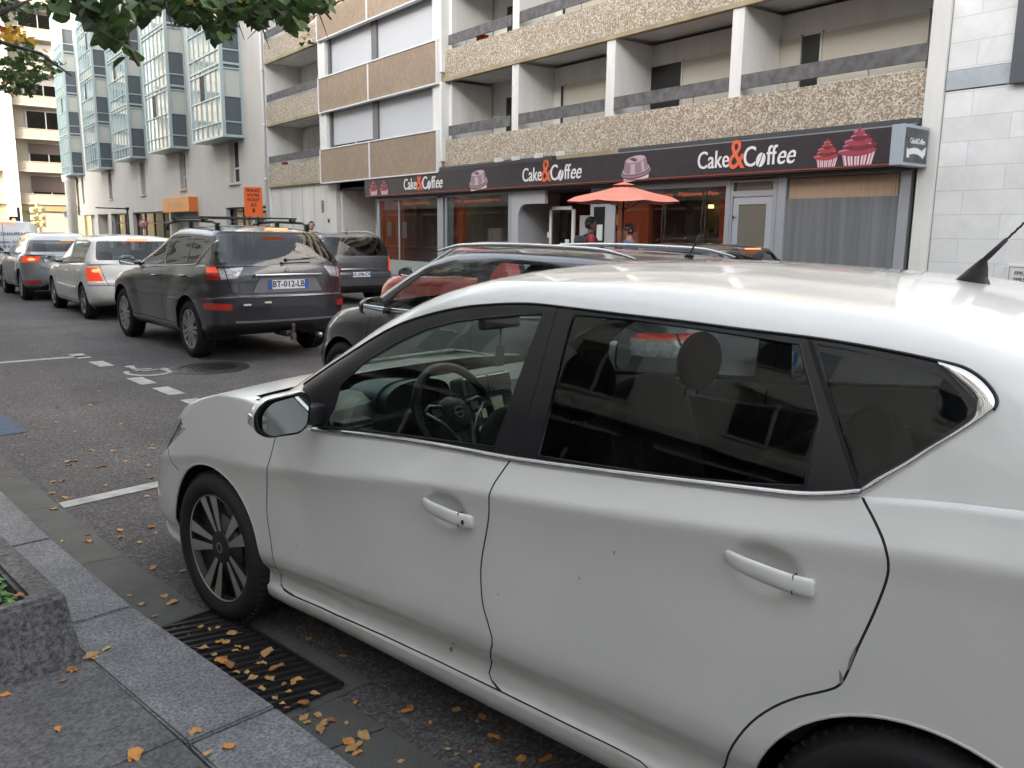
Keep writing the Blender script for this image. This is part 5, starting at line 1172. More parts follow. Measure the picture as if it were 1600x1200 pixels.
# ------------------------------------------------------------------ ground, road, kerb
def asphalt_mat():
    m = mat('asphalt', (.05, .05, .05), .85); n, l = nodes_of(m); b = n['Principled BSDF']
    tc = n.new('ShaderNodeTexCoord')
    v = n.new('ShaderNodeTexVoronoi'); v.inputs['Scale'].default_value = 95; l.new(tc.outputs['Object'], v.inputs['Vector'])
    cr = n.new('ShaderNodeValToRGB'); e = cr.color_ramp.elements; e[0].position = 0; e[0].color = (.048, .046, .047, 1); e[1].position = 1; e[1].color = (.17, .16, .158, 1)
    q = e.new(.55); q.color = (.086, .080, .082, 1)
    sp = n.new('ShaderNodeSeparateColor'); l.new(v.outputs['Color'], sp.inputs[0]); l.new(sp.outputs[0], cr.inputs[0])
    n1 = n.new('ShaderNodeTexNoise'); n1.inputs['Scale'].default_value = .7; n1.inputs['Detail'].default_value = 7; n1.inputs['Roughness'].default_value = .6; l.new(tc.outputs['Object'], n1.inputs['Vector'])
    r = n.new('ShaderNodeMapRange'); r.inputs['From Min'].default_value = .3; r.inputs['From Max'].default_value = .7; r.inputs['To Min'].default_value = .72; r.inputs['To Max'].default_value = 1.25; l.new(n1.outputs['Fac'], r.inputs['Value'])
    x = n.new('ShaderNodeMix'); x.data_type = 'RGBA'; x.blend_type = 'MULTIPLY'; x.inputs[0].default_value = 1; l.new(cr.outputs[0], x.inputs[6]); l.new(r.outputs[0], x.inputs[7])
    mp = n.new('ShaderNodeMapping'); mp.inputs['Scale'].default_value = (.9, .10, 1); l.new(tc.outputs['Object'], mp.inputs[0])
    n5 = n.new('ShaderNodeTexNoise'); n5.inputs['Scale'].default_value = 1.0; n5.inputs['Detail'].default_value = 5; l.new(mp.outputs[0], n5.inputs['Vector'])
    r5 = n.new('ShaderNodeMapRange'); r5.inputs['From Min'].default_value = .35; r5.inputs['From Max'].default_value = .65; r5.inputs['To Min'].default_value = .80; r5.inputs['To Max'].default_value = 1.15; l.new(n5.outputs['Fac'], r5.inputs['Value'])
    n6 = n.new('ShaderNodeTexNoise'); n6.inputs['Scale'].default_value = 1.7; n6.inputs['Detail'].default_value = 3; l.new(tc.outputs['Object'], n6.inputs['Vector'])
    r6 = n.new('ShaderNodeMapRange'); r6.inputs['From Min'].default_value = .66; r6.inputs['From Max'].default_value = .74; r6.inputs['To Min'].default_value = 1.0; r6.inputs['To Max'].default_value = .62; l.new(n6.outputs['Fac'], r6.inputs['Value'])
    mu = n.new('ShaderNodeMath'); mu.operation = 'MULTIPLY'; l.new(r5.outputs[0], mu.inputs[0]); l.new(r6.outputs[0], mu.inputs[1])
    x2 = n.new('ShaderNodeMix'); x2.data_type = 'RGBA'; x2.blend_type = 'MULTIPLY'; x2.inputs[0].default_value = 1; l.new(x.outputs[2], x2.inputs[6]); l.new(mu.outputs[0], x2.inputs[7])
    l.new(x2.outputs[2], b.inputs['Base Color'])
    bp = n.new('ShaderNodeBump'); bp.inputs['Strength'].default_value = .7; bp.inputs['Distance'].default_value = .006; l.new(v.outputs['Distance'], bp.inputs['Height']); l.new(bp.outputs[0], b.inputs['Normal'])
    return m
def granite_mat(name, c0, c1, sc=90, big=.35):
    m = mat(name, c0, .75); n, l = nodes_of(m); b = n['Principled BSDF']; tc = n.new('ShaderNodeTexCoord')
    n1 = n.new('ShaderNodeTexNoise'); n1.inputs['Scale'].default_value = sc; n1.inputs['Detail'].default_value = 5; n1.inputs['Roughness'].default_value = .75; l.new(tc.outputs['Object'], n1.inputs['Vector'])
    cr = n.new('ShaderNodeValToRGB'); e = cr.color_ramp.elements; e[0].position = .38; e[0].color = (*c0, 1); e[1].position = .66; e[1].color = (*c1, 1); l.new(n1.outputs['Fac'], cr.inputs[0])
    n2 = n.new('ShaderNodeTexNoise'); n2.inputs['Scale'].default_value = 3.5; n2.inputs['Detail'].default_value = 8; n2.inputs['Roughness'].default_value = .7; l.new(tc.outputs['Object'], n2.inputs['Vector'])
    r = n.new('ShaderNodeMapRange'); r.inputs['From Min'].default_value = .3; r.inputs['From Max'].default_value = .7; r.inputs['To Min'].default_value = 1 - big; r.inputs['To Max'].default_value = 1 + big; l.new(n2.outputs['Fac'], r.inputs['Value'])
    x = n.new('ShaderNodeMix'); x.data_type = 'RGBA'; x.blend_type = 'MULTIPLY'; x.inputs[0].default_value = 1; l.new(cr.outputs[0], x.inputs[6]); l.new(r.outputs[0], x.inputs[7])
    l.new(x.outputs[2], b.inputs['Base Color'])
    bp = n.new('ShaderNodeBump'); bp.inputs['Strength'].default_value = .5; bp.inputs['Distance'].default_value = .004; l.new(n1.outputs['Fac'], bp.inputs['Height']); l.new(bp.outputs[0], b.inputs['Normal'])
    return m
ASPH = asphalt_mat()
GRAN = granite_mat('kerb_granite', (.080, .082, .088), (.27, .27, .28)); GRAN2 = granite_mat('paving_granite', (.050, .051, .054), (.165, .163, .165), 70, .3)
GRAN3 = granite_mat('planter_granite', (.030, .031, .034), (.17, .168, .17), 60, .45); GUT = granite_mat('gutter_concrete', (.060, .059, .056), (.115, .113, .106), 160, .25)
CONC = granite_mat('far_pavement', (.10, .10, .095), (.16, .155, .15), 60, .2)
kerb_x = pchip([(-8, 2.35), (0, 1.20), (2.05, .910), (2.37, .852), (3.38, .66), (4.38, .52), (5.5, .40), (7.0, .26), (10, .10), (20, -.2), (45, -.6), (200, -3)])
gut_x = pchip([(-8, 2.8), (0, 1.58), (3.38, .946), (4.11, .831), (5.22, .69), (6.79, .536), (10, .36), (20, .05), (45, -.3), (200, -2.6)])
def strip(name, fa, fb, y0, y1, z, m, step=.5, kind='structure'):
    b = MB(); n = max(1, int((y1 - y0) / step)); L = [y0 + (y1 - y0) * i / n for i in range(n + 1)]
    vs = []
    for y in L: vs += [(fa(y), y, z), (fb(y), y, z)]
    b.add(vs, [(2 * i, 2 * i + 1, 2 * i + 3, 2 * i + 2) for i in range(n)])
    o = b.build(name, m); tag(o, kind=kind); return o
def build_ground():
    b = MB(); b.add([(-300, -150, 0), (300, -150, 0), (300, 600, 0), (-300, 600, 0)], [(0, 1, 2, 3)]); tag(b.build('road', ASPH), kind='structure')
    # gutter of concrete setts along the kerb with cross joints, a gap for the drain
    g = MB(); segs = [-8 + 1.02 * i for i in range(0, 70)]
    for y0 in segs:
        y1 = y0 + 1.014
        if y0 > 2.2 and y0 < 3.0: continue
        g.add([(kerb_x(y0), y0, .006), (gut_x(y0), y0, .006), (gut_x(y1), y1, .006), (kerb_x(y1), y1, .006)], [(0, 1, 2, 3)])
    tag(g.build('gutter', GUT), kind='structure')
    # pavement base
    s = MB(); L = [-10 + 1.0 * i for i in range(0, 60)]
    vs = []
    for y in L: vs += [(-7, y, .095), (kerb_x(y) - .27, y, .095)]
    s.add(vs, [(2 * i, 2 * i + 1, 2 * i + 3, 2 * i + 2) for i in range(len(L) - 1)]); tag(s.build('pavement', mat('joint_dirt', (.018, .017, .015), .95)), kind='structure')
    # kerb stones: one stone each, small gaps
    k = MB(); y = -5.66
    ys = []
    for i in range(60):
        ys.append(y); y += 1.015
    off = 3.37 - [q for q in ys if q > 2.9][0]
    for y0 in ys:
        y0 += off; y1 = y0 + 1.003; a0, a1 = kerb_x(y0), kerb_x(y1); n = .28
        bm = bmesh.new()
        v = [bm.verts.new(p) for p in ((a0 - n, y0 - .04, 0), (a0, y0, 0), (a1, y1, 0), (a1 - n, y1 - .04, 0), (a0 - n, y0 - .04, .121), (a0, y0, .120), (a1, y1, .119), (a1 - n, y1 - .04, .120))]
        for f in ((0, 3, 2, 1), (4, 5, 6, 7), (0, 1, 5, 4), (1, 2, 6, 5), (2, 3, 7, 6), (3, 0, 4, 7)): bm.faces.new([v[i] for i in f])
        bmesh.ops.bevel(bm, geom=bm.edges[:], offset=.007, segments=2, affect='EDGES'); k.frombm(bm)
    tag(k.build('kerb', GRAN), kind='structure')
    # paving slabs behind the kerb
    p = MB()
    cols = [(.287, .95), (.957, 1.62), (1.627, 2.29), (2.297, 2.96)]
    for ci, (d0, d1) in enumerate(cols):
        y = -6.0 + ci * .33
        for i in range(40):
            y0 = y; y1 = y + 1.193; y += 1.2
            s0 = (kerb_x(y0) - d0, y0 - d0 * .14); s1 = (kerb_x(y1) - d0, y1 - d0 * .14); t0 = (kerb_x(y0) - d1, y0 - d1 * .14); t1 = (kerb_x(y1) - d1, y1 - d1 * .14)
            bm = bmesh.new(); z1 = .119 + .0015 * ((i * 7 + ci * 3) % 3)
            v = [bm.verts.new((x, yy, z)) for z in (.07, z1) for x, yy in (t0, s0, s1, t1)]
            for f in ((0, 3, 2, 1), (4, 5, 6, 7), (0, 1, 5, 4), (1, 2, 6, 5), (2, 3, 7, 6), (3, 0, 4, 7)): bm.faces.new([v[j] for j in f])
            bmesh.ops.bevel(bm, geom=bm.edges[:], offset=.004, segments=1, affect='EDGES'); p.frombm(bm)
    tag(p.build('paving', GRAN2), kind='structure')
    # far side: kerb and pavement
    f = MB(); f.box(11.0, 11.2, -40, 98, 0, .135, .01); tag(f.build('far_kerb', GRAN), kind='structure')
    f = MB(); f.box(11.2, 14.7, -40, 83.5, 0, .13); tag(f.build('far_pavement', CONC), kind='structure')
    # markings
    wm = mat('road_paint', (.36, .36, .35), .7, noise=(9, .35, 8)); n, l = nodes_of(wm)
    def mark(pts, z=.005, m=wm, name='road_marking'):
        b = MB(); b.add([(x, y, z) for x, y in pts], [tuple(range(len(pts)))]); o = b.build(name, m); tag(o, kind='structure'); return o
    mark([(.70, 5.21), (2.72, 5.62), (2.70, 5.74), (.69, 5.33)])
    mark([(.40, 11.42), (1.98, 11.50), (1.98, 11.62), (.40, 11.55)])
    mark([(.3, 12.55), (1.0, 12.6), (1.0, 12.72), (.3, 12.67)])
    mark([(.9, 14.6), (1.25, 14.62), (1.2, 15.3), (.9, 15.3)])
    for (x, y) in ((1.86, 11.6), (1.95, 10.78), (2.06, 9.32), (2.14, 8.58), (2.20, 7.80), (2.32, 6.9), (2.5, 5.9), (2.7, 4.9)):
        mark([(x - .07, y + .24), (x - .03, y - .24), (x + .13, y - .23), (x + .09, y + .25)])
    # wheelchair pictogram
    b = MB(); c = (2.28, 9.95)
    ring = [(c[0] + .02 + r * cos(a), c[1] - .05 + r * 1.25 * sin(a), .0055) for a in [radians(150 + 245 * i / 24) for i in range(25)] for r in (.20, .255)]
    b.add(ring, [(2 * i, 2 * i + 1, 2 * i + 3, 2 * i + 2) for i in range(24)])
    for q in ([(-.10, .0), (-.04, .0), (-.04, .36), (-.10, .36)], [(-.10, .12), (.10, .12), (.10, .18), (-.10, .18)], [(-.08, .0), (.16, .0), (.16, .06), (-.08, .06)], [(.12, .05), (.18, .05), (.30, -.24), (.24, -.26)], [(.25, -.26), (.27, -.20), (.40, -.20), (.40, -.26)]):
        b.add([(c[0] + x, c[1] + y, .0065) for x, y in q], [(0, 1, 2, 3)])
    b.add([(c[0] - .07 + .055 * cos(a), c[1] + .43 + .07 * sin(a), .0055) for a in [2 * pi * i / 16 for i in range(16)]], [tuple(range(16))])
    tag(b.build('road_marking', wm), kind='structure')
    mark([(.35, 7.35), (.80, 7.42), (.72, 8.15), (.3, 8.1)], m=mat('blue_road_paint', (.045, .075, .13), .7, noise=(14, .3, 6)))
    # manhole cover
    t = empty('manhole_cover', (2.95, 9.80, 0)); tag(t, 'round iron manhole cover in the asphalt behind the dark grey four-wheel drive', 'manhole cover')
    b = MB(); b.lathe([(.0, .008), (.30, .008), (.302, .004), (.32, .004), (.322, .009)], n=40)
    for i in range(-4, 5):
        for j in range(-4, 5):
            if i * i + j * j < 17: b.box(i * .062 - .018, i * .062 + .018, j * .062 - .018, j * .062 + .018, .008, .012)
    b.build('lid', mat('cast_iron', (.03, .028, .028), .5, metal=.6), t)
    b = MB(); b.lathe([(.322, .010), (.40, .010), (.46, .004)], n=40); b.build('frame', mat('worn_iron', (.10, .095, .09), .4, metal=.6, noise=(12, .6, 5)), t)
    # storm drain in the gutter
    a = (.835, 3.10); dv = Vector((.185, -.98, 0)).normalized(); nv = Vector((.98, .185, 0)).normalized()
    o = Vector((kerb_x(3.30) + .02, 3.30, 0)); t = empty('storm_drain', o, atan2(dv.y, dv.x)); tag(t, 'iron slotted storm drain in the gutter clogged with dry leaves beside the white hatchback', 'drain')
    Ld, Wd = .86, .30          # local x along the kerb towards the camera, local -y... towards the road is +y
    ym = Wd
    b = MB(); b.box(-.05, Ld + .05, -.02, ym + .10, .001, .010); fr = b.build('concrete_surround', GUT, t)
    b = MB()
    b.mi = 1; b.box(0, Ld, .02, ym, .011, .013); b.mi = 0
    b.box(-.012, 0, .01, ym + .012, .011, .024); b.box(Ld, Ld + .012, .01, ym + .012, .011, .024); b.box(-.012, Ld + .012, ym, ym + .012, .011, .026)
    k = .03
    while k < Ld - .02:
        b.obox((k, ym / 2 + .01, .018), (sin(.35), cos(.35), 0), (cos(.35), -sin(.35), 0), (0, 0, 1), ym / 2 * .97, .0085, .005); k += .047
    b.build('grate', [mat('drain_iron', (.035, .033, .032), .5, metal=.5), mat('drain_void', (.004, .004, .004), 1)], t)
    # planter of dark granite with clover
    t = empty('stone_planter', (-.02, 2.93, .12), radians(8)); tag(t, 'low dark granite planter with green clover on the pavement in the near left corner', 'planter')
    bm = bmesh.new()
    Lp, Wp, Hp = 3.0, .95, .255
    def vv(x, y, z): return bm.verts.new((x, y, z))
    ob = [vv(-.50, 0, 0), vv(.45, 0, 0), vv(.45, Lp, 0), vv(-.5, Lp, 0)]; ot = [vv(-.50, .02, Hp), vv(.415, .03, Hp), vv(.415, Lp, Hp), vv(-.5, Lp, Hp)]
    it = [vv(-.36, .09, Hp), vv(.31, .09, Hp), vv(.31, Lp - .15, Hp), vv(-.36, Lp - .15, Hp)]; ib = [vv(-.36, .09, .17), vv(.31, .09, .17), vv(.31, Lp - .15, .17), vv(-.36, Lp - .15, .17)]
    for i in range(4):
        j = (i + 1) % 4
        bm.faces.new((ob[i], ob[j], ot[j], ot[i])); bm.faces.new((ot[i], ot[j], it[j], it[i])); bm.faces.new((it[i], it[j], ib[j], ib[i]))
    bmesh.ops.bevel(bm, geom=[e for e in bm.edges if all(v in ob + ot + it for v in e.verts)], offset=.014, segments=2, affect='EDGES')
    b = MB(); b.frombm(bm); b.build('planter_wall', GRAN3, t, auto=35)
    b = MB(); b.box(-.37, .32, .08, Lp - .14, .10, .19); b.build('soil', mat('soil', (.025, .018, .012), .95, bump=(60, 1.0)), t)
    rnd = random.Random(4); b = MB()
    for i in range(5200):
        x = rnd.uniform(-.15, .30); y = rnd.uniform(.10, 2.2); z = .20 + rnd.random() ** 1.1 * (.10 * (1 - .4 * abs(x / .32) ** 3)) * (.75 + .25 * sin(x * 21) * sin(y * 17))
        r = rnd.uniform(.007, .014); a = rnd.uniform(0, 6.28); tl = rnd.uniform(-.5, .5); tl2 = rnd.uniform(-.5, .5); b.mi = rnd.choice((0, 0, 1))
        vs = []
        for k in range(5):
            q = a + 2 * pi * k / 5; dx, dy = r * cos(q), r * .75 * sin(q); vs.append((x + dx, y + dy, z + dx * tl + dy * tl2))
        b.add(vs, [tuple(range(5))])
    o = b.build('clover', [mat('clover_green', (.05, .14, .025), .5), mat('clover_light', (.10, .21, .045), .5)]); o.matrix_world = Matrix.Translation((-.02, 2.93, .12)) @ Matrix.Rotation(radians(8), 4, 'Z')
    tag(o, 'green clover filling the granite planter', 'clover', kind='stuff')
def litter():
    """fallen leaves: each its own small curled object"""
    rnd = random.Random(11); cols = [mat('dry_leaf_tan', (.42, .25, .10), .7), mat('dry_leaf_brown', (.27, .12, .045), .7), mat('dry_leaf_orange', (.50, .22, .05), .7), mat('dry_leaf_yellow', (.52, .40, .06), .6)]
    protos = []
    for q in range(5):
        for ci, c in enumerate(cols):
            b = MB(); n = 12; vs = [(0, 0, .004)]; r2 = random.Random(q * 7 + ci)
            for ring in (.5, 1):
                for k in range(n):
                    a = 2 * pi * k / n; rr = ring * (1 + .18 * cos(a)) * (1 + r2.uniform(-.22, .16)); x = rr * cos(a); y = rr * .72 * sin(a)
                    vs.append((x, y, .05 + .22 * abs(y) * ring + .12 * ring * sin(a * 3 + q) + .05 * r2.random()))
            fs = [(0, 1 + k, 1 + (k + 1) % n) for k in range(n)] + [(1 + k, 1 + n + k, 1 + n + (k + 1) % n, 1 + (k + 1) % n) for k in range(n)]
            b.smooth = True; b.add(vs, fs); b.smooth = False; b.tube([(1.0, 0, .08), (1.35, .05, .16), (1.6, .12, .1)], .03, 4)
            me = bpy.data.meshes.new('fallen_leaf'); me.from_pydata(b.v, [], b.f); me.materials.append(c); me.update(); protos.append(me)
    def put(x, y, z, s, col=None, lab='', grp=''):
        me = protos[rnd.randrange(5) * 4 + (col if col is not None else rnd.choice((0, 0, 0, 1, 2)))]
        o = bpy.data.objects.new('fallen_leaf', me); COL.objects.link(o); o.location = (x, y, z); s *= rnd.uniform(.55, 1.15); o.scale = (s, s * rnd.uniform(.7, 1.15), s); o.rotation_euler = (rnd.uniform(-.15, .15), rnd.uniform(-.15, .15), rnd.uniform(0, 6.28))
        tag(o, lab, 'leaf', 'fallen leaves')
    road = 'small dry leaf lying on the open asphalt in front of the white hatchback'
    for (x, y) in [(20, 606), (65, 581), (97, 594), (115, 602), (67, 585), (115, 581), (42, 618), (77, 625), (88, 639), (12, 636), (50, 660), (52, 667), (65, 669), (90, 650), (88, 660), (100, 637), (118, 675), (20, 698), (35, 712), (46, 685), (127, 694), (135, 702), (142, 705), (108, 722), (118, 721), (107, 728), (134, 730), (150, 731), (163, 730), (197, 722), (178, 706), (187, 700), (170, 696), (238, 697), (236, 702), (216, 711), (222, 714), (232, 729), (236, 748), (165, 760), (100, 779), (82, 754), (96, 753), (188, 664), (164, 662), (231, 671), (268, 649), (190, 840), (188, 830), (236, 825), (244, 834), (217, 849), (241, 888), (285, 894), (229, 777), (185, 620), (155, 612), (140, 634)]:
        p = gpt(x, y); put(p.x, p.y, .004, rnd.uniform(.017, .028), lab=road)
    ln = MB
    gl = 'dry leaf lying in the concrete gutter between the kerb and the road'
    for (x, y) in [(8, 728), (16, 748), (82, 770), (86, 795), (98, 845), (140, 846), (138, 835), (202, 930), (222, 943), (256, 931), (268, 942), (243, 962), (277, 980), (286, 990), (300, 989), (480, 1128), (505, 1132), (512, 1125), (500, 1140), (541, 1130), (568, 1147), (545, 1160), (560, 1175), (556, 1166), (548, 1171), (495, 1117), (474, 1122)]:
        p = gpt(x, y, .01); put(p.x, p.y, .008, rnd.uniform(.019, .030), lab=gl)
    dl = 'dry leaf caught on the bars of the iron storm drain'
    for (x, y) in [(315, 978), (328, 982), (341, 980), (361, 990), (345, 1001), (352, 1003), (318, 1012), (372, 1010), (384, 1012), (366, 1016), (334, 1022), (350, 1027), (344, 1032), (357, 1037), (371, 1050), (386, 1050), (412, 1036), (408, 1035), (420, 1018), (435, 1041), (396, 1058), (422, 1060), (444, 1068), (458, 1066), (452, 1080), (462, 1062), (440, 1098), (449, 1105), (476, 1098), (490, 1082), (410, 1076), (430, 1090)]:
        p = gpt(x, y, .03); put(p.x, p.y, .027, rnd.uniform(.016, .027), 3 if (x, y) == (440, 1098) else None, lab=dl)
    sl = 'dry leaf lying on the granite paving beside the kerb'
    for (x, y) in [(165, 1016), (115, 1050), (100, 1065), (112, 1047), (10, 1087), (91, 1141), (205, 1187), (212, 1182), (325, 1178), (355, 1168), (308, 1143), (302, 1146), (145, 1024), (135, 1030), (148, 1028)]:
        p = gpt(x, y, .12); put(p.x, p.y, .122, rnd.uniform(.018, .027), 3 if x == 165 else None, lab=sl)
    ul = 'dry leaf lying on the dark asphalt under the sill of the white hatchback'
    for (x, y) in [(640, 1107), (636, 1113), (712, 1112), (752, 1122), (745, 1130), (770, 1153), (815, 1187), (850, 1190), (735, 1176), (715, 1180), (629, 1195), (747, 1198), (700, 1173), (680, 1060), (535, 1027), (482, 1000), (858, 1184), (555, 1100), (672, 1130)]:
        p = gpt(x, y); put(p.x, p.y, .004, rnd.uniform(.014, .024), 2 if x % 3 == 0 else None, lab=ul)
    pl = 'brown leaf lying on the clover in the granite planter'
    for (x, y) in [(8, 872), (28, 935)]:
        p = gpt(x, y, .36); put(p.x, p.y, .37, .03, 1, lab=pl)
# ------------------------------------------------------------------ buildings
def tex_mat(name, c0, c1, scale, kind='noise', rough=.8, bump=0.0, bd=.01, var=.12, pos=(.35, .65), vscale=.5):
    m = mat(name, c0, rough); n, l = nodes_of(m); b = n['Principled BSDF']; tc = n.new('ShaderNodeTexCoord')
    if kind == 'voronoi':
        t = n.new('ShaderNodeTexVoronoi'); t.inputs['Scale'].default_value = scale; l.new(tc.outputs['Object'], t.inputs['Vector']); sp = n.new('ShaderNodeSeparateColor'); l.new(t.outputs['Color'], sp.inputs[0]); f = sp.outputs[0]; h = t.outputs['Distance']
    else:
        t = n.new('ShaderNodeTexNoise'); t.inputs['Scale'].default_value = scale; t.inputs['Detail'].default_value = 7; l.new(tc.outputs['Object'], t.inputs['Vector']); f = t.outputs['Fac']; h = f
    cr = n.new('ShaderNodeValToRGB'); e = cr.color_ramp.elements; e[0].position = pos[0]; e[0].color = (*c0, 1); e[1].position = pos[1]; e[1].color = (*c1, 1); l.new(f, cr.inputs[0])
    n2 = n.new('ShaderNodeTexNoise'); n2.inputs['Scale'].default_value = vscale; n2.inputs['Detail'].default_value = 8; l.new(tc.outputs['Object'], n2.inputs['Vector'])
    r = n.new('ShaderNodeMapRange'); r.inputs['From Min'].default_value = .3; r.inputs['From Max'].default_value = .7; r.inputs['To Min'].default_value = 1 - var; r.inputs['To Max'].default_value = 1 + var * .6; l.new(n2.outputs['Fac'], r.inputs['Value'])
    x = n.new('ShaderNodeMix'); x.data_type = 'RGBA'; x.blend_type = 'MULTIPLY'; x.inputs[0].default_value = 1; l.new(cr.outputs[0], x.inputs[6]); l.new(r.outputs[0], x.inputs[7]); l.new(x.outputs[2], b.inputs['Base Color'])
    if bump:
        bp = n.new('ShaderNodeBump'); bp.inputs['Strength'].default_value = bump; bp.inputs['Distance'].default_value = bd; l.new(h, bp.inputs['Height']); l.new(bp.outputs[0], b.inputs['Normal'])
    return m, cr
def streaky(name, col, amt=.25, rough=.8):
    """plaster with vertical run-off streaks"""
    m = mat(name, col, rough); n, l = nodes_of(m); b = n['Principled BSDF']; tc = n.new('ShaderNodeTexCoord'); mp = n.new('ShaderNodeMapping'); mp.inputs['Scale'].default_value = (1.1, 1.1, .22); l.new(tc.outputs['Object'], mp.inputs[0])
    t = n.new('ShaderNodeTexNoise'); t.inputs['Scale'].default_value = 1.4; t.inputs['Detail'].default_value = 8; t.inputs['Roughness'].default_value = .6; l.new(mp.outputs[0], t.inputs['Vector'])
    r = n.new('ShaderNodeMapRange'); r.inputs['From Min'].default_value = .32; r.inputs['From Max'].default_value = .66; r.inputs['To Min'].default_value = 1 - amt; r.inputs['To Max'].default_value = 1.05; l.new(t.outputs['Fac'], r.inputs['Value'])
    x = n.new('ShaderNodeMix'); x.data_type = 'RGBA'; x.blend_type = 'MULTIPLY'; x.inputs[0].default_value = 1; x.inputs[6].default_value = (*col, 1); l.new(r.outputs[0], x.inputs[7]); l.new(x.outputs[2], b.inputs['Base Color'])
    t2 = n.new('ShaderNodeTexNoise'); t2.inputs['Scale'].default_value = 60; l.new(tc.outputs['Object'], t2.inputs['Vector']); bp = n.new('ShaderNodeBump'); bp.inputs['Strength'].default_value = .12; bp.inputs['Distance'].default_value = .01; l.new(t2.outputs['Fac'], bp.inputs['Height']); l.new(bp.outputs[0], b.inputs['Normal'])
    return m
PEB, pcr = tex_mat('pebbledash', (.23, .19, .15), (.56, .51, .435), 29, 'voronoi', .85, .7, .02, .10, (.05, .95))
q_ = pcr.color_ramp.elements.new(.35); q_.color = (.30, .23, .15, 1); q_ = pcr.color_ramp.elements.new(.62); q_.color = (.42, .36, .28, 1)
TAN, _ = tex_mat('tan_panel', (.25, .185, .13), (.30, .225, .16), 7, 'noise', .7, .1, .01, .10)
BEIGE = streaky('beige_concrete', (.34, .28, .17), .3); WHITEW = streaky('white_render', (.64, .63, .60), .14); GREYW = streaky('pale_grey_render', (.60, .58, .54), .16)
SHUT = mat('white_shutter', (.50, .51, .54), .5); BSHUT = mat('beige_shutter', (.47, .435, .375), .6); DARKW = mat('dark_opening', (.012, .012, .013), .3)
PLANK = tex_mat('grey_weathered_plank', (.075, .072, .072), (.135, .13, .13), 5, 'noise', .8, .2, .01, .2)[0]
WGLASS = glassm('window_glass', (.30, .33, .33), 1.5); SGLASS = glassm('shop_glass', (.66, .66, .66), 1.5)
FRAMEG = mat('grey_aluminium_frame', (.36, .375, .40), .45, metal=.3); WHITEF = mat('white_frame', (.68, .68, .68), .5)
FASC = mat('dark_fascia', (.030, .024, .028), .42, noise=(3, .15, 5))
TOGETHER = ('wall', 'core_wall', 'window_frame', 'panel_trim', 'door_frame', 'door_leaf', 'balcony_slab', 'wall_joint', 'gutter_trim', 'window_head', 'stone_course', 'notice', 'mullion', 'side_recess')
def frost():
    m = mat('frosted_window', (.17, .175, .185), .35, spec=.35); n, l = nodes_of(m); b = n['Principled BSDF']; tc = n.new('ShaderNodeTexCoord'); mp = n.new('ShaderNodeMapping'); mp.inputs['Scale'].default_value = (1, 9, .25); l.new(tc.outputs['Object'], mp.inputs[0])
    t = n.new('ShaderNodeTexNoise'); t.inputs['Scale'].default_value = 1.0; t.inputs['Detail'].default_value = 5; l.new(mp.outputs[0], t.inputs['Vector'])  # stretched noise puts the light and dark of drape folds into the pane
    cr = n.new('ShaderNodeValToRGB'); e = cr.color_ramp.elements; e[0].position = .3; e[0].color = (.12, .125, .13, 1); e[1].position = .7; e[1].color = (.20, .205, .215, 1); l.new(t.outputs['Fac'], cr.inputs[0]); l.new(cr.outputs[0], b.inputs['Base Color']); return m
FROST = frost()
def part(name, m, parent, *boxes, bev=0.0, auto=None, inv=None):
    if len(boxes) > 1 and name not in TOGETHER:
        for q in boxes[:-1]: part(name, m, parent, q, bev=bev, auto=auto).matrix_parent_inverse = Matrix.Translation(-parent.location)
        boxes = boxes[-1:]
    b = MB()
    for q in boxes: b.box(*q, bev=bev)
    return b.build(name, m, parent, auto=auto)
def shutter_slats(b, x, y0, y1, z0, z1, p=.055):
    k = z0
    while k < z1 - .01:
        b.box(x, x + .03, y0, y1, k + .006, min(z1, k + p)); k += p
    b.box(x + .01, x + .03, y0, y1, z0, z1)
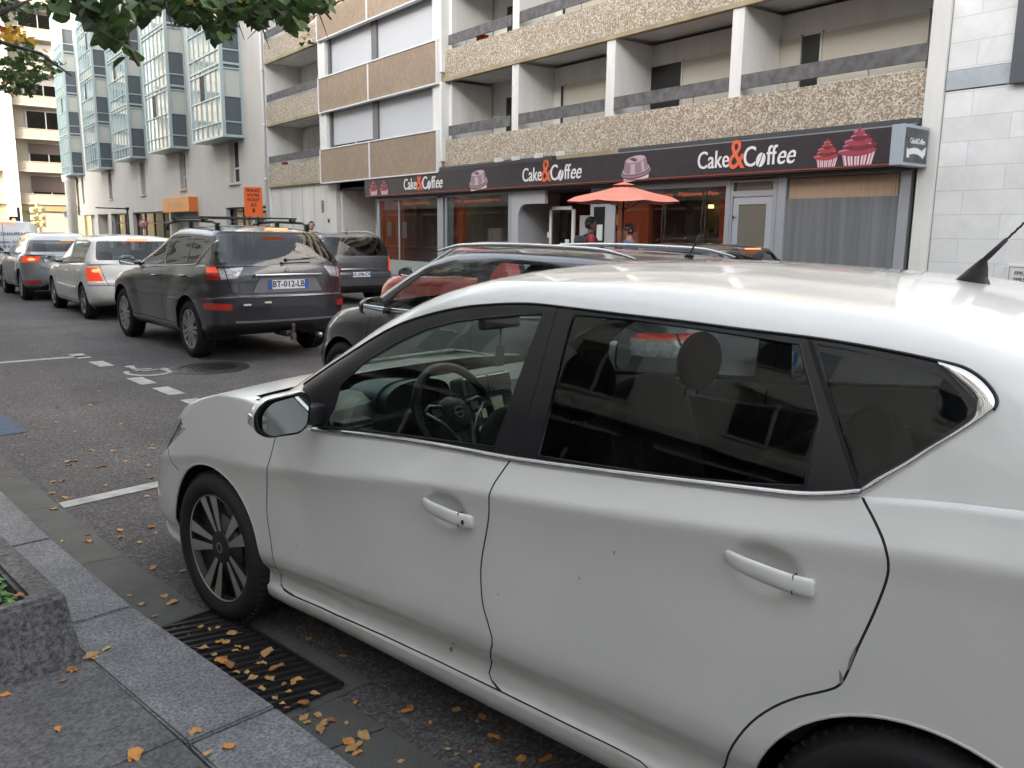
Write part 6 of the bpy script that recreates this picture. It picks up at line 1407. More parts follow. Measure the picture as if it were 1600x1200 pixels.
def build_main():
    X = 14.6
    R = empty('apartment_building', (X, 22.9, 0)); tag(R, 'apartment block with pebbledash balcony bands and tan panels above the cake and coffee shop', 'building')
    def P(name, m, *bx, **k):
        o = part(name, m, R, *bx, **k); o.matrix_parent_inverse = Matrix.Translation((-X, -22.9, 0)); return o
    def PB(name, b, m, par=None, **k):
        o = b.build(name, m, par or R, **k)
        if par is None: o.matrix_parent_inverse = Matrix.Translation((-X, -22.9, 0))
        return o
    F = [3.65, 6.34, 9.03, 11.72, 14.41, 17.1]; YR, YL = 7.60, 38.05
    # core walls
    P('core_wall', WHITEW, (16.35, 26, YR - .3, YL, 0, 20), bev=0)
    P('end_wall', WHITEW, (14.55, 16.4, YR - .33, YR - .02, 0, 20)); P('end_wall', WHITEW, (14.62, 16.4, YL - .03, YL + .12, 0, 20))
    for fi, z in enumerate(F):
        # floor slab and balcony parapets
        P('slab', WHITEW, (14.72, 16.4, YR, YL, z, z + .17))
        P('balcony_parapet', PEB, (14.6, 14.72, YR, 11.66, z, z + .815), bev=.006); P('balcony_parapet', PEB, (14.6, 14.72, 11.675, 22.95, z, z + .815), bev=.006)
        P('balcony_parapet', PEB, (14.6, 14.72, 31.9, YL - .05, z, z + .815), bev=.006)
        P('slab_edge', BEIGE, (14.58, 14.75, YR, 22.96, z - .10, z - .002), (14.58, 14.75, 31.8, YL - .05, z - .10, z - .002))
        P('slab_edge', BEIGE, (14.50, 14.75, 22.97, 31.79, z - .12, z + .34))
        # tan panels and windows with roller shutters
        z0, z1 = z - .16 + .36, z + 1.13
        P('panel', TAN, (14.36, 14.5, 27.62, 31.74, z - .14, z1 - .02)); P('panel', TAN, (14.36, 14.5, 23.04, 27.55, z - .14, z1 - .02))
        P('panel_trim', WHITEF, (14.33, 14.52, 22.98, 31.8, z1 - .02, z1 + .02), (14.33, 14.52, 22.98, 31.8, z - .18, z - .14), (14.33, 14.5, 27.555, 27.615, z - .14, z1 - .02), (14.33, 14.5, 31.745, 31.8, z - .14, z1 - .02), (14.33, 14.5, 22.98, 23.035, z - .14, z1 - .02))
        P('column', WHITEW, (14.45, 14.95, 31.36, 31.98, z + .17, z + 2.57), bev=.02); P('column', WHITEW, (14.45, 14.95, 22.90, 23.42, z + .17, z + 2.57), bev=.02)
        P('mullion', mat('grey_mullion', (.12, .12, .12), .5), (14.62, 14.70, 27.42, 27.80, z1, z + 2.57), (14.6, 14.66, 31.22, 31.36, z1, z + 2.57))
        P('wall_below_window', WHITEW, (14.75, 14.9, 23.3, 31.4, z + .17, z1))
        w1 = MB(); w2 = MB(); sb = [(1.28, 1.22), (1.28, 1.22), (1.80, 1.28), (1.15, 1.15), (1.2, 1.5), (1.2, 1.2)][fi]
        shutter_slats(w1, 14.70, 27.8, 31.22, z + sb[0], z + 2.57); shutter_slats(w2, 14.70, 23.42, 27.42, z + sb[1], z + 2.57); PB('roller_shutter', w2, SHUT)
        sh = PB('roller_shutter', w1, SHUT)
        P('window', [WGLASS][0], (14.78, 14.79, 23.42, 27.42, z1, z + 2.55), (14.78, 14.79, 27.8, 31.22, z1, z + 2.55))
        P('window_frame', WHITEF, (14.74, 14.80, 23.42, 27.42, z1, z1 + .07), (14.74, 14.80, 27.8, 31.22, z1, z1 + .07), (14.75, 14.8, 29.4, 29.5, z1, z + 2.55), (14.75, 14.8, 25.3, 25.4, z1, z + 2.55))
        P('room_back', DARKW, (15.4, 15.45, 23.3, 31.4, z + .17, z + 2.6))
        # fins between the balconies, with their back walls
        for fy in (11.54, 15.32, 19.16):
            P('balcony_fin', WHITEW, (14.62, 15.95 if fy < 19 else 16.36, fy, fy + .30, z + .17, z + 2.60), bev=.008)
        P('balcony_back_wall', GREYW, (15.90, 16.0, YR, 19.3, z + .17, z + 2.6)); P('balcony_side_wall', WHITEW, (14.75, 16.3, 22.75, 22.9, z + .17, z + 2.6)); P('balcony_side_wall', WHITEW, (14.75, 16.3, 32.0, 32.1, z + .17, z + 2.6))
        P('balcony_back_wall', GREYW, (16.28, 16.34, 32.1, YL - .1, z + .17, z + 2.6))
        for (a, b_, n) in ((YR + .02, 11.52, 1), (11.86, 15.30, 1), (15.66, 19.12, 1), (19.5, 22.72, 1)):
            P('balcony_rail', PLANK, (14.60, 14.64, a, b_, z + .95, z + 1.24), bev=.004)
            P('rail_post', SILVER, (14.65, 14.67, a + (b_ - a) * .28, a + (b_ - a) * .28 + .02, z + .8, z + 1.0), (14.65, 14.67, a + (b_ - a) * .72, a + (b_ - a) * .72 + .02, z + .8, z + 1.0))
        P('balcony_rail', PLANK, (14.60, 14.64, 32.02, YL - .15, z + .97, z + 1.27), bev=.004)
        P('rail_post', SILVER, (14.65, 14.67, 33.6, 33.62, z + .8, z + 1.0), (14.65, 14.67, 35.6, 35.62, z + .8, z + 1.0))
        # shutters and dark balcony doors in the back walls
        g = MB()
        for (a, b_) in ((8.35, 10.50), (11.05, 11.5), (12.1, 14.25), (16.0, 18.6)):
            s = MB(); shutter_slats(s, 15.86, a, b_, z + (.2 if fi != 2 else .9), z + 2.08, .05); PB('balcony_shutter', s, BSHUT)
            g.box(15.84, 15.90, a - .05, a, z + .17, z + 2.12); g.box(15.84, 15.90, b_, b_ + .05, z + .17, z + 2.12)
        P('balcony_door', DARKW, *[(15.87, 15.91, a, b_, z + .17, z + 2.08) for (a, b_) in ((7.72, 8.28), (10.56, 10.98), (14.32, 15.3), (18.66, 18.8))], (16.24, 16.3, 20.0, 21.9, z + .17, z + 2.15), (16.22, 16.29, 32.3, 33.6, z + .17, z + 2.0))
        PB('shutter_guide', g, mat('pale_trim', (.42, .41, .38), .6))
    P('awning_box_dark', mat('dark_reveal', (.03, .03, .032), .6), (16.2, 16.33, 19.5, 22.7, 3.9, 6.3)) if False else None
    # small red flower box and things on a balcony
    P('flower_box', mat('red_plastic', (.35, .03, .02), .5), (14.74, 14.9, 36.4, 36.8, 4.5, 4.62), (14.74, 14.9, 21.0, 21.4, 7.2, 7.33))
    # ground floor: shop front frame, walls, glazing, doors
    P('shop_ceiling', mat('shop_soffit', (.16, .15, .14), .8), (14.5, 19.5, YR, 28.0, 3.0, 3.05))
    P('grey_wall', GREYW, (14.72, 14.9, 31.2, YL - .05, 0, 3.55)); P('grey_wall', WHITEW, (14.9, 18.0, 31.0, 31.18, 0, 3.2))
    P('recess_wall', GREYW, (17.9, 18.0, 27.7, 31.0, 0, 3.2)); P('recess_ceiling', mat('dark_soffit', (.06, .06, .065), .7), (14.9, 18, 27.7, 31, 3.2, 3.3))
    P('cellar_door', mat('dark_green_door', (.03, .035, .035), .5), (14.95, 15.0, 27.75, 28.9, .13, 2.6)) if False else None
    w = MB()
    st = MB(); st.box(14.66, 14.70, 34.0, 34.02, .1, 3.5); 
    P('shop_floor', mat('shop_floor', (.25, .19, .14), .5), (14.85, 19.5, YR, 27.8, .135, .15))
    P('shop_back_wall', mat('shop_dark_wall', (.14, .085, .06), .8), (19.4, 19.5, YR, 27.9, .1, 3.05)); P('shop_side_wall', mat('shop_orange', (.78, .15, .04), .7), (14.9, 19.4, 27.65, 27.8, .15, 3.0), (14.95, 19.4, 15.2, 15.3, .15, 3.0), (14.95, 19.4, 19.55, 19.65, .15, 3.0))
    P('shop_pillar', mat('shop_orange', (.78, .15, .04), .7), (14.88, 15.0, 22.3, 22.95, .5, 2.75), (14.88, 15.0, 14.25, 15.3, .2, 2.75), (14.88, 15.0, 11.66, 12.1, .2, 2.75), (14.88, 15.0, 26.1, 27.5, .5, 2.75))
    P('shop_partition', mat('shop_taupe', (.34, .29, .22), .8), (16.8, 16.9, 20.8, 22.3, .15, 3), (16.8, 16.9, 24.6, 26.0, .15, 3), (16.2, 16.3, 12.8, 14.25, .15, 2.6))
    P('mullion', FRAMEG, (14.66, 14.76, 27.50, 27.66, .13, 2.85), (14.66, 14.76, 23.16, 23.50, .13, 2.85), (14.66, 14.76, 22.95, 23.02, .6, 2.85), (14.66, 14.76, 19.40, 19.62, .13, 2.85), (14.68, 14.74, 26.05, 26.12, .6, 2.7))
    P('sill_wall', mat('pale_green_sill', (.30, .33, .31), .6), (14.66, 14.78, 19.6, 27.66, .13, .62))
    P('shop_window', SGLASS, (14.70, 14.708, 23.5, 27.5, .62, 2.72)); P('shop_window', SGLASS, (14.70, 14.708, 19.62, 22.95, .62, 2.72)); P('shop_window', SGLASS, (14.70, 14.708, 11.78, 15.2, .3, 2.72)); P('shop_window', FROST, (14.705, 14.71, 7.92, 10.28, .2, 2.35))
    P('window_head', FRAMEG, (14.66, 14.76, 11.78, 15.3, 2.66, 2.80), (14.66, 14.76, 19.62, 27.5, 2.72, 2.82), (14.66, 14.76, 7.75, 11.7, 2.76, 2.86))
    # white arch panel beside the recessed entrance
    b = MB(); pts = [(19.40, .13), (19.40, 2.85), (17.9, 2.85), (17.9, 2.42), (18.75, 2.42)] + [(18.75 + .35 * sin(radians(a)), 2.07 + .35 * cos(radians(a))) for a in range(10, 91, 10)] + [(19.10, .13)]
    b.prism([(y, z) for y, z in pts], Matrix(((0, 0, 1, 14.62), (1, 0, 0, 0), (0, 1, 0, 0), (0, 0, 0, 1))), .10); PB('entrance_arch', b, mat('grey_laminate', (.40, .40, .42), .4))
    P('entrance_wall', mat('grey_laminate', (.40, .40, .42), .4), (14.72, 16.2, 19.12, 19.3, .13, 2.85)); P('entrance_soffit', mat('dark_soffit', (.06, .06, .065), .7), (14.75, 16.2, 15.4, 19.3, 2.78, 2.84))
    P('entrance_back_wall', mat('shop_dark_red', (.10, .028, .02), .7), (16.2, 16.3, 15.4, 19.4, .13, 2.85))
    P('entrance_panel', mat('grey_laminate', (.40, .40, .42), .4), (14.85, 14.9, 15.38, 16.3, .13, 2.80), (15.2, 15.25, 16.6, 17.1, .13, 2.1))
    P('notice_window', mat('dark_pane', (.02, .02, .022), .12), (14.83, 14.85, 15.75, 16.15, .13, 2.3)); P('notice', mat('paper', (.6, .6, .58), .7), (14.81, 14.83, 15.8, 16.0, 1.45, 1.85), (14.81, 14.83, 17.9, 18.0, 1.5, 1.65))
    e = empty('door', (15.1, 17.2, 0), 0, R); e.matrix_parent_inverse = Matrix.Translation((-X, -22.9, 0))
    d = MB(); d.box(-.03, .03, 0, .09, .13, 2.35); d.box(-.03, .03, .95, 1.04, .13, 2.35); d.box(-.03, .03, 0, 1.04, 2.26, 2.35); d.box(-.03, .03, 0, 1.04, .13, .35); d.build('door_frame', WHITEF, e)
    d = MB(); d.box(-.004, .004, .09, .95, .35, 2.26); d.build('door_glass', SGLASS, e)
    d = MB(); 
    for (yy, zz, c) in ((.2, .95, 0), (.42, .95, 0), (.25, 1.12, 1), (.4, 1.2, 2), (.2, 1.3, 2)): d.mi = c; d.box(-.012, -.006, yy, yy + .17, zz, zz + .16)
    d.build('door_sticker', [mat('sticker_blue', (.04, .16, .30), .5), mat('sticker_yellow', (.5, .38, .1), .5), mat('paper', (.6, .6, .58), .7)], e)
    # aluminium side door with transom
    e = empty('door', (14.66, 10.5, 0), 0, R); e.matrix_parent_inverse = Matrix.Translation((-X, -22.9, 0))
    d = MB()
    for q in ((0, .10, 0, .10, .13, 2.80), (0, .10, 1.10, 1.20, .13, 2.80), (0, .10, .1, 1.1, 2.42, 2.54), (0, .10, .1, 1.1, 2.72, 2.80), (0, .10, .1, 1.1, .13, .20)): d.box(*q)
    d.build('door_frame', FRAMEG, e)
    d = MB()
    for q in ((.02, .07, .11, .25, .2, 2.41), (.02, .07, .95, 1.09, .2, 2.41), (.02, .07, .25, .95, 2.26, 2.41), (.02, .07, .25, .95, .2, .85)): d.box(*q)
    d.build('door_leaf', mat('light_aluminium', (.44, .46, .49), .4, metal=.3), e)
    d = MB(); d.box(.04, .048, .25, .95, .85, 2.26); d.box(.04, .048, .15, 1.05, 2.54, 2.72); d.build('door_glass', mat('taupe_glass', (.16, .145, .115), .15, spec=.5), e)
    d = MB(); d.tube([(-.05, 1.02, 1.95), (-.05, 1.02, 2.03)], .012); d.tube([(-.05, 1.02, 1.99), (.02, 1.02, 1.99)], .01); d.build('handle', BLACK, e)
    P('shop_frame', FRAMEG, (14.64, 14.76, 7.72, 7.92, .13, 2.80), (14.64, 14.76, 10.28, 10.48, .13, 2.80), (14.64, 14.76, 11.66, 11.78, .13, 2.80), bev=.005)
    c = MB(); 
    for i in range(40):
        y0 = 7.98 + i * .057
        c.box(14.714, 14.722 + .01 * (i % 3), y0, y0 + .05, 2.33 + (.02 if i % 7 == 0 else 0), 2.74)
    PB('curtain', c, mat('beige_curtain', (.42, .29, .20), .9))
    # mural strip over the windows
    o = text_obj('window_lettering', 'Sandwicherie - Pâtisserie - Pain', .135, Matrix.Translation((14.69, 13.15, 2.52)) @ Matrix(((0, 0, -1, 0), (-1, 0, 0, 0), (0, 1, 0, 0), (0, 0, 0, 1))), mat('orange_letter', (.62, .12, .03), .6, emit=(1, .2, .05), estr=.03), R, xs=1.35); o.matrix_parent_inverse = Matrix.Translation((-X, -22.9, 0))
    for yc in (21.3, 25.2):
        o = text_obj('window_lettering', 'Coffee - Sandwicherie - Pâtisserie - Pain', .12, Matrix.Translation((14.69, yc, 2.58)) @ Matrix(((0, 0, -1, 0), (-1, 0, 0, 0), (0, 1, 0, 0), (0, 0, 0, 1))), mat('orange_letter', (.62, .12, .03), .6), R, xs=1.25); o.matrix_parent_inverse = Matrix.Translation((-X, -22.9, 0))
    # shop interior: counter, shelves, glowing lamp, blind cords
    P('shop_counter', mat('counter', (.20, .10, .06), .5), (16.5, 17.3, 11.8, 14.2, .15, 1.25), (16.9, 17.1, 20, 22.2, .15, 1.1), bev=.02)
    P('shop_shelf', mat('shelf_wood', (.22, .12, .07), .6), (16.2, 16.22, 12.0, 14.0, 1.55, 1.58), (17.4, 17.5, 24.0, 25.6, 1.3, 1.34), (17.4, 17.5, 24.0, 25.6, 1.7, 1.74), (17.4, 17.5, 24.0, 25.6, 2.1, 2.14))
    P('shelf_goods', mat('goods', (.45, .30, .16), .7, noise=(9, .8, 2)), *[(16.0, 16.2, 12.1 + i * .24, 12.25 + i * .24, 1.58, 1.66 + .05 * (i % 3)) for i in range(7)], *[(17.3, 17.4, 24.1 + i * .22, 24.25 + i * .22, 1.34 + (i % 2) * .4, 1.5 + (i % 2) * .4) for i in range(6)])
    P('wall_lamp', mat('lit_yellow_lamp', (1, .6, .2), .5, emit=(1, .66, .22), estr=1.2), (15.9, 16.0, 16.15, 16.3, 2.02, 2.10)); P('lit_back_panel', mat('lit_ochre', (.3, .2, .05), .6, emit=(1, .6, .2), estr=.06), (16.15, 16.19, 16.1, 17.0, 1.85, 2.15))
    P('display_strip', mat('lit_strip', (.6, .5, .35), .5, emit=(1, .85, .6), estr=.25), (16.4, 16.42, 12.9, 13.4, 1.0, 1.05))
    c = MB()
    for y in (13.75, 12.55): c.tube([(14.86, y, 2.6), (14.86, y + .06, 1.9), (14.86, y, 1.25), (14.86, y - .06, 1.9), (14.86, y - .02, 2.6)], .008, 5)
    PB('blind_cord', c, WHITEF)
    P('pendant_lamp', mat('lit_yellow_lamp', (1, .6, .2), .5), *[(x, x + .09, y, y + .09, 2.25, 2.33) for x, y in ((15.8, 20.9), (16.4, 25.0), (15.9, 13.2), (16.8, 12.4), (15.8, 24.1), (17.2, 21.8))])
    P('window_poster', mat('poster_paper', (.52, .46, .40), .7, noise=(14, .25, 3)), (14.715, 14.72, 26.7, 27.0, 1.45, 1.95), (14.715, 14.72, 25.6, 25.95, 1.40, 1.95), (14.715, 14.72, 20.0, 20.7, 1.35, 1.75), (14.715, 14.72, 22.05, 22.25, .7, 1.0), (14.715, 14.72, 11.9, 12.1, .9, 1.3))
    P('window_film', mat('pale_film', (.42, .48, .48), .5), (14.715, 14.72, 22.62, 22.93, .62, 2.72))
    # house number lettering mirrored from the street opposite is left to real reflections
    # stains on the grey wall
    P('wall_patch', mat('stain_brown', (.20, .17, .12), .9, noise=(12, .5, 5)), (14.712, 14.718, 32.35, 32.6, 2.35, 2.85)); P('wall_grille', BLACK, (14.70, 14.72, 31.85, 32.0, 1.95, 2.1))
    P('wall_joint', mat('joint_grey', (.22, .22, .21), .8), *[(14.714, 14.72, y, y + .02, .1, 3.5) for y in (33.3, 34.5, 35.7, 36.9)])
    # gutter above the fascia
    P('fascia_gutter', mat('lead_grey', (.055, .057, .065), .5), (14.42, 14.6, YR, 14.9, 3.53, 3.64), (14.42, 14.6, 17.4, 28.0, 3.53, 3.64))
    P('gutter_trim', mat('zinc_trim', (.30, .30, .30), .4, metal=.5), (14.40, 14.42, YR, 14.9, 3.52, 3.545), (14.40, 14.42, 19.0, 28.0, 3.60, 3.61))
    return R

def sgn_M(x, y, z): return Matrix.Translation((x, y, z)) @ Matrix(((0, 0, -1, 0), (-1, 0, 0, 0), (0, 1, 0, 0), (0, 0, 0, 1)))
def build_sign():
    t = empty('shop_sign', (14.4, 18, 2.85)); tag(t, 'long dark shop fascia reading Cake and Coffee with painted cups and cupcakes', 'shop sign')
    inv = Matrix.Translation((-14.4, -18, -2.85))
    def put(o): o.matrix_parent_inverse = inv; return o
    b = MB(); b.box(14.38, 14.58, 7.72, 28.05, 2.84, 3.52); put(b.build('fascia', FASC, t))
    b = MB(); b.box(14.370, 14.378, 7.9, 27.9, 2.875, 2.892); put(b.build('red_line', mat('sign_red_line', (.38, .06, .035), .5), t))
    b = MB(); b.box(14.52, 14.60, 7.72, 28.05, 2.78, 2.838); put(b.build('fascia_lip', mat('fascia_brown', (.10, .07, .06), .6), t))
    W = mat('sign_letter_white', (.72, .71, .70), .5); O = mat('sign_letter_orange', (.68, .13, .055), .5)
    def word(yc, zc, s):
        # yc = middle of the lettering; advances measured in units of s
        x = -2.38
        for (ch, sc, dz, m_, sh) in (('Cake', 1.0, 0, W, 0), ('&', 1.65, .12, O, 0), ('C', 1.12, 0, W, 0)):
            vs, fs = text_mesh(ch, s * sc, .004, xs=.80, align='LEFT', res=3)
            wd = max(v[0] for v in vs)
            b = MB(); b.M = sgn_M(14.372 if ch == '&' else 14.374, yc - x * s, zc + dz * s)
            for dx in (0, .012 * s, -.012 * s): b.add([(v[0] + dx, v[1], v[2] + dx * .02) for v in vs], fs)
            put(b.build('sign_text', m_, t)); x += wd / s * (.93 if ch == '&' else 1.0) + (.02 if ch != '&' else -.04)
            if ch == 'Cake': x -= .06
        # coffee bean in place of the o
        b = MB(); b.M = sgn_M(14.372, yc - (x + .24) * s, zc - .11 * s) @ Matrix.Rotation(-.35, 4, 'Z')
        for sg in (-1, 1):
            p = [(sg * .022 * s + sg * .19 * s * sin(a), .27 * s * cos(a)) for a in [pi * i / 14 for i in range(15)]]
            b.add([(x_, y_, 0.003) for x_, y_ in p], [tuple(range(15)) if sg < 0 else tuple(range(14, -1, -1))])
        put(b.build('bean', W, t)); x += .50
        for (ch, sc, sh) in (('ff', 1.0, 0), ('ee', 1.0, .25)):
            vs, fs = text_mesh(ch, s * sc * 1.05, .004, xs=.82, align='LEFT', res=3); wd = max(v[0] for v in vs)
            b = MB(); b.M = sgn_M(14.374, yc - x * s, zc)
            for dx in (0, .012 * s, -.012 * s): b.add([(v[0] + dx + sh * v[1], v[1], v[2] + dx * .02) for v in vs], fs)
            put(b.build('sign_text', W, t)); x += wd / s + .03
    word(23.95, 3.17, .52); word(17.38, 3.17, .52); word(11.15, 3.18, .52)
    L1 = mat('sign_cup_light', (.48, .36, .40), .4); L2 = mat('sign_cup_mid', (.27, .18, .21), .4); L3 = mat('sign_cup_dark', (.10, .06, .07), .4); PK = mat('sign_cake_pink', (.50, .20, .25), .5); RD = mat('sign_cake_red', (.33, .045, .045), .5); CU = mat('sign_paper_white', (.66, .58, .60), .5); DR = mat('sign_cake_dark', (.16, .02, .025), .5)
    def cup(yc, w):
        b = MB(); b.M = sgn_M(14.376, yc, 3.17) @ Matrix.Rotation(.10, 4, 'Z'); h = w
        def el(cx, cy, rx, ry, mi, z, a0=0, a1=360, n=28):
            b.mi = mi; b.add([(cx + rx * cos(radians(a0 + (a1 - a0) * i / n)), cy + ry * sin(radians(a0 + (a1 - a0) * i / n)), z) for i in range(n)], [tuple(range(n))])
        def pl(p, mi, z): b.mi = mi; b.add([(x, y, z) for x, y in p], [tuple(range(len(p)))])
        pl([(-.44 * w, -.30), (.44 * w, -.30), (.46 * w, -.16), (-.46 * w, -.16)], 4, .001)
        el(0, -.14, .54 * w, .13, 2, .0015); el(0, -.11, .54 * w, .13, 1, .002); el(0, -.07, .50 * w, .12, 2, .0025); el(0, -.05, .49 * w, .115, 0, .003)
        pl([(-.45 * w, -.05), (-.38 * w, .17), (.38 * w, .17), (.45 * w, -.05), (.30 * w, -.13), (0, -.155), (-.30 * w, -.13)], 1, .0035)
        pl([(-.20 * w, -.14), (-.17 * w, .13), (-.02 * w, .12), (-.02 * w, -.15)], 0, .004); pl([(.22 * w, -.14), (.20 * w, .13), (.29 * w, .13), (.32 * w, -.12)], 0, .004)
        el(0, .17, .385 * w, .095, 1, .0042); el(0, .18, .34 * w, .075, 0, .0045); pl([(-.24 * w, .22), (-.06 * w, .23), (.10 * w, .15), (-.02 * w, .125)], 2, .005); pl([(-.2 * w, .215), (-.09 * w, .222), (.03 * w, .155), (-.03 * w, .15)], 3, .0055)
        put(b.build('painted_cup', [L1, L2, L3, DR, CU], t))
    cup(20.75, .92); cup(14.25, .90)
    def cake(yc, w, h, mi_top):
        b = MB(); b.M = sgn_M(14.376, yc, 2.90)
        def pl(p, mi, z): b.mi = mi; b.add([(x, y, z) for x, y in p], [tuple(range(len(p)))])
        n = 9; pl([(-.36 * w, 0), (.36 * w, 0), (.46 * w, .42 * h), (-.46 * w, .42 * h)], 2, .001)
        for i in range(n):
            x0 = -.36 * w + .72 * w * i / n; x1 = x0 + .04 * w; pl([(x0, 0), (x1, 0), (x1 * 1.27, .42 * h), (x0 * 1.27, .42 * h)], 3 if i % 2 else 0, .002)
        lay = [(.52, .36, .16), (.46, .50, .16), (.37, .62, .15), (.26, .74, .14), (.15, .86, .13)]
        for i, (rx, cy, ry) in enumerate(lay):
            sw = (-.04, .03, -.02, .03, .0)[i] * w
            b.mi = 1 if i % 2 == 0 else 3; b.add([(sw + rx * w * cos(a), cy * h + ry * h * .75 * sin(a + .25 * cos(a)), .003 + i * .001) for a in [2 * pi * k / 26 for k in range(26)]], [tuple(range(26))])
            b.mi = 0; b.add([(sw + rx * w * cos(a) * .92 - .02 * w, cy * h + .03 * h + ry * h * .42 * sin(a), .0035 + i * .001) for a in [radians(200 - 160 * k / 13) for k in range(14)]] + [(sw + rx * w * cos(a) * .9 - .02 * w, cy * h + .005 * h + ry * h * .3 * sin(a), .0035 + i * .001) for a in [radians(40 + 160 * k / 13) for k in range(14)]], [tuple(range(28))])
        pl([(-.04 * w, .90 * h), (.05 * w, .9 * h), (.02 * w, 1.05 * h), (-.05 * w, .98 * h)], 1, .009)
        put(b.build('painted_cupcake', [PK, RD if mi_top else mat('sign_cake_magenta', (.30, .04, .08), .5), CU, DR], t))
    cake(9.25, .50, .50, True); cake(8.62, .74, .66, False); cake(27.35, .62, .52, True); cake(26.55, .62, .50, False)
    # lamps above the sign
    for i, y in enumerate((17.6, 18.6, 19.4, 16.7)):
        q = empty('sign_lamp', (14.38, y, 3.62)); tag(q, ('white sign spotlight on a bracket above the first Coffee lettering', 'white sign spotlight second from the left over the dark fascia', 'white sign spotlight leftmost over the dark fascia', 'white sign spotlight rightmost over the dark fascia')[i], 'lamp', 'spotlights above the shop sign')
        b = MB(); b.bar((.15, -.25, .10), (-.16, .05, .06), .03, .03); b.build('arm', SILVER, q)
        b = MB(); b.obox((-.2, .07, .02), (1, 0, .2), (0, 1, 0), (-.2, 0, 1), .07, .10, .05); b.build('lamp_head', WHITEF, q)
    # projecting box sign at the right end
    q = empty('box_sign', (14.1, 7.52, 3.13)); tag(q, 'square grey projecting sign box with white ribbon emblem at the fascia end', 'shop sign')
    b = MB(); b.box(-.42, .42, -.11, .11, -.33, .33, .01); b.build('box', mat('sign_box_grey', (.34, .38, .42), .45), q)
    b = MB(); b.box(-.37, .37, -.116, -.112, -.28, .28); f = b.build('sign_face', mat('brushed_dark', (.10, .105, .11), .3, metal=.6, noise=(3, .5, 3)), q)
    b = MB(); MM = Matrix.Translation((0, -.118, 0)) @ Matrix(((1, 0, 0, 0), (0, 0, -1, 0), (0, 1, 0, 0), (0, 0, 0, 1))); b.M = MM
    up = [(-.26 + .52 * i / 16, -.07 + .05 * sin(pi * i / 16) - .03 * (i / 16)) for i in range(17)]
    b.add([(x, y, .001) for x, y in up] + [(x, y - .10, .001) for x, y in up[::-1]], [tuple(range(34))]); b.add([(.20, -.06, .002), (.32, .0, .002), (.30, -.14, .002), (.24, -.17, .002)], [(0, 1, 2, 3)]); b.add([(-.2, -.10, .002), (-.31, -.04, .002), (-.30, -.2, .002), (-.22, -.21, .002)], [(0, 3, 2, 1)])
    b.build('ribbon', mat('ribbon_white', (.7, .7, .7), .5), f)
    text_obj('sign_text', 'Cake&Coffee', .125, MM @ Matrix.Translation((.02, .07, .002)), mat('sign_letter_white', (.72, .71, .70), .5), f, xs=.72, bold=.003)

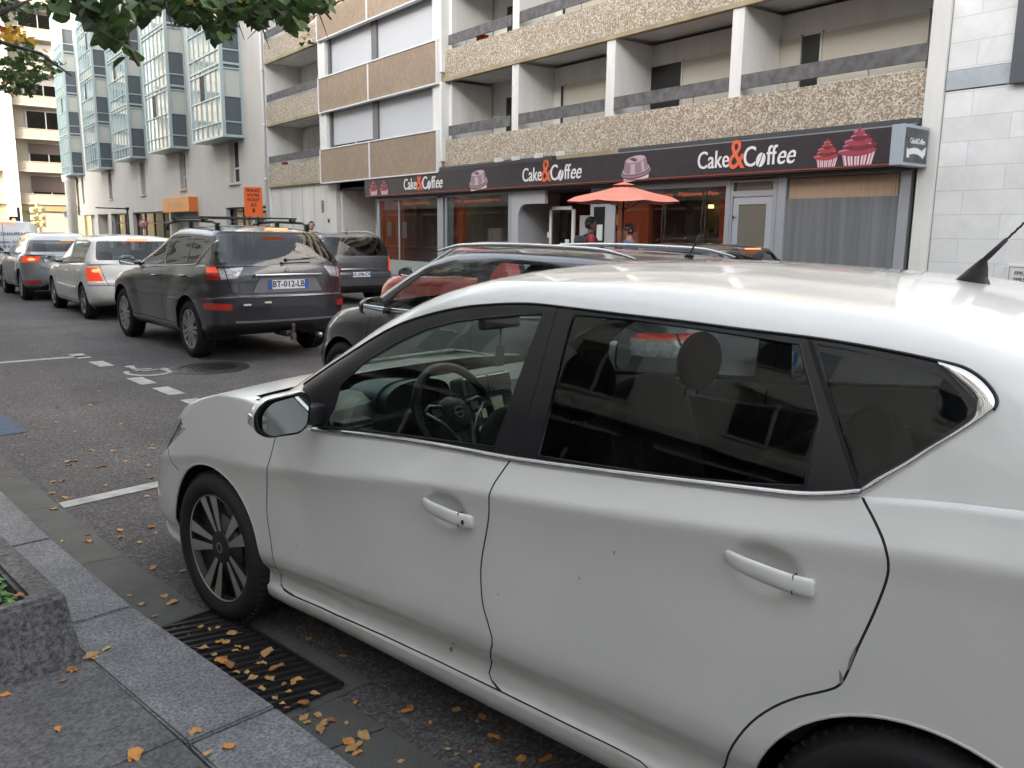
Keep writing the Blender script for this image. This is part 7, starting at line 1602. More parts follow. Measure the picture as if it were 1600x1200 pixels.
def build_marble():
    R = empty('marble_building', (14.9, 0, 0)); tag(R, 'building clad in pale grey marble blocks at the right end of the street', 'building')
    m = mat('marble_blocks', (.5, .5, .5), .5); n, l = nodes_of(m); b = n['Principled BSDF']; tc = n.new('ShaderNodeTexCoord'); mp = n.new('ShaderNodeMapping'); mp.inputs['Rotation'].default_value = (0, pi / 2, pi / 2)
    cb = n.new('ShaderNodeCombineXYZ'); sx = n.new('ShaderNodeSeparateXYZ'); l.new(tc.outputs['Object'], sx.inputs[0]); l.new(sx.outputs['Y'], cb.inputs['X']); l.new(sx.outputs['Z'], cb.inputs['Y'])
    br = n.new('ShaderNodeTexBrick'); br.inputs['Color1'].default_value = (.62, .62, .615, 1); br.inputs['Color2'].default_value = (.70, .70, .695, 1); br.inputs['Mortar'].default_value = (.50, .50, .49, 1); br.inputs['Scale'].default_value = 1.0
    br.inputs['Brick Width'].default_value = 1.7; br.inputs['Row Height'].default_value = .40; br.inputs['Mortar Size'].default_value = .006; br.offset = .37; br.inputs['Bias'].default_value = .1; l.new(cb.outputs[0], br.inputs['Vector'])
    nz = n.new('ShaderNodeTexNoise'); nz.inputs['Scale'].default_value = 1.6; nz.inputs['Detail'].default_value = 10; nz.inputs['Roughness'].default_value = .7; nz.inputs['Distortion'].default_value = .5; l.new(tc.outputs['Object'], nz.inputs['Vector'])
    r = n.new('ShaderNodeMapRange'); r.inputs['From Min'].default_value = .35; r.inputs['From Max'].default_value = .65; r.inputs['To Min'].default_value = .90; r.inputs['To Max'].default_value = 1.05; l.new(nz.outputs['Fac'], r.inputs['Value'])
    x = n.new('ShaderNodeMix'); x.data_type = 'RGBA'; x.blend_type = 'MULTIPLY'; x.inputs[0].default_value = 1; l.new(br.outputs['Color'], x.inputs[6]); l.new(r.outputs[0], x.inputs[7]); l.new(x.outputs[2], b.inputs['Base Color'])
    def P(name, mm, *bx, **k): o = part(name, mm, R, *bx, **k); o.matrix_parent_inverse = Matrix.Translation((-14.9, 0, 0)); return o
    P('wall', m, (14.62, 24, -30, 7.28, 0, 4.03), (14.62, 24, -30, 7.28, 4.37, 4.55), (14.62, 24, 5.92, 7.28, 4.55, 20), (14.62, 24, -30, 4.4, 4.55, 20))
    P('stone_course', mat('blue_grey_marble', (.36, .40, .42), .5, noise=(2.5, .15, 8)), (14.60, 14.7, 6.24, 7.28, 4.05, 4.36), (14.60, 14.7, -30, 5.3, 4.05, 4.36))
    P('wall', m, (14.8, 24, 4.4, 5.92, 4.0, 20))
    P('window', WGLASS, (14.74, 14.75, 4.5, 5.85, 4.4, 7)); P('window_frame', WHITEF, (14.7, 14.76, 4.4, 4.5, 4.3, 7.0), (14.7, 14.76, 5.80, 5.91, 4.3, 7.0), (14.7, 14.76, 4.4, 5.9, 4.3, 4.4))
    P('shutter_panel', mat('dark_grey_shutter', (.075, .08, .09), .5), (14.50, 14.6, 5.93, 6.22, 4.02, 7.6), bev=.008)
    P('drain_gap', mat('sealant', (.25, .25, .24), .8), (14.60, 14.64, 7.26, 7.31, 0, 20))
    # small framed notice board on the wall
    q = empty('notice_board', (14.58, 5.45, .79)); tag(q, 'small white framed notice board with a red drawing on the marble wall', 'notice')
    b = MB(); b.box(-.03, .02, -.50, .50, -.42, .42, .006); b.build('frame', WHITEF, q)
    b = MB(); b.box(-.034, -.032, -.45, .45, -.37, .37); f = b.build('sheet', mat('sheet_white', (.62, .62, .60), .5), q)
    b = MB(); b.box(-.037, -.0345, -.46, .46, .365, .375); b.box(-.037, -.0345, -.46, .46, -.375, -.365); b.box(-.037, -.0345, .45, .46, -.37, .37); b.box(-.037, -.0345, -.46, -.45, -.37, .37); b.build('inner_line', mat('line_dark', (.12, .12, .12), .6), f)
    MM = Matrix.Translation((-.036, 0, 0)) @ Matrix(((0, 0, -1, 0), (-1, 0, 0, 0), (0, 1, 0, 0), (0, 0, 0, 1)))
    text_obj('sheet_text', 'FPR3', .085, MM @ Matrix.Translation((-.29, .27, 0)), mat('line_dark', (.12, .12, .12), .6), f, bold=.003); text_obj('sheet_text', 'FPR5', .085, MM @ Matrix.Translation((-.29, .17, 0)), mat('line_dark', (.12, .12, .12), .6), f, bold=.003)
    b = MB(); b.M = MM; b.tube([(-.05, .18, 0), (.0, .27, 0), (.10, .28, 0), (.13, .20, 0), (.05, .16, 0), (-.03, .2, 0), (.06, .1, 0), (.12, .14, 0)], .010, 5); b.build('drawing', mat('marker_red', (.5, .05, .06), .6), f)
    b = MB(); b.M = MM; b.tube([(-.02, .12, 0), (.03, .02, 0), (-.02, -.08, 0), (.02, -.2, 0), (.1, -.1, 0), (.08, .05, 0)], .005, 5); b.build('drawing', mat('line_dark', (.12, .12, .12), .6), f)

def build_glass_block():
    R = empty('office_building', (14.6, 55, 0)); tag(R, 'pale rendered office building with five tall blue glass oriel columns', 'building')
    inv = Matrix.Translation((-14.6, -55, 0))
    def P(name, mm, *bx, **k): o = part(name, mm, R, *bx, **k); o.matrix_parent_inverse = inv; return o
    wins = []
    Y0, Y1, Z1 = 38.17, 84.5, 32.0
    # wall with slot windows left open: built as piers between openings
    slots = [(41.9, 43.3, 3.95, 6.05), (50.9, 52.1, 3.95, 6.05), (60.2, 61.4, 3.9, 6.05), (70.2, 71.4, 3.85, 6.05), (81.2, 82.0, 3.9, 6.0)]
    y = Y0; bx = []
    for (a, b_, z0, z1) in slots: bx += [(14.6, 14.95, y, a, 2.75, Z1), (14.6, 14.95, a, b_, 2.75, z0), (14.6, 14.95, a, b_, z1, Z1)]; y = b_
    bx.append((14.6, 14.95, y, Y1, 2.75, Z1)); W = streaky('office_render', (.49, .465, .425), .035)
    P('wall', W, *bx); P('wall', W, (15.6, 28, Y0, Y1, 0, Z1)); P('end_wall', W, (14.6, 15.6, Y1 - .3, Y1, 2.75, Z1))
    # ground floor piers and shop windows
    P('pier', W, (14.6, 15.6, 38.17, 38.5, 0, 2.75), (14.6, 15.6, 44.2, 48.9, 0, 2.75), (14.6, 15.6, 54.6, 55.0, 0, 2.75), (14.6, 15.6, 64.3, 65.5, 0, 2.75), (14.6, 15.6, 71.3, 72.3, 0, 2.75), (14.6, 15.6, 76.3, 77.6, 0, 2.75))
    b = MB(); f = MB()
    for (a, b_) in ((38.5, 44.2), (55.0, 64.3), (65.5, 71.3)):
        b.box(14.9, 14.91, a, b_, .2, 2.7)
        k = a
        while k < b_: f.box(14.84, 14.94, k, k + .10, .1, 2.75); k += 2.3 if b_ > 50 else 1.9
        f.box(14.84, 14.94, a, b_, 2.0, 2.06); f.box(14.84, 14.94, a, b_, 2.66, 2.75); f.box(14.84, 14.94, a, b_, .13, .3)
    o = b.build('shop_window', glassm('dark_glass', (.10, .11, .11), 1.55), R); o.matrix_parent_inverse = inv; o = f.build('shop_frame', mat('dark_bronze', (.05, .05, .05), .5), R); o.matrix_parent_inverse = inv
    P('lit_blind', mat('cream_blind', (.55, .50, .38), .7), (14.96, 14.98, 39.4, 43.6, 1.6, 2.65)); P('garage_door', mat('grey_garage', (.30, .29, .28), .6), (15.2, 15.3, 48.9, 54.6, .1, 2.7)); P('garage_soffit', W, (14.9, 15.6, 48.9, 54.6, 2.62, 2.75))  # plain cream blind behind the office glass
    P('side_door', mat('brown_door', (.11, .08, .07), .6), (15.1, 15.15, 77.6, 79.0, .1, 2.6)); P('side_recess', mat('office_recess', (.40, .34, .26), .8), (15.3, 15.35, 72.3, 76.3, .1, 2.75))
    # slot windows
    for (a, b_, z0, z1) in slots:
        P('window', WGLASS, (14.86, 14.87, a, b_, z0, z1)); P('window_frame', WHITEF, (14.83, 14.9, a, a + .08, z0, z1), (14.83, 14.9, b_ - .08, b_, z0, z1), (14.83, 14.9, a, b_, z0, z0 + .08), (14.83, 14.9, a, b_, z1 - .08, z1), (14.83, 14.9, a, b_, z0 + .7, z0 + .78)); P('window_sill', W, (14.48, 14.84, a - .1, b_ + .1, z0 - .10, z0))
    # column at the corner under the last oriel
    b = MB(); b.M = Matrix.Translation((14.0, 84.0, 0)); b.lathe([(.42, 0), (.42, 5.6), (.6, 5.7), (.6, 6.2)], n=20, caps=True); o = b.build('corner_column', WHITEW, R); o.matrix_parent_inverse = inv
    # oriel columns: aluminium grid, blue grey glass front, dark panels on the flank
    AL = mat('pale_blue_aluminium', (.38, .47, .48), .35, metal=.35); GP = mat('slate_panel', (.075, .092, .105), .45)
    CG = mat('curtain_glass', (.26, .34, .35), .04, spec=1.0, metal=.0, coat=1.0); CT = mat('pale_curtain', (.42, .44, .40), .25, spec=.7)  # oriel glass lightened: the sky's reflection is put into its base colour
    rnd = random.Random(3)
    H = 3.28
    for bi, (ya, wd, zb) in enumerate(((40.95, 4.85, 6.10), (49.9, 5.0, 6.22), (59.35, 4.8, 6.28), (69.1, 4.7, 6.12), (80.3, 4.3, 6.22))):
        yb = ya + wd; nfl = 8
        e = empty('oriel', (13.6, ya, zb), 0, R); e.matrix_parent_inverse = inv
        fr = MB(); gl = MB(); pn = MB(); dk = MB()
        x0, x1 = 0, 1.0; Zt = nfl * H
        fr.box(-.03, 1.0, -.06, .0, 0, Zt) if False else None
        for (xx, yy) in ((0, 0), (0, wd)): fr.box(xx - .04, xx + .12, yy - .04 if yy == 0 else yy - .12, yy + .12 if yy == 0 else yy + .04, -.08, Zt)
        fr.box(.90, 1.0, -.04, .08, -.08, Zt); fr.box(.90, 1.0, wd - .08, wd + .04, -.08, Zt)
        fr.box(-.03, 1.0, -.03, wd + .03, -.10, .02)
        for k in range(nfl):
            z = k * H
            for zz, th in ((z + .58, .06), (z + 1.75, .07), (z + 3.02, .06), (z + 3.22, .10)):
                fr.box(-.025, .03, 0, wd, zz, zz + th); fr.box(0, .95, -.025, .03, zz, zz + th)
            for j in range(1, 6 if True else 0):
                y = wd * j / 6; fr.box(-.02, .03, y - .022, y + .022, z, z + H)
            gl.box(.03, .04, .02, wd - .02, z, z + H)
            # flank: two slate panels, one window with curtain
            pn.box(.02, .95, .03, .05, z + .02, z + .58); pn.box(.02, .95, .03, .05, z + .64, z + 1.75); pn.box(.02, .95, wd - .05, wd - .03, z, z + 1.75)
            dk.box(.02, .95, .05, .06, z + 1.8, z + 3.02); pn.box(.02, .95, .03, .05, z + 3.08, z + 3.22)
            if rnd.random() < .45:
                j = rnd.randrange(1, 4); y = wd * j / 6 + .03; pn2 = (z + 1.85, z + 2.98); gl.mi = 1; gl.box(.0, .028, y, y + wd / 6 - .06, *pn2); gl.mi = 0
        fr.build('oriel_frame', AL, e); gl.build('oriel_glass', [CG, mat('open_dark_window', (.01, .01, .01), .6)], e); pn.build('slate_panel', GP, e); dk.build('flank_window', CT, e)
    # wall-mounted orange sign
    q = empty('orange_sign', (14.1, 48.95, 2.62)); tag(q, 'orange fascia sign box with faded white lettering above the garage entrance', 'sign')
    b = MB(); b.box(0, .5, 0, 5.4, 0, .82, .01); b.build('box', mat('orange_sign_face', (.66, .27, .05), .5), q)
    b = MB(); b.box(-.003, .50, -.012, -.003, 0, .82); b.build('side_panel', mat('orange_sign_side', (.62, .15, .03), .5), q)
    text_obj('sign_text', 'BOUTIQUE', .52, Matrix.Translation((-.01, 2.7, .38)) @ Matrix(((0, 0, -1, 0), (-1, 0, 0, 0), (0, 1, 0, 0), (0, 0, 0, 1))), mat('faded_letter', (.62, .42, .26), .6), q, xs=1.25)
    # round speed limit seen through the glass
    b = MB()
    q = empty('drain_pipe', (14.5, 38.1, 0)); tag(q, 'white vertical drain pipe at the joint between the office and the apartment block', 'pipe')
    b = MB(); b.tube([(0, 0, .1), (0, 0, 20)], .06, 12)
    for k in range(8): b.tube([(0, 0, 1.5 + k * 2.4), (0, 0, 1.58 + k * 2.4)], .08, 12)
    b.build('pipe', WHITEF, q)

def build_far_block():
    R = empty('balcony_building', (10, 98, 0)); tag(R, 'sunlit beige apartment building with long balconies closing the street at the far left', 'building')
    inv = Matrix.Translation((-10, -98, 0)); Yf = 98.0; k = Yf / 84.0
    def P(name, mm, *bx, **kk): o = part(name, mm, R, *bx, **kk); o.matrix_parent_inverse = inv; return o
    CR = mat('cream_plaster', (.50, .44, .35), .8, noise=(.6, .08, 5)); CR2 = mat('cream_plaster_dark', (.40, .33, .25), .8); BR = mat('brown_blind', (.13, .095, .08), .6); GL = glassm('dark_glass', (.10, .11, .11), 1.55)
    P('core_wall', CR, (-8, 40, Yf + 1.2, Yf + 14, 0, 34))
    P('vertical_pier', mat('white_plaster', (.66, .63, .56), .8), (10.55, 11.75, Yf - .25, Yf + 1.2, 0, 34), (18.2, 19.0, Yf - .1, Yf + 1.2, 0, 34), (2, 3.2, Yf - .25, Yf + 1.2, 0, 34))
    Hs = 3.22
    for f in range(0, 10):
        z = 4.1 + (f) * Hs
        for (a, b_) in ((-8, 2), (3.2, 10.5), (11.8, 18.15), (19.0, 40)):
            P('balcony_parapet', CR2 if f % 1 else mat('peach_parapet', (.46, .37, .28), .8), (a, b_, Yf, Yf + .12, z, z + .85)); P('balcony_slab', CR, (a, b_, Yf - .04, Yf + 1.2, z - .14, z - .003), (a, b_, Yf - .06, Yf + .14, z + .853, z + .91))
        wn = MB(); fr = MB(); bl = MB()
        for i, (a, b_) in enumerate(((4.2, 6.2), (7.4, 9.8), (13.0, 16.6), (20, 22.4), (24, 26))):
            wn.box(a, b_, Yf + 1.14, Yf + 1.16, z + .9, z + 2.75)
            for q in (a, (a + b_) / 2 - .05, b_ - .1): fr.box(q, q + .1, Yf + 1.08, Yf + 1.15, z + .9, z + 2.8)
            fr.box(a, b_, Yf + 1.08, Yf + 1.15, z + 2.7, z + 2.8)
            d = ((f * 7 + i * 3) % 5) / 5 * 1.7
            if f == 0: d = 1.6
            bl.box(a, b_, Yf + 1.02, Yf + 1.08, z + 2.75 - d, z + 2.75)
        for o in (wn.build('window', GL, R), fr.build('window_frame', WHITEF, R), bl.build('blind', BR if f < 2 or f == 5 else mat('white_blind', (.6, .58, .54), .7), R)): o.matrix_parent_inverse = inv
    P('ground_wall', mat('ochre_wall', (.40, .33, .20), .8), (-8, 40, Yf + .4, Yf + 1.2, 0, 3.9)); P('garage_front', mat('garage_cream', (.45, .40, .30), .7), (12.5, 17.5, Yf + .3, Yf + .42, 0, 3.2))
    P('lintel', mat('ochre_lintel', (.34, .27, .12), .8), (11.8, 18, Yf + .1, Yf + .4, 3.3, 3.9))
def build_left_side():
    """the row behind the viewer on the near side of the street: seen only in windows and paint, height shaped to shade the street"""
    R = empty('street_row_building', (-6.5, 0, 0)); tag(R, 'pale stone street front behind the viewer mirrored in the white car windows', 'building')
    inv = Matrix.Translation((6.5, 0, 0))
    def P(name, mm, *bx, **k): o = part(name, mm, R, *bx, **k); o.matrix_parent_inverse = inv; return o
    ST = streaky('near_row_stone', (.66, .65, .62), .12); DK = mat('dark_pane', (.02, .02, .022), .12)
    P('wall', ST, (-20, -8.5, -55, 77, 3.6, 17)); P('wall', ST, (-20, -8.52, 26, 77, 17, 24)); P('shopfront', mat('shopfront_dark', (.10, .10, .105), .5), (-20, -8.52, -55, 77, 0, 3.6))  # upper block, out of view, is added to keep the sun off the oriels
    b = MB(); f = MB()
    for i in range(42):
        y = -52 + i * 3.05
        for z in (.4, 4.4, 7.6, 10.8, 13.8):
            b.box(-8.5, -8.46, y, y + (2.2 if z < 1 else 1.3), z, z + (2.7 if z < 1 else 1.9)); f.box(-8.5, -8.40, y - .12, y + (2.32 if z < 1 else 1.42), z - .12, z)
            f.box(-8.5, -8.42, y + .62, y + .68, z, z + 1.9); f.box(-8.5, -8.38, y - .12, y + (2.32 if z < 1 else 1.42), z + (2.7 if z < 1 else 1.9), z + (2.82 if z < 1 else 2.02))
    wo_ = b.build('window', DK, R); wo_['kind'] = 'stuff'
    for o in (wo_, f.build('window_frame', mat('stone_frame', (.5, .49, .46), .7), R)): o.matrix_parent_inverse = inv
    P('cornice', mat('stone_frame', (.5, .49, .46), .7), (-8.8, -8.1, -55, 66, 3.6, 3.9), (-8.8, -8.2, -55, 66, 16.7, 17.1))

def build_behind():
    """added behind the viewer to close off the sky; seen only in mirrors and panes"""
    R = empty('corner_building', (0, -62, 0)); tag(R, 'plain stone building closing the street behind the viewer', 'building'); inv = Matrix.Translation((0, 62, 0)); ST = streaky('near_row_stone', (.66, .65, .62), .12)  # unseen block, added so mirrors and glass reflect a wall instead of sky
    def P(name, mm, *bx, **k): o = part(name, mm, R, *bx, **k); o.matrix_parent_inverse = inv; return o
    P('wall', ST, (-25, 25, -76, -62, 0, 18)); b = MB()
    for i in range(12):
        for z in (.5, 4.4, 7.8, 11.2, 14.6): b.box(-22 + i * 3.8, -20.4 + i * 3.8, -62.02, -61.96, z, z + 2)
    b.build('window', mat('dark_pane', (.02, .02, .022), .12), R).matrix_parent_inverse = inv
# ------------------------------------------------------------------ street furniture, parasol, bicycle
def furniture():
    # parasol
    c = Vector((12.35, 12.55, .13)); t = empty('parasol', c, .35); tag(t, 'open salmon-red parasol on a dark pole on the pavement in front of the shop', 'parasol')
    b = MB(); n = 8; R = 1.22; zt, ze = 2.47, 2.14
    vs = [(0, 0, zt)]; rings = [(.18, zt - .045), (.5, zt - .15), (.85, zt - .245), (1.0, ze)]
    for (f, z) in rings:
        for k in range(n * 4):
            a = 2 * pi * k / (n * 4); q = (k % 4) / 4; sag = (1 - .075 * sin(pi * q)) * f; vs.append((R * sag * cos(a), R * sag * sin(a), z - .03 * sin(pi * q) * f))
    N = n * 4; fs = [(0, 1 + k, 1 + (k + 1) % N) for k in range(N)]
    for r in range(3): fs += [(1 + r * N + k, 1 + (r + 1) * N + k, 1 + (r + 1) * N + (k + 1) % N, 1 + r * N + (k + 1) % N) for k in range(N)]
    b.smooth = True; b.add(vs, fs)
    m = mat('parasol_cloth', (.66, .24, .18), .8, noise=(5, .08, 5)); b.build('canopy', m, t, auto=12)
    b = MB(); vs = [(0, 0, zt + .075)] + [(.24 * cos(2 * pi * k / 8), .24 * sin(2 * pi * k / 8), zt + .005) for k in range(8)]; b.add(vs, [(0, 1 + k, 1 + (k + 1) % 8) for k in range(8)]); b.ball((0, 0, zt + .09), .025, 8, 6); b.build('vent_cap', m, t)
    b = MB(); b.tube([(0, 0, 0), (0, 0, zt + .05)], .019, 10); b.build('pole', mat('dark_pole', (.02, .018, .018), .4), t)
    for k in range(8):
        a = 2 * pi * k / 8; b = MB(); b.tube([(0, 0, zt - .03), (R * .985 * cos(a), R * .985 * sin(a), ze - .01)], .008, 5); b.tube([(0, 0, 1.95), (R * .5 * cos(a), R * .5 * sin(a), zt - .19)], .006, 5); b.build('rib', mat('dark_pole', (.02, .018, .018), .4), t)
    b = MB(); b.box(-.24, .24, -.24, .24, 0, .06, .02); b.tube([(0, 0, .05), (0, 0, .3)], .032, 12); b.build('base', mat('cast_concrete', (.25, .25, .24), .8), t)
    # orange ticket sign on a post
    t = empty('ticket_sign', (12.0, 33.0, .13)); tag(t, 'tall orange parking sign with black lettering on a post beside the drain pipe', 'sign')
    b = MB(); b.tube([(0, 0.04, 0), (0, 0.04, 3.2)], .035, 10); b.build('post', SILVER, t)
    b = MB(); b.prism(roundpoly([(-.37, 2.02), (.37, 2.02), (.37, 3.16), (-.37, 3.16)], .07), Matrix.Rotation(pi / 2, 4, 'X'), .03); bd = b.build('board', mat('orange_board', (.78, .14, .03), .5), t)
    MM = Matrix.Translation((0, -.032, 0)) @ Matrix.Rotation(pi / 2, 4, 'X')
    for s_, z, sz in (('PRENEZ', 3.02, .155), ('VOTRE', 2.84, .155), ('TICKET', 2.66, .155), ('ICI', 2.46, .19)):
        text_obj('sign_text', s_, sz, MM @ Matrix.Translation((0, z, 0)), mat('sign_black', (.05, .015, .01), .6), bd, bold=.006)
    b = MB(); b.M = MM; b.add([(-.04, 2.24, 0), (.04, 2.24, 0), (.04, 2.34, 0), (-.04, 2.34, 0)], [(0, 1, 2, 3)]); b.add([(-.06, 2.25, .001), (0, 2.14, .001), (.06, 2.25, .001)], [(0, 1, 2)]); b.build('arrow', mat('sign_black', (.05, .015, .01), .6), bd)
    # thin post with a horizontal arm
    t = empty('barrier_post', (11.4, 51.4, .13)); tag(t, 'thin dark post with a horizontal arm in front of the office windows', 'post')
    b = MB(); b.tube([(0, 0, 0), (0, 0, 2.62)], .05, 8); b.box(-.09, .09, -.09, .09, 2.52, 2.68, .02); b.build('post', BLACK, t); b = MB(); b.tube([(0, 0, 2.60), (-1.62, .1, 2.62)], .035, 8); b.build('arm', BLACK, t)
    t = empty('road_sign', (11.3, 47.6, .13)); tag(t, 'round white road sign with a red ring reading 30 before the office windows', 'road sign')
    b = MB(); b.tube([(0, .03, 0), (0, .03, 2.0)], .03, 8); b.build('post', SILVER, t)
    b = MB(); M = Matrix.Translation((0, 0, 1.74)) @ Matrix.Rotation(pi / 2, 4, 'X'); b.lathe([(0, .012), (.175, .012), (.175, -.01)], M, 28); b.mi = 1; b.lathe([(.175, .013), (.25, .013), (.25, -.01), (0, -.01)], M, 28); bd = b.build('disc', [mat('sign_pale', (.45, .42, .40), .5), mat('sign_red', (.38, .05, .05), .5)], t)
    text_obj('sign_text', '30', .20, M @ Matrix.Translation((0, 0, .014)), mat('line_dark', (.12, .12, .12), .6), bd, bold=.005)
    # traffic light showing red at the head of the queue
    t = empty('traffic_light', (5.15, 46.0, 0)); tag(t, 'black traffic light showing red above the white van', 'traffic light')
    b = MB(); b.tube([(.25, .1, 0), (.25, .1, 2.55)], .06, 10); b.build('pole', BLACK, t)
    b = MB(); b.box(-.17, .17, -.12, .12, 1.30, 2.12, .03); b.box(.1, .25, .0, .1, 1.6, 1.66); b.build('housing', BLACK, t, auto=40)
    for i, (z, m_) in enumerate(((1.95, mat('red_signal', (.5, .05, .02), .3, emit=(1, .20, .04), estr=1.1)), (1.71, mat('amber_off', (.10, .05, .01), .3)), (1.47, mat('green_off', (.01, .06, .03), .3)))):
        b = MB(); b.lathe([(0, .13), (.06, .127), (.10, .115)], Matrix.Translation((0, 0, z)) @ Matrix.Rotation(pi / 2, 4, 'X'), 20); l_ = b.build('signal_lens', m_, t)
        b = MB(); b.lathe([(.11, .11), (.125, .22)], Matrix.Translation((0, 0, z)) @ Matrix.Rotation(pi / 2, 4, 'X'), 20, seg=(0, pi)); b.build('visor', BLACK, l_)
    # sunlit cream signal heads further on
    t = empty('traffic_light', (11.7, 87.0, 0)); t.scale = (1.25, 1.25, 1.2); tag(t, 'cream painted signal post with stacked lamp housings catching the sun', 'traffic light')
    CY = mat('cream_signal', (.62, .52, .26), .5); b = MB(); b.tube([(0, 0, 0), (0, 0, 3.1)], .10, 10); b.ball((0, 0, 3.12), .14, 10, 8); b.build('pole', CY, t)
    for i, (x, z) in enumerate(((-.27, 2.65), (.27, 2.72), (-.27, 2.1), (.27, 2.1), (-.27, 1.6), (.27, 1.62))):
        b = MB(); b.box(x - .20, x + .20, -.15, .15, z - .20, z + .20, .05); h_ = b.build('lamp_housing', CY, t, auto=40); b = MB(); b.lathe([(0, .17), (.07, .165), (.07, .15)], Matrix.Translation((x, 0, z)) @ Matrix.Rotation(pi / 2, 4, 'X'), 16); b.build('signal_lens', mat('signal_grey', (.22, .2, .12), .4), h_)
    t = empty('street_sign', (14.35, 87.3, .13)); t.scale = (1.15, 1.15, 1.15); tag(t, 'small white direction sign with blue lettering on a post by the corner column', 'road sign')
    b = MB(); b.tube([(0, .03, 0), (0, .03, 2.8)], .04, 8); b.build('post', SILVER, t); b = MB(); b.box(-.45, .45, -.02, .01, 2.12, 2.66, .01); bd = b.build('board', mat('sign_pale_blue', (.42, .45, .52), .5), t)
    b = MB(); b.box(-.38, .38, -.03, -.022, 2.50, 2.56); b.mi = 1; b.box(-.3, .38, -.03, -.022, 2.27, 2.32); b.mi = 0; b.box(-.38, .2, -.03, -.022, 2.39, 2.43); b.build('lettering_lines', [mat('dark_blue_line', (.08, .10, .2), .5), mat('sign_red', (.38, .05, .05), .5)], bd)
    # bicycle by the shop window, its bars and saddle over the car roofs
    t = empty('bicycle', (13.55, 9.62, .13), 0.0); tag(t, 'black bicycle leaning outside the shop door, only saddle and handlebar showing', 'bicycle')
    BK = mat('bicycle_black', (.015, .015, .017), .4)
    for y in (-.52, .52):
        b = MB(); b.tube([(0, y + .33 * cos(a), .34 + .33 * sin(a)) for a in [2 * pi * k / 32 for k in range(32)]], .018, 8, closed=True); w = b.build('wheel', RUBBER, t)
        b = MB()
        for k in range(14): a = 2 * pi * k / 14; b.tube([(0, y, .34), (0, y + .32 * cos(a), .34 + .32 * sin(a))], .0018, 4)
        b.ball((0, y, .34), .03, 8, 6); b.build('spokes', SILVER, w)
    b = MB()
    for p, q in (((0, -.52, .34), (0, -.05, .32)), ((0, -.05, .32), (0, -.22, .88)), ((0, -.22, .82), (0, .32, .86)), ((0, -.05, .32), (0, .34, .78)), ((0, -.52, .34), (0, -.2, .8)), ((0, .52, .34), (0, .34, .82)), ((0, .34, .8), (0, .30, 1.02))): b.tube([p, q], .016, 8)
    b.build('frame', BK, t); b = MB(); b.tube([(-.28, .22, 1.03), (-.20, .30, 1.05), (0, .32, 1.03), (.20, .30, 1.05), (.28, .22, 1.03)], .014, 8); b.tube([(-.28, .22, 1.03), (-.28, .12, 1.02)], .02, 8); b.tube([(.28, .22, 1.03), (.28, .12, 1.02)], .02, 8); b.build('handlebar', BK, t)
    b = MB(); b.ball((0, -.26, .97), (.07, .13, .035), 14, 8); b.ball((0, -.15, .965), (.03, .10, .025), 12, 6); b.build('saddle', BK, t)
    b = MB(); b.tube([(0, -.05, .25), (.0, -.05, .32)], .01); b.lathe([(.0, .02), (.09, .02), (.09, .026), (0, .026)], Matrix.Translation((.03, -.05, .32)) @ Matrix.Rotation(pi / 2, 4, 'Y'), 20); b.tube([(.06, -.05, .32), (.06, .05, .18)], .008); b.box(.05, .13, .01, .09, .165, .185); b.tube([(-.04, -.05, .32), (-.04, -.15, .46)], .008); b.box(-.13, -.04, -.19, -.11, .45, .47); b.build('crankset', BK, t)

# ------------------------------------------------------------------ people
def skin_mesh(verts, edges, radii, sub=2):
    me = bpy.data.meshes.new('s'); me.from_pydata(verts, edges, []); o = bpy.data.objects.new('s', me); COL.objects.link(o)
    md = o.modifiers.new('k', 'SKIN'); me.skin_vertices[0].data[0].use_root = True
    for i, r in enumerate(radii): rr = r if isinstance(r, tuple) else (r, r); me.skin_vertices[0].data[i].radius = rr
    o.modifiers.new('b', 'SUBSURF').levels = sub
    dg = bpy.context.evaluated_depsgraph_get(); m2 = bpy.data.meshes.new_from_object(o.evaluated_get(dg)); vs = [v.co.copy() for v in m2.vertices]; fs = [list(p.vertices) for p in m2.polygons]
    bpy.data.objects.remove(o); bpy.data.meshes.remove(me); bpy.data.meshes.remove(m2)
    return vs, fs
def fuse(b, name, m, parent, vox=.011):
    """voxel-remesh the collected solids into one continuous surface"""
    me = bpy.data.meshes.new(name); me.from_pydata(b.v, [], b.f); o = bpy.data.objects.new(name, me); COL.objects.link(o)
    r = o.modifiers.new('r', 'REMESH'); r.mode = 'VOXEL'; r.voxel_size = vox; r.use_smooth_shade = True; s = o.modifiers.new('s', 'SMOOTH'); s.iterations = 3; s.factor = .5
    dg = bpy.context.evaluated_depsgraph_get(); m2 = bpy.data.meshes.new_from_object(o.evaluated_get(dg)); bpy.data.objects.remove(o); bpy.data.meshes.remove(me)
    m2.materials.clear(); m2.materials.append(m); m2.polygons.foreach_set('use_smooth', [True] * len(m2.polygons)); m2.polygons.foreach_set('material_index', [0] * len(m2.polygons)); m2.name = name
    o = bpy.data.objects.new(name, m2); COL.objects.link(o); o.parent = parent; return o
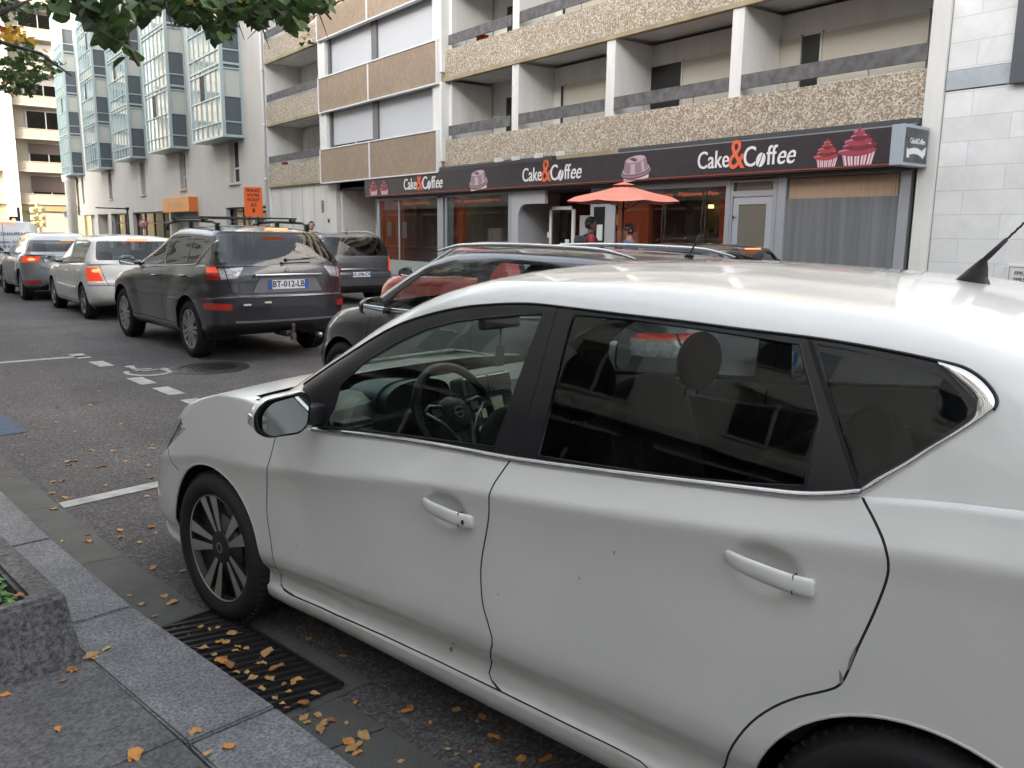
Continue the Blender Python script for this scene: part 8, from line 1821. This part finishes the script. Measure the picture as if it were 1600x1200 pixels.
def person(loc, rz, label, H, skin, hair, shirt, trousers, seated=False, turn=0.0, bald=False, pack=False):
    t = empty('person', loc, rz); tag(t, label, 'person', 'people on the pavement'); s = H / 1.75
    SK = mat('skin_' + skin[0], skin[1], .55); hd = 0.0
    if seated: hip = .47; dz = hip - .93
    else: hip = .93; dz = 0
    # local axes: +y = facing, x = right
    V = [(0, 0, .93), (0, 0, 1.10), (0, .01, 1.28), (0, -.005, 1.42), (0, .0, 1.50), (0, .02, 1.56)]; Rr = [(.15, .11), (.135, .10), (.16, .11), (.10, .075), (.055, .055), (.052, .055)]; E = [(0, 1), (1, 2), (2, 3), (3, 4), (4, 5)]
    V = [(x, y, z + dz) for x, y, z in V]
    for sg in (-1, 1):
        b0 = len(V)
        V += [(sg * .17, 0, 1.40 + dz), (sg * .22, -.01, 1.14 + dz), (sg * .235, .10 if not seated else .2, .90 + dz if not seated else 1.0 + dz), (sg * .235, .13 if not seated else .28, .84 + dz if not seated else 1.0 + dz)]; Rr += [.058, .045, .030, (.038, .022)]; E += [(3, b0), (b0, b0 + 1), (b0 + 1, b0 + 2), (b0 + 2, b0 + 3)]
        b0 = len(V)
        if seated: V += [(sg * .10, .05, hip), (sg * .12, .45, hip + .02), (sg * .12, .46, .10), (sg * .12, .60, .04)]
        else: V += [(sg * .09, 0, .86), (sg * .10, .02, .48), (sg * .10, -.02, .09), (sg * .11, .12, .04)]
        Rr += [.088, .062, .042, (.045, .035)]; E += [(0, b0), (b0, b0 + 1), (b0 + 1, b0 + 2), (b0 + 2, b0 + 3)]
    vs, fs = skin_mesh([tuple(c * s for c in v) for v in V], E, [(tuple(q * s for q in r) if isinstance(r, tuple) else r * s) for r in Rr])
    b = MB(); b.add(vs, fs); Mh = Matrix.Scale(s, 4) @ Matrix.Translation((0, .02, 1.60 + dz)) @ Matrix.Rotation(turn, 4, 'Z'); b.M = Mh
    k = 1.17
    b.ball((0, .0, .045 * k), (.076 * k, .096 * k, .105 * k), 20, 14); b.ball((0, .035, -.02), (.058 * k, .066 * k, .075 * k), 16, 10); b.ball((0, .055, -.065), (.030, .028, .024), 12, 8)      # skull, jaw, chin
    b.ball((0, .106, .012), (.014, .022, .026), 10, 8); b.ball((0, .094, .06), (.05, .016, .012), 12, 6); b.ball((0, .094, -.033), (.026, .012, .010), 10, 6)
    for sg in (-1, 1): b.ball((sg * .079, -.002, .015), (.010, .020, .032), 10, 8)
    b.M = None
    for sg in (-1, 1):       # hands: palm, four fingers, thumb
        hp = Vector((sg * .235, .13 if not seated else .30, .82 + dz if not seated else 1.0 + dz)) * s; dn = Vector((0, .18, -.98)) if not seated else Vector((0, .98, -.15))
        sd = Vector((0, 1, 0)) if not seated else Vector((1, 0, 0))
        for i, L in enumerate((.072, .082, .076, .058)):
            a = hp + sd * (i - 1.5) * .019 + dn * .04; b.tube([a, a + dn * L * .5, a + dn * L + Vector((-sg * .012, 0, 0))], [.0105, .0095, .007], 6)
        b.tube([hp + sd * .03, hp + sd * .055 + dn * .03, hp + sd * .055 + dn * .065], [.012, .011, .008], 6)
    body = fuse(b, 'body', SK, t, .012)
    def cloth(name, idx, grow, m, cut=None):
        mp = {}; v2 = []; r2 = []
        for i in idx: mp[i] = len(v2); v2.append(tuple(c * s for c in V[i])); r = Rr[i]; r = r if isinstance(r, tuple) else (r, r); r2.append((r[0] * s + grow, r[1] * s + grow))
        e2 = [(mp[a], mp[b_]) for a, b_ in E if a in mp and b_ in mp]
        vs, fs = skin_mesh(v2, e2, r2); bb = MB(); bb.add(vs, fs); return fuse(bb, name, m, t, .014)
    L0 = 6
    cloth('shirt', [0, 1, 2, 3, L0, L0 + 1, L0 + 8, L0 + 9], .016, shirt); cloth('trousers', [0, L0 + 4, L0 + 5, L0 + 6, L0 + 12, L0 + 13, L0 + 14], .018, trousers)
    for sg, i in ((-1, L0 + 7), (1, L0 + 15)):
        f = V[i]; b = MB(); b.ball((f[0] * s, (f[1] - .03) * s, .045), (.05, .135, .045), 14, 8); b.build('shoe', mat('shoe_dark', (.03, .03, .03), .6), t)
    if not bald:
        rnd = random.Random(5); b = MB(); b.M = Mh
        for i in range(460):
            a = rnd.uniform(0, 2 * pi); e = rnd.uniform(-.75, pi / 2)
            if sin(a) > .30 and e < .75: continue
            if sin(a) > -.25 and e < -.15: continue
            b.ball((.078 * k * cos(a) * cos(e), .098 * k * sin(a) * cos(e) - .006, .05 * k + .108 * k * sin(e)), (.017, .017, .015), 6, 4)
        b.build('hair', hair, t)
    for sg in (-1, 1):
        b = MB(); b.M = Mh; b.ball((sg * .030, .099, .038), (.010, .005, .006), 8, 6); b.build('eye', mat('eye_dark', (.03, .02, .015), .3), body)
    if pack:
        b = MB(); b.M = Matrix.Scale(s, 4); b.box(-.15, .15, -.30, -.13, 1.0, 1.42, .05)
        for sg in (-1, 1): b.tube([(sg * .11, -.14, 1.40), (sg * .11, .0, 1.485), (sg * .11, .12, 1.36), (sg * .12, .125, 1.2), (sg * .14, 0, 1.05)], .018, 6)
        b.build('backpack', mat('backpack_navy', (.02, .022, .04), .7), t, auto=40)
        b = MB(); b.M = Mh; b.box(-.10, -.088, -.03, .03, -.03, .05, .005); b.build('face_mask_strap', mat('paper', (.6, .6, .58), .7), t) if False else None
    return t
def people():
    brown = ('brown', (.16, .075, .045)); light = ('light', (.42, .24, .17)); pale = ('pale', (.55, .34, .26)); HB = mat('hair_black', (.008, .007, .007), .6)
    p = person((11.5, 12.62, .13), radians(-122), 'young man in a red T-shirt with a dark backpack beside the parasol', 1.78, brown, HB, mat('red_tshirt', (.28, .03, .04), .8), mat('jeans_dark', (.03, .035, .05), .8), turn=radians(12), pack=True)
    p = person((12.05, 12.05, .13), radians(20), 'dark-haired man in a blue T-shirt standing with his back half turned under the parasol', 1.66, light, HB, mat('blue_tshirt', (.10, .16, .30), .8), mat('jeans_blue', (.05, .07, .12), .8), turn=radians(-20))
    p = person((11.8, 9.50, .13), radians(60), 'bald man seated outside the shop window behind the black hatchback', 1.76, pale, HB, mat('grey_shirt', (.15, .15, .16), .8), mat('jeans_dark', (.03, .035, .05), .8), seated=True, bald=True)
    p = person((11.8, 27.0, .13), radians(160), 'pedestrian with short dark hair seen just over the roof of the dark four-wheel drive', 1.76, light, mat('hair_brown', (.03, .018, .012), .6), mat('dark_jacket', (.04, .04, .045), .8), mat('jeans_blue', (.05, .07, .12), .8))
    # the chair the seated man uses
    t = empty('cafe_chair', (11.8, 9.50, .13), radians(60)); tag(t, 'dark cafe chair under the bald seated man', 'chair'); BKc = mat('chair_black', (.02, .02, .02), .5)
    b = MB(); b.box(-.21, .21, -.2, .22, .355, .385, .01); b.build('seat', BKc, t); b = MB(); b.box(-.2, .2, -.235, -.21, .5, .82, .01); b.build('backrest', BKc, t)
    for x in (-.19, .19):
        for y in (-.21, .2): b = MB(); b.tube([(x, y, 0), (x, y, .82 if y < 0 else .36)], .012, 6); b.build('leg', BKc, t)

# ------------------------------------------------------------------ trees
def leaf_shape(kind):
    if kind == 'heart': return [(0, -.0), (.25, -.28), (.58, -.25), (.78, .05), (.70, .42), (.40, .82), (0, 1.18), (-.40, .82), (-.70, .42), (-.78, .05), (-.58, -.25), (-.25, -.28)]
    return [(0, 0), (.34, .06), (.62, .30), (.46, .42), (.52, .72), (.22, .72), (0, 1.15), (-.22, .72), (-.52, .72), (-.46, .42), (-.62, .30), (-.34, .06)]
def add_leaf(b, c, size, rnd, shape, droop=1.0):
    n = Vector((rnd.gauss(0, .55), rnd.gauss(0, .55), .6 + rnd.random() * .5)).normalized()
    d = Vector((rnd.gauss(0, .6), rnd.gauss(0, .6), -droop * rnd.uniform(.3, 1.3))); d = (d - n * d.dot(n)).normalized(); s = n.cross(d); f = rnd.uniform(.10, .35); b.smooth = False
    vs = []
    for (x, y) in shape: vs.append(Vector(c) + (s * x + d * y + n * (f * abs(x) - .10 * y * y)) * size)
    k = len(shape) // 2
    b.add(vs, [tuple(range(0, k + 1)), tuple(list(range(k, len(shape))) + [0])])
def tree(name, label, trunk, clusters, loc_leaves, group=None):
    pass
def trees():
    G = [mat('leaf_green_dark', (.030, .060, .018), .5), mat('leaf_green', (.050, .095, .025), .5), mat('leaf_green_light', (.085, .135, .035), .5), mat('leaf_yellow', (.62, .38, .05), .6), mat('leaf_rust', (.34, .13, .03), .6)]
    for m in G:
        n, l = nodes_of(m); bs = n['Principled BSDF']; tr = n.new('ShaderNodeBsdfTranslucent'); tr.inputs[0].default_value = tuple(min(1, c * 1.6) for c in bs.inputs['Base Color'].default_value[:3]) + (1,); mx = n.new('ShaderNodeMixShader'); mx.inputs[0].default_value = .30
        l.new(bs.outputs[0], mx.inputs[1]); l.new(tr.outputs[0], mx.inputs[2]); l.new(mx.outputs[0], n['Material Output'].inputs[0])
    BARK = mat('bark', (.055, .045, .035), .9, noise=(14, .4, 6), bump=(30, .8))
    rnd = random.Random(21)
    # nearest tree: stands on the pavement left of the view, its low limb reaching over the road
    t = empty('street_tree', (-.85, 5.3, .12)); tag(t, 'nearest street tree whose heart-shaped dark green leaves hang into the top left', 'tree')
    inv = Matrix.Translation((.85, -5.3, -.12)); b = MB()
    b.tube([(-.85, 5.3, .1), (-.84, 5.3, 1.2), (-.80, 5.35, 2.4), (-.7, 5.5, 3.4), (-.6, 5.8, 4.6), (-.5, 6.1, 6.0)], [.17, .135, .12, .10, .07, .03], 12)
    limbs = [[(-.78, 5.36, 2.6), (-.2, 5.0, 3.05), (.5, 4.9, 3.0)] + [tuple(EYE + pix_ray(*q) * 4.05) for q in ((150, -40), (176, 8), (192, 50), (206, 82), (217, 103))],
             [(-.72, 5.45, 3.1), (.3, 5.6, 3.6), (1.3, 6.0, 3.65), (2.3, 6.6, 3.55), (3.1, 6.95, 3.55), (3.3, 7.0, 3.4)],
             [(-.7, 5.5, 3.5), (-1.6, 6.4, 4.4), (-2.3, 7.2, 5.0)], [(-.66, 5.6, 4.0), (.3, 6.8, 4.9), (.9, 7.8, 5.2)], [(-.7, 5.5, 3.3), (-1.7, 4.6, 4.3), (-2.4, 4.0, 4.9)], [(-.6, 5.8, 4.6), (.2, 5.0, 5.3), (.6, 4.2, 5.6)],
             [(1.3, 6.0, 3.65), (1.7, 6.0, 3.45), (2.1, 6.1, 3.25)], [(.5, 4.85, 3.0), (.65, 4.6, 2.8), (.75, 4.5, 2.62)], [(2.3, 6.6, 3.55), (2.4, 6.4, 3.35), (2.6, 6.4, 3.2)]]
    for L in limbs: b.tube(L, [.045 * (1 - .82 * i / (len(L) - 1)) for i in range(len(L))], 7)
    o = b.build('trunk', BARK, t); o.matrix_parent_inverse = inv
    b = MB(); H_ = leaf_shape('heart')
    def pxleaf(px, py, dep, size, cols):
        c = EYE + pix_ray(px, py) * dep; b.mi = rnd.choice(cols); add_leaf(b, c, size, rnd, H_)
    # low, near twig: few large leaves, hanging
    for (x, y) in 2 * [(100, 12), (92, 8), (118, 14), (108, -4), (128, 4), (88, 20), (112, 26), (140, 18), (146, 30), (152, 12), (150, 44), (160, 25), (163, 52), (168, 38), (172, 62), (176, 48), (184, 70), (188, 56), (196, 80), (200, 66), (170, 20), (180, 30), (190, 40), (204, 103), (212, 48), (200, 20), (210, 30), (218, 20), (158, 2), (178, 6), (198, 2), (165, 72), (178, 82)]:
        pxleaf(x - 6 + rnd.uniform(-6, 6), y - 12 + rnd.uniform(-5, 5), rnd.uniform(3.7, 4.3), rnd.uniform(.058, .078), (0, 0, 1))
    for i in range(900):
        x = rnd.uniform(205, 505); lim = 34 + 16 * sin(x / 23.0) + 12 * sin(x / 9.0 + 1) + (26 if 330 < x < 420 else 0) * .6 - max(0, (x - 440)) * .28
        y = lim - abs(rnd.gauss(0, 1)) * 30 - 8
        if y < -70: continue
        pxleaf(x, y, rnd.uniform(5.2, 6.8), rnd.uniform(.055, .078), (0, 0, 1, 1, 2) if rnd.random() > .03 else (3,))
    for i in range(30): pxleaf(rnd.uniform(420, 532), rnd.uniform(-12, 12), rnd.uniform(6.4, 7.2), rnd.uniform(.05, .07), (0, 1))
    for i in range(16): pxleaf(rnd.uniform(470, 490), rnd.uniform(15, 68), rnd.uniform(6.0, 6.6), rnd.uniform(.028, .04), (0, 1, 3))
    for i in range(5200):       # the crown above and left of the frame
        a = rnd.uniform(0, 6.283); r = rnd.random() ** .5; z = rnd.uniform(-1, 1)
        c = Vector((-1.1 + 2.9 * r * cos(a) * sqrt(1 - z * z * .8), 6.2 + 3.4 * r * sin(a) * sqrt(1 - z * z * .8), 5.9 + 1.9 * z))
        cl = sin(c.x * 2.3) + sin(c.y * 2.1 + 1) + sin(c.z * 2.6)
        if cl < -.5: continue
        q = c - EYE; cc = [sum(_m[i][k] * q[i] for i in range(3)) for k in range(3)]
        if cc[2] > .1 and abs(cc[0] / cc[2]) < .64 and abs(cc[1] / cc[2]) < .49: continue
        b.mi = rnd.choice((0, 0, 1, 1, 2)); add_leaf(b, c, rnd.uniform(.06, .095), rnd, H_)
    o = b.build('crown', G, t); o.matrix_parent_inverse = inv
    tw = [(x, y) for x, y in ((110, -5), (150, 5), (250, 10), (300, 20), (360, 25), (400, 40), (440, 15), (490, 20))]
    tb = MB()
    for i, (x, y) in enumerate(tw):
        dp = 4.0 if x < 200 else 6.1; p = EYE + pix_ray(x, y - 70) * dp; q = EYE + pix_ray(x + 8, y) * dp; r_ = EYE + pix_ray(x + 22, y + 38) * dp
        tb.tube([p, q, r_], [.009, .006, .002], 5); tb.tube([q, q + (r_ - q) * .5 + Vector((-.12, .05, -.02))], [.004, .0015], 4)
    tb.build('twig', BARK, t).matrix_parent_inverse = inv
    # second tree further along the pavement: smaller leaves turning yellow
    t = empty('street_tree', (-.55, 10.6, .12)); tag(t, 'second street tree at the left edge with finer leaves and one yellow clump', 'tree'); inv = Matrix.Translation((.55, -10.6, -.12)); b = MB()
    b.tube([(-.55, 10.6, .1), (-.52, 10.6, 1.6), (-.45, 10.65, 2.9), (-.35, 10.8, 4.4), (-.3, 11, 6.0)], [.16, .13, .115, .08, .03], 12)
    for L in ([(-.48, 10.6, 2.6), (.2, 10.4, 3.2), (.9, 10.2, 3.5), (1.5, 10.0, 3.35), (1.75, 9.9, 3.15)], [(-.45, 10.65, 2.9), (.3, 10.9, 3.7), (1.1, 11, 4.2), (1.6, 11.0, 4.1)], [(-.4, 10.7, 3.5), (-1.3, 11.3, 4.5)], [(-.4, 10.7, 3.7), (-1.1, 9.8, 4.6)], [(-.35, 10.8, 4.4), (.5, 11.6, 5.2)], [(.9, 10.2, 3.5), (1.25, 10.1, 3.75), (1.5, 10.1, 3.9)]):
        b.tube(L, [.04 * (1 - .8 * i / (len(L) - 1)) for i in range(len(L))], 7)
    o = b.build('trunk', BARK, t); o.matrix_parent_inverse = inv
    b = MB(); M_ = leaf_shape('maple')
    def pl(px, py, dep, size, cols): b.mi = rnd.choice(cols); add_leaf(b, EYE + pix_ray(px, py) * dep, size, rnd, M_)
    for (cx, cy, rx, ry, n, cols) in ((20, 8, 28, 12, 46, (0, 0, 1)), (55, 12, 22, 8, 30, (0, 0, 1)), (5, 15, 12, 12, 24, (0, 1)), (36, 30, 16, 6, 10, (0,)), (22, 52, 20, 14, 75, (3, 3, 3, 4)), (2, 55, 5, 15, 12, (4, 4, 3)), (48, 68, 12, 8, 16, (0, 1, 3)), (25, 74, 14, 8, 20, (1, 1, 2)), (46, 84, 14, 8, 30, (1, 2, 1)), (10, 96, 14, 10, 34, (0, 1, 1)), (40, 104, 24, 9, 42, (0, 1, 1)), (78, 102, 16, 8, 20, (1, 2, 0)), (12, 118, 18, 10, 44, (1, 2, 0)), (36, 124, 16, 10, 34, (1, 2, 0)), (58, 122, 12, 10, 20, (1, 0)), (6, 134, 10, 8, 18, (1, 0, 4)), (26, 138, 10, 6, 12, (0, 1)), (70, 92, 10, 6, 8, (0, 1)), (86, 112, 8, 6, 6, (1,)), (54, 140, 8, 5, 5, (0,))):
        for i in range(n): pl(cx + rnd.gauss(0, .55) * rx, cy + rnd.gauss(0, .55) * ry, rnd.uniform(8.6, 10.2), rnd.uniform(.055, .080), cols)
    for i in range(4200):
        a = rnd.uniform(0, 6.283); r = rnd.random() ** .5; z = rnd.uniform(-1, 1); c = Vector((-1.2 + 2.6 * r * cos(a) * sqrt(1 - z * z * .8), 11 + 2.8 * r * sin(a) * sqrt(1 - z * z * .8), 5.9 + 2.0 * z))
        q = c - EYE; cc = [sum(_m[i][k] * q[i] for i in range(3)) for k in range(3)]
        if cc[2] > .1 and abs(cc[0] / cc[2]) < .64 and abs(cc[1] / cc[2]) < .49: continue
        if sin(c.x * 2.3) + sin(c.y * 2.1) + sin(c.z * 2.6) < -.6: continue
        b.mi = rnd.choice((0, 0, 1, 1, 2)); add_leaf(b, c, rnd.uniform(.06, .09), rnd, M_)
    o = b.build('crown', G, t); o.matrix_parent_inverse = inv

    c = clone(t); c.location = (-4.3, 2.6, .12); c.rotation_euler = (0, 0, 2.1); c['label'] = 'street tree beside the viewer seen only as a dark mirror image in the car windows'
build_ground()
build_main(); build_sign(); build_marble(); build_glass_block(); build_far_block(); build_left_side(); build_behind()
traffic()
furniture(); people(); trees()
litter()
build_near_car()
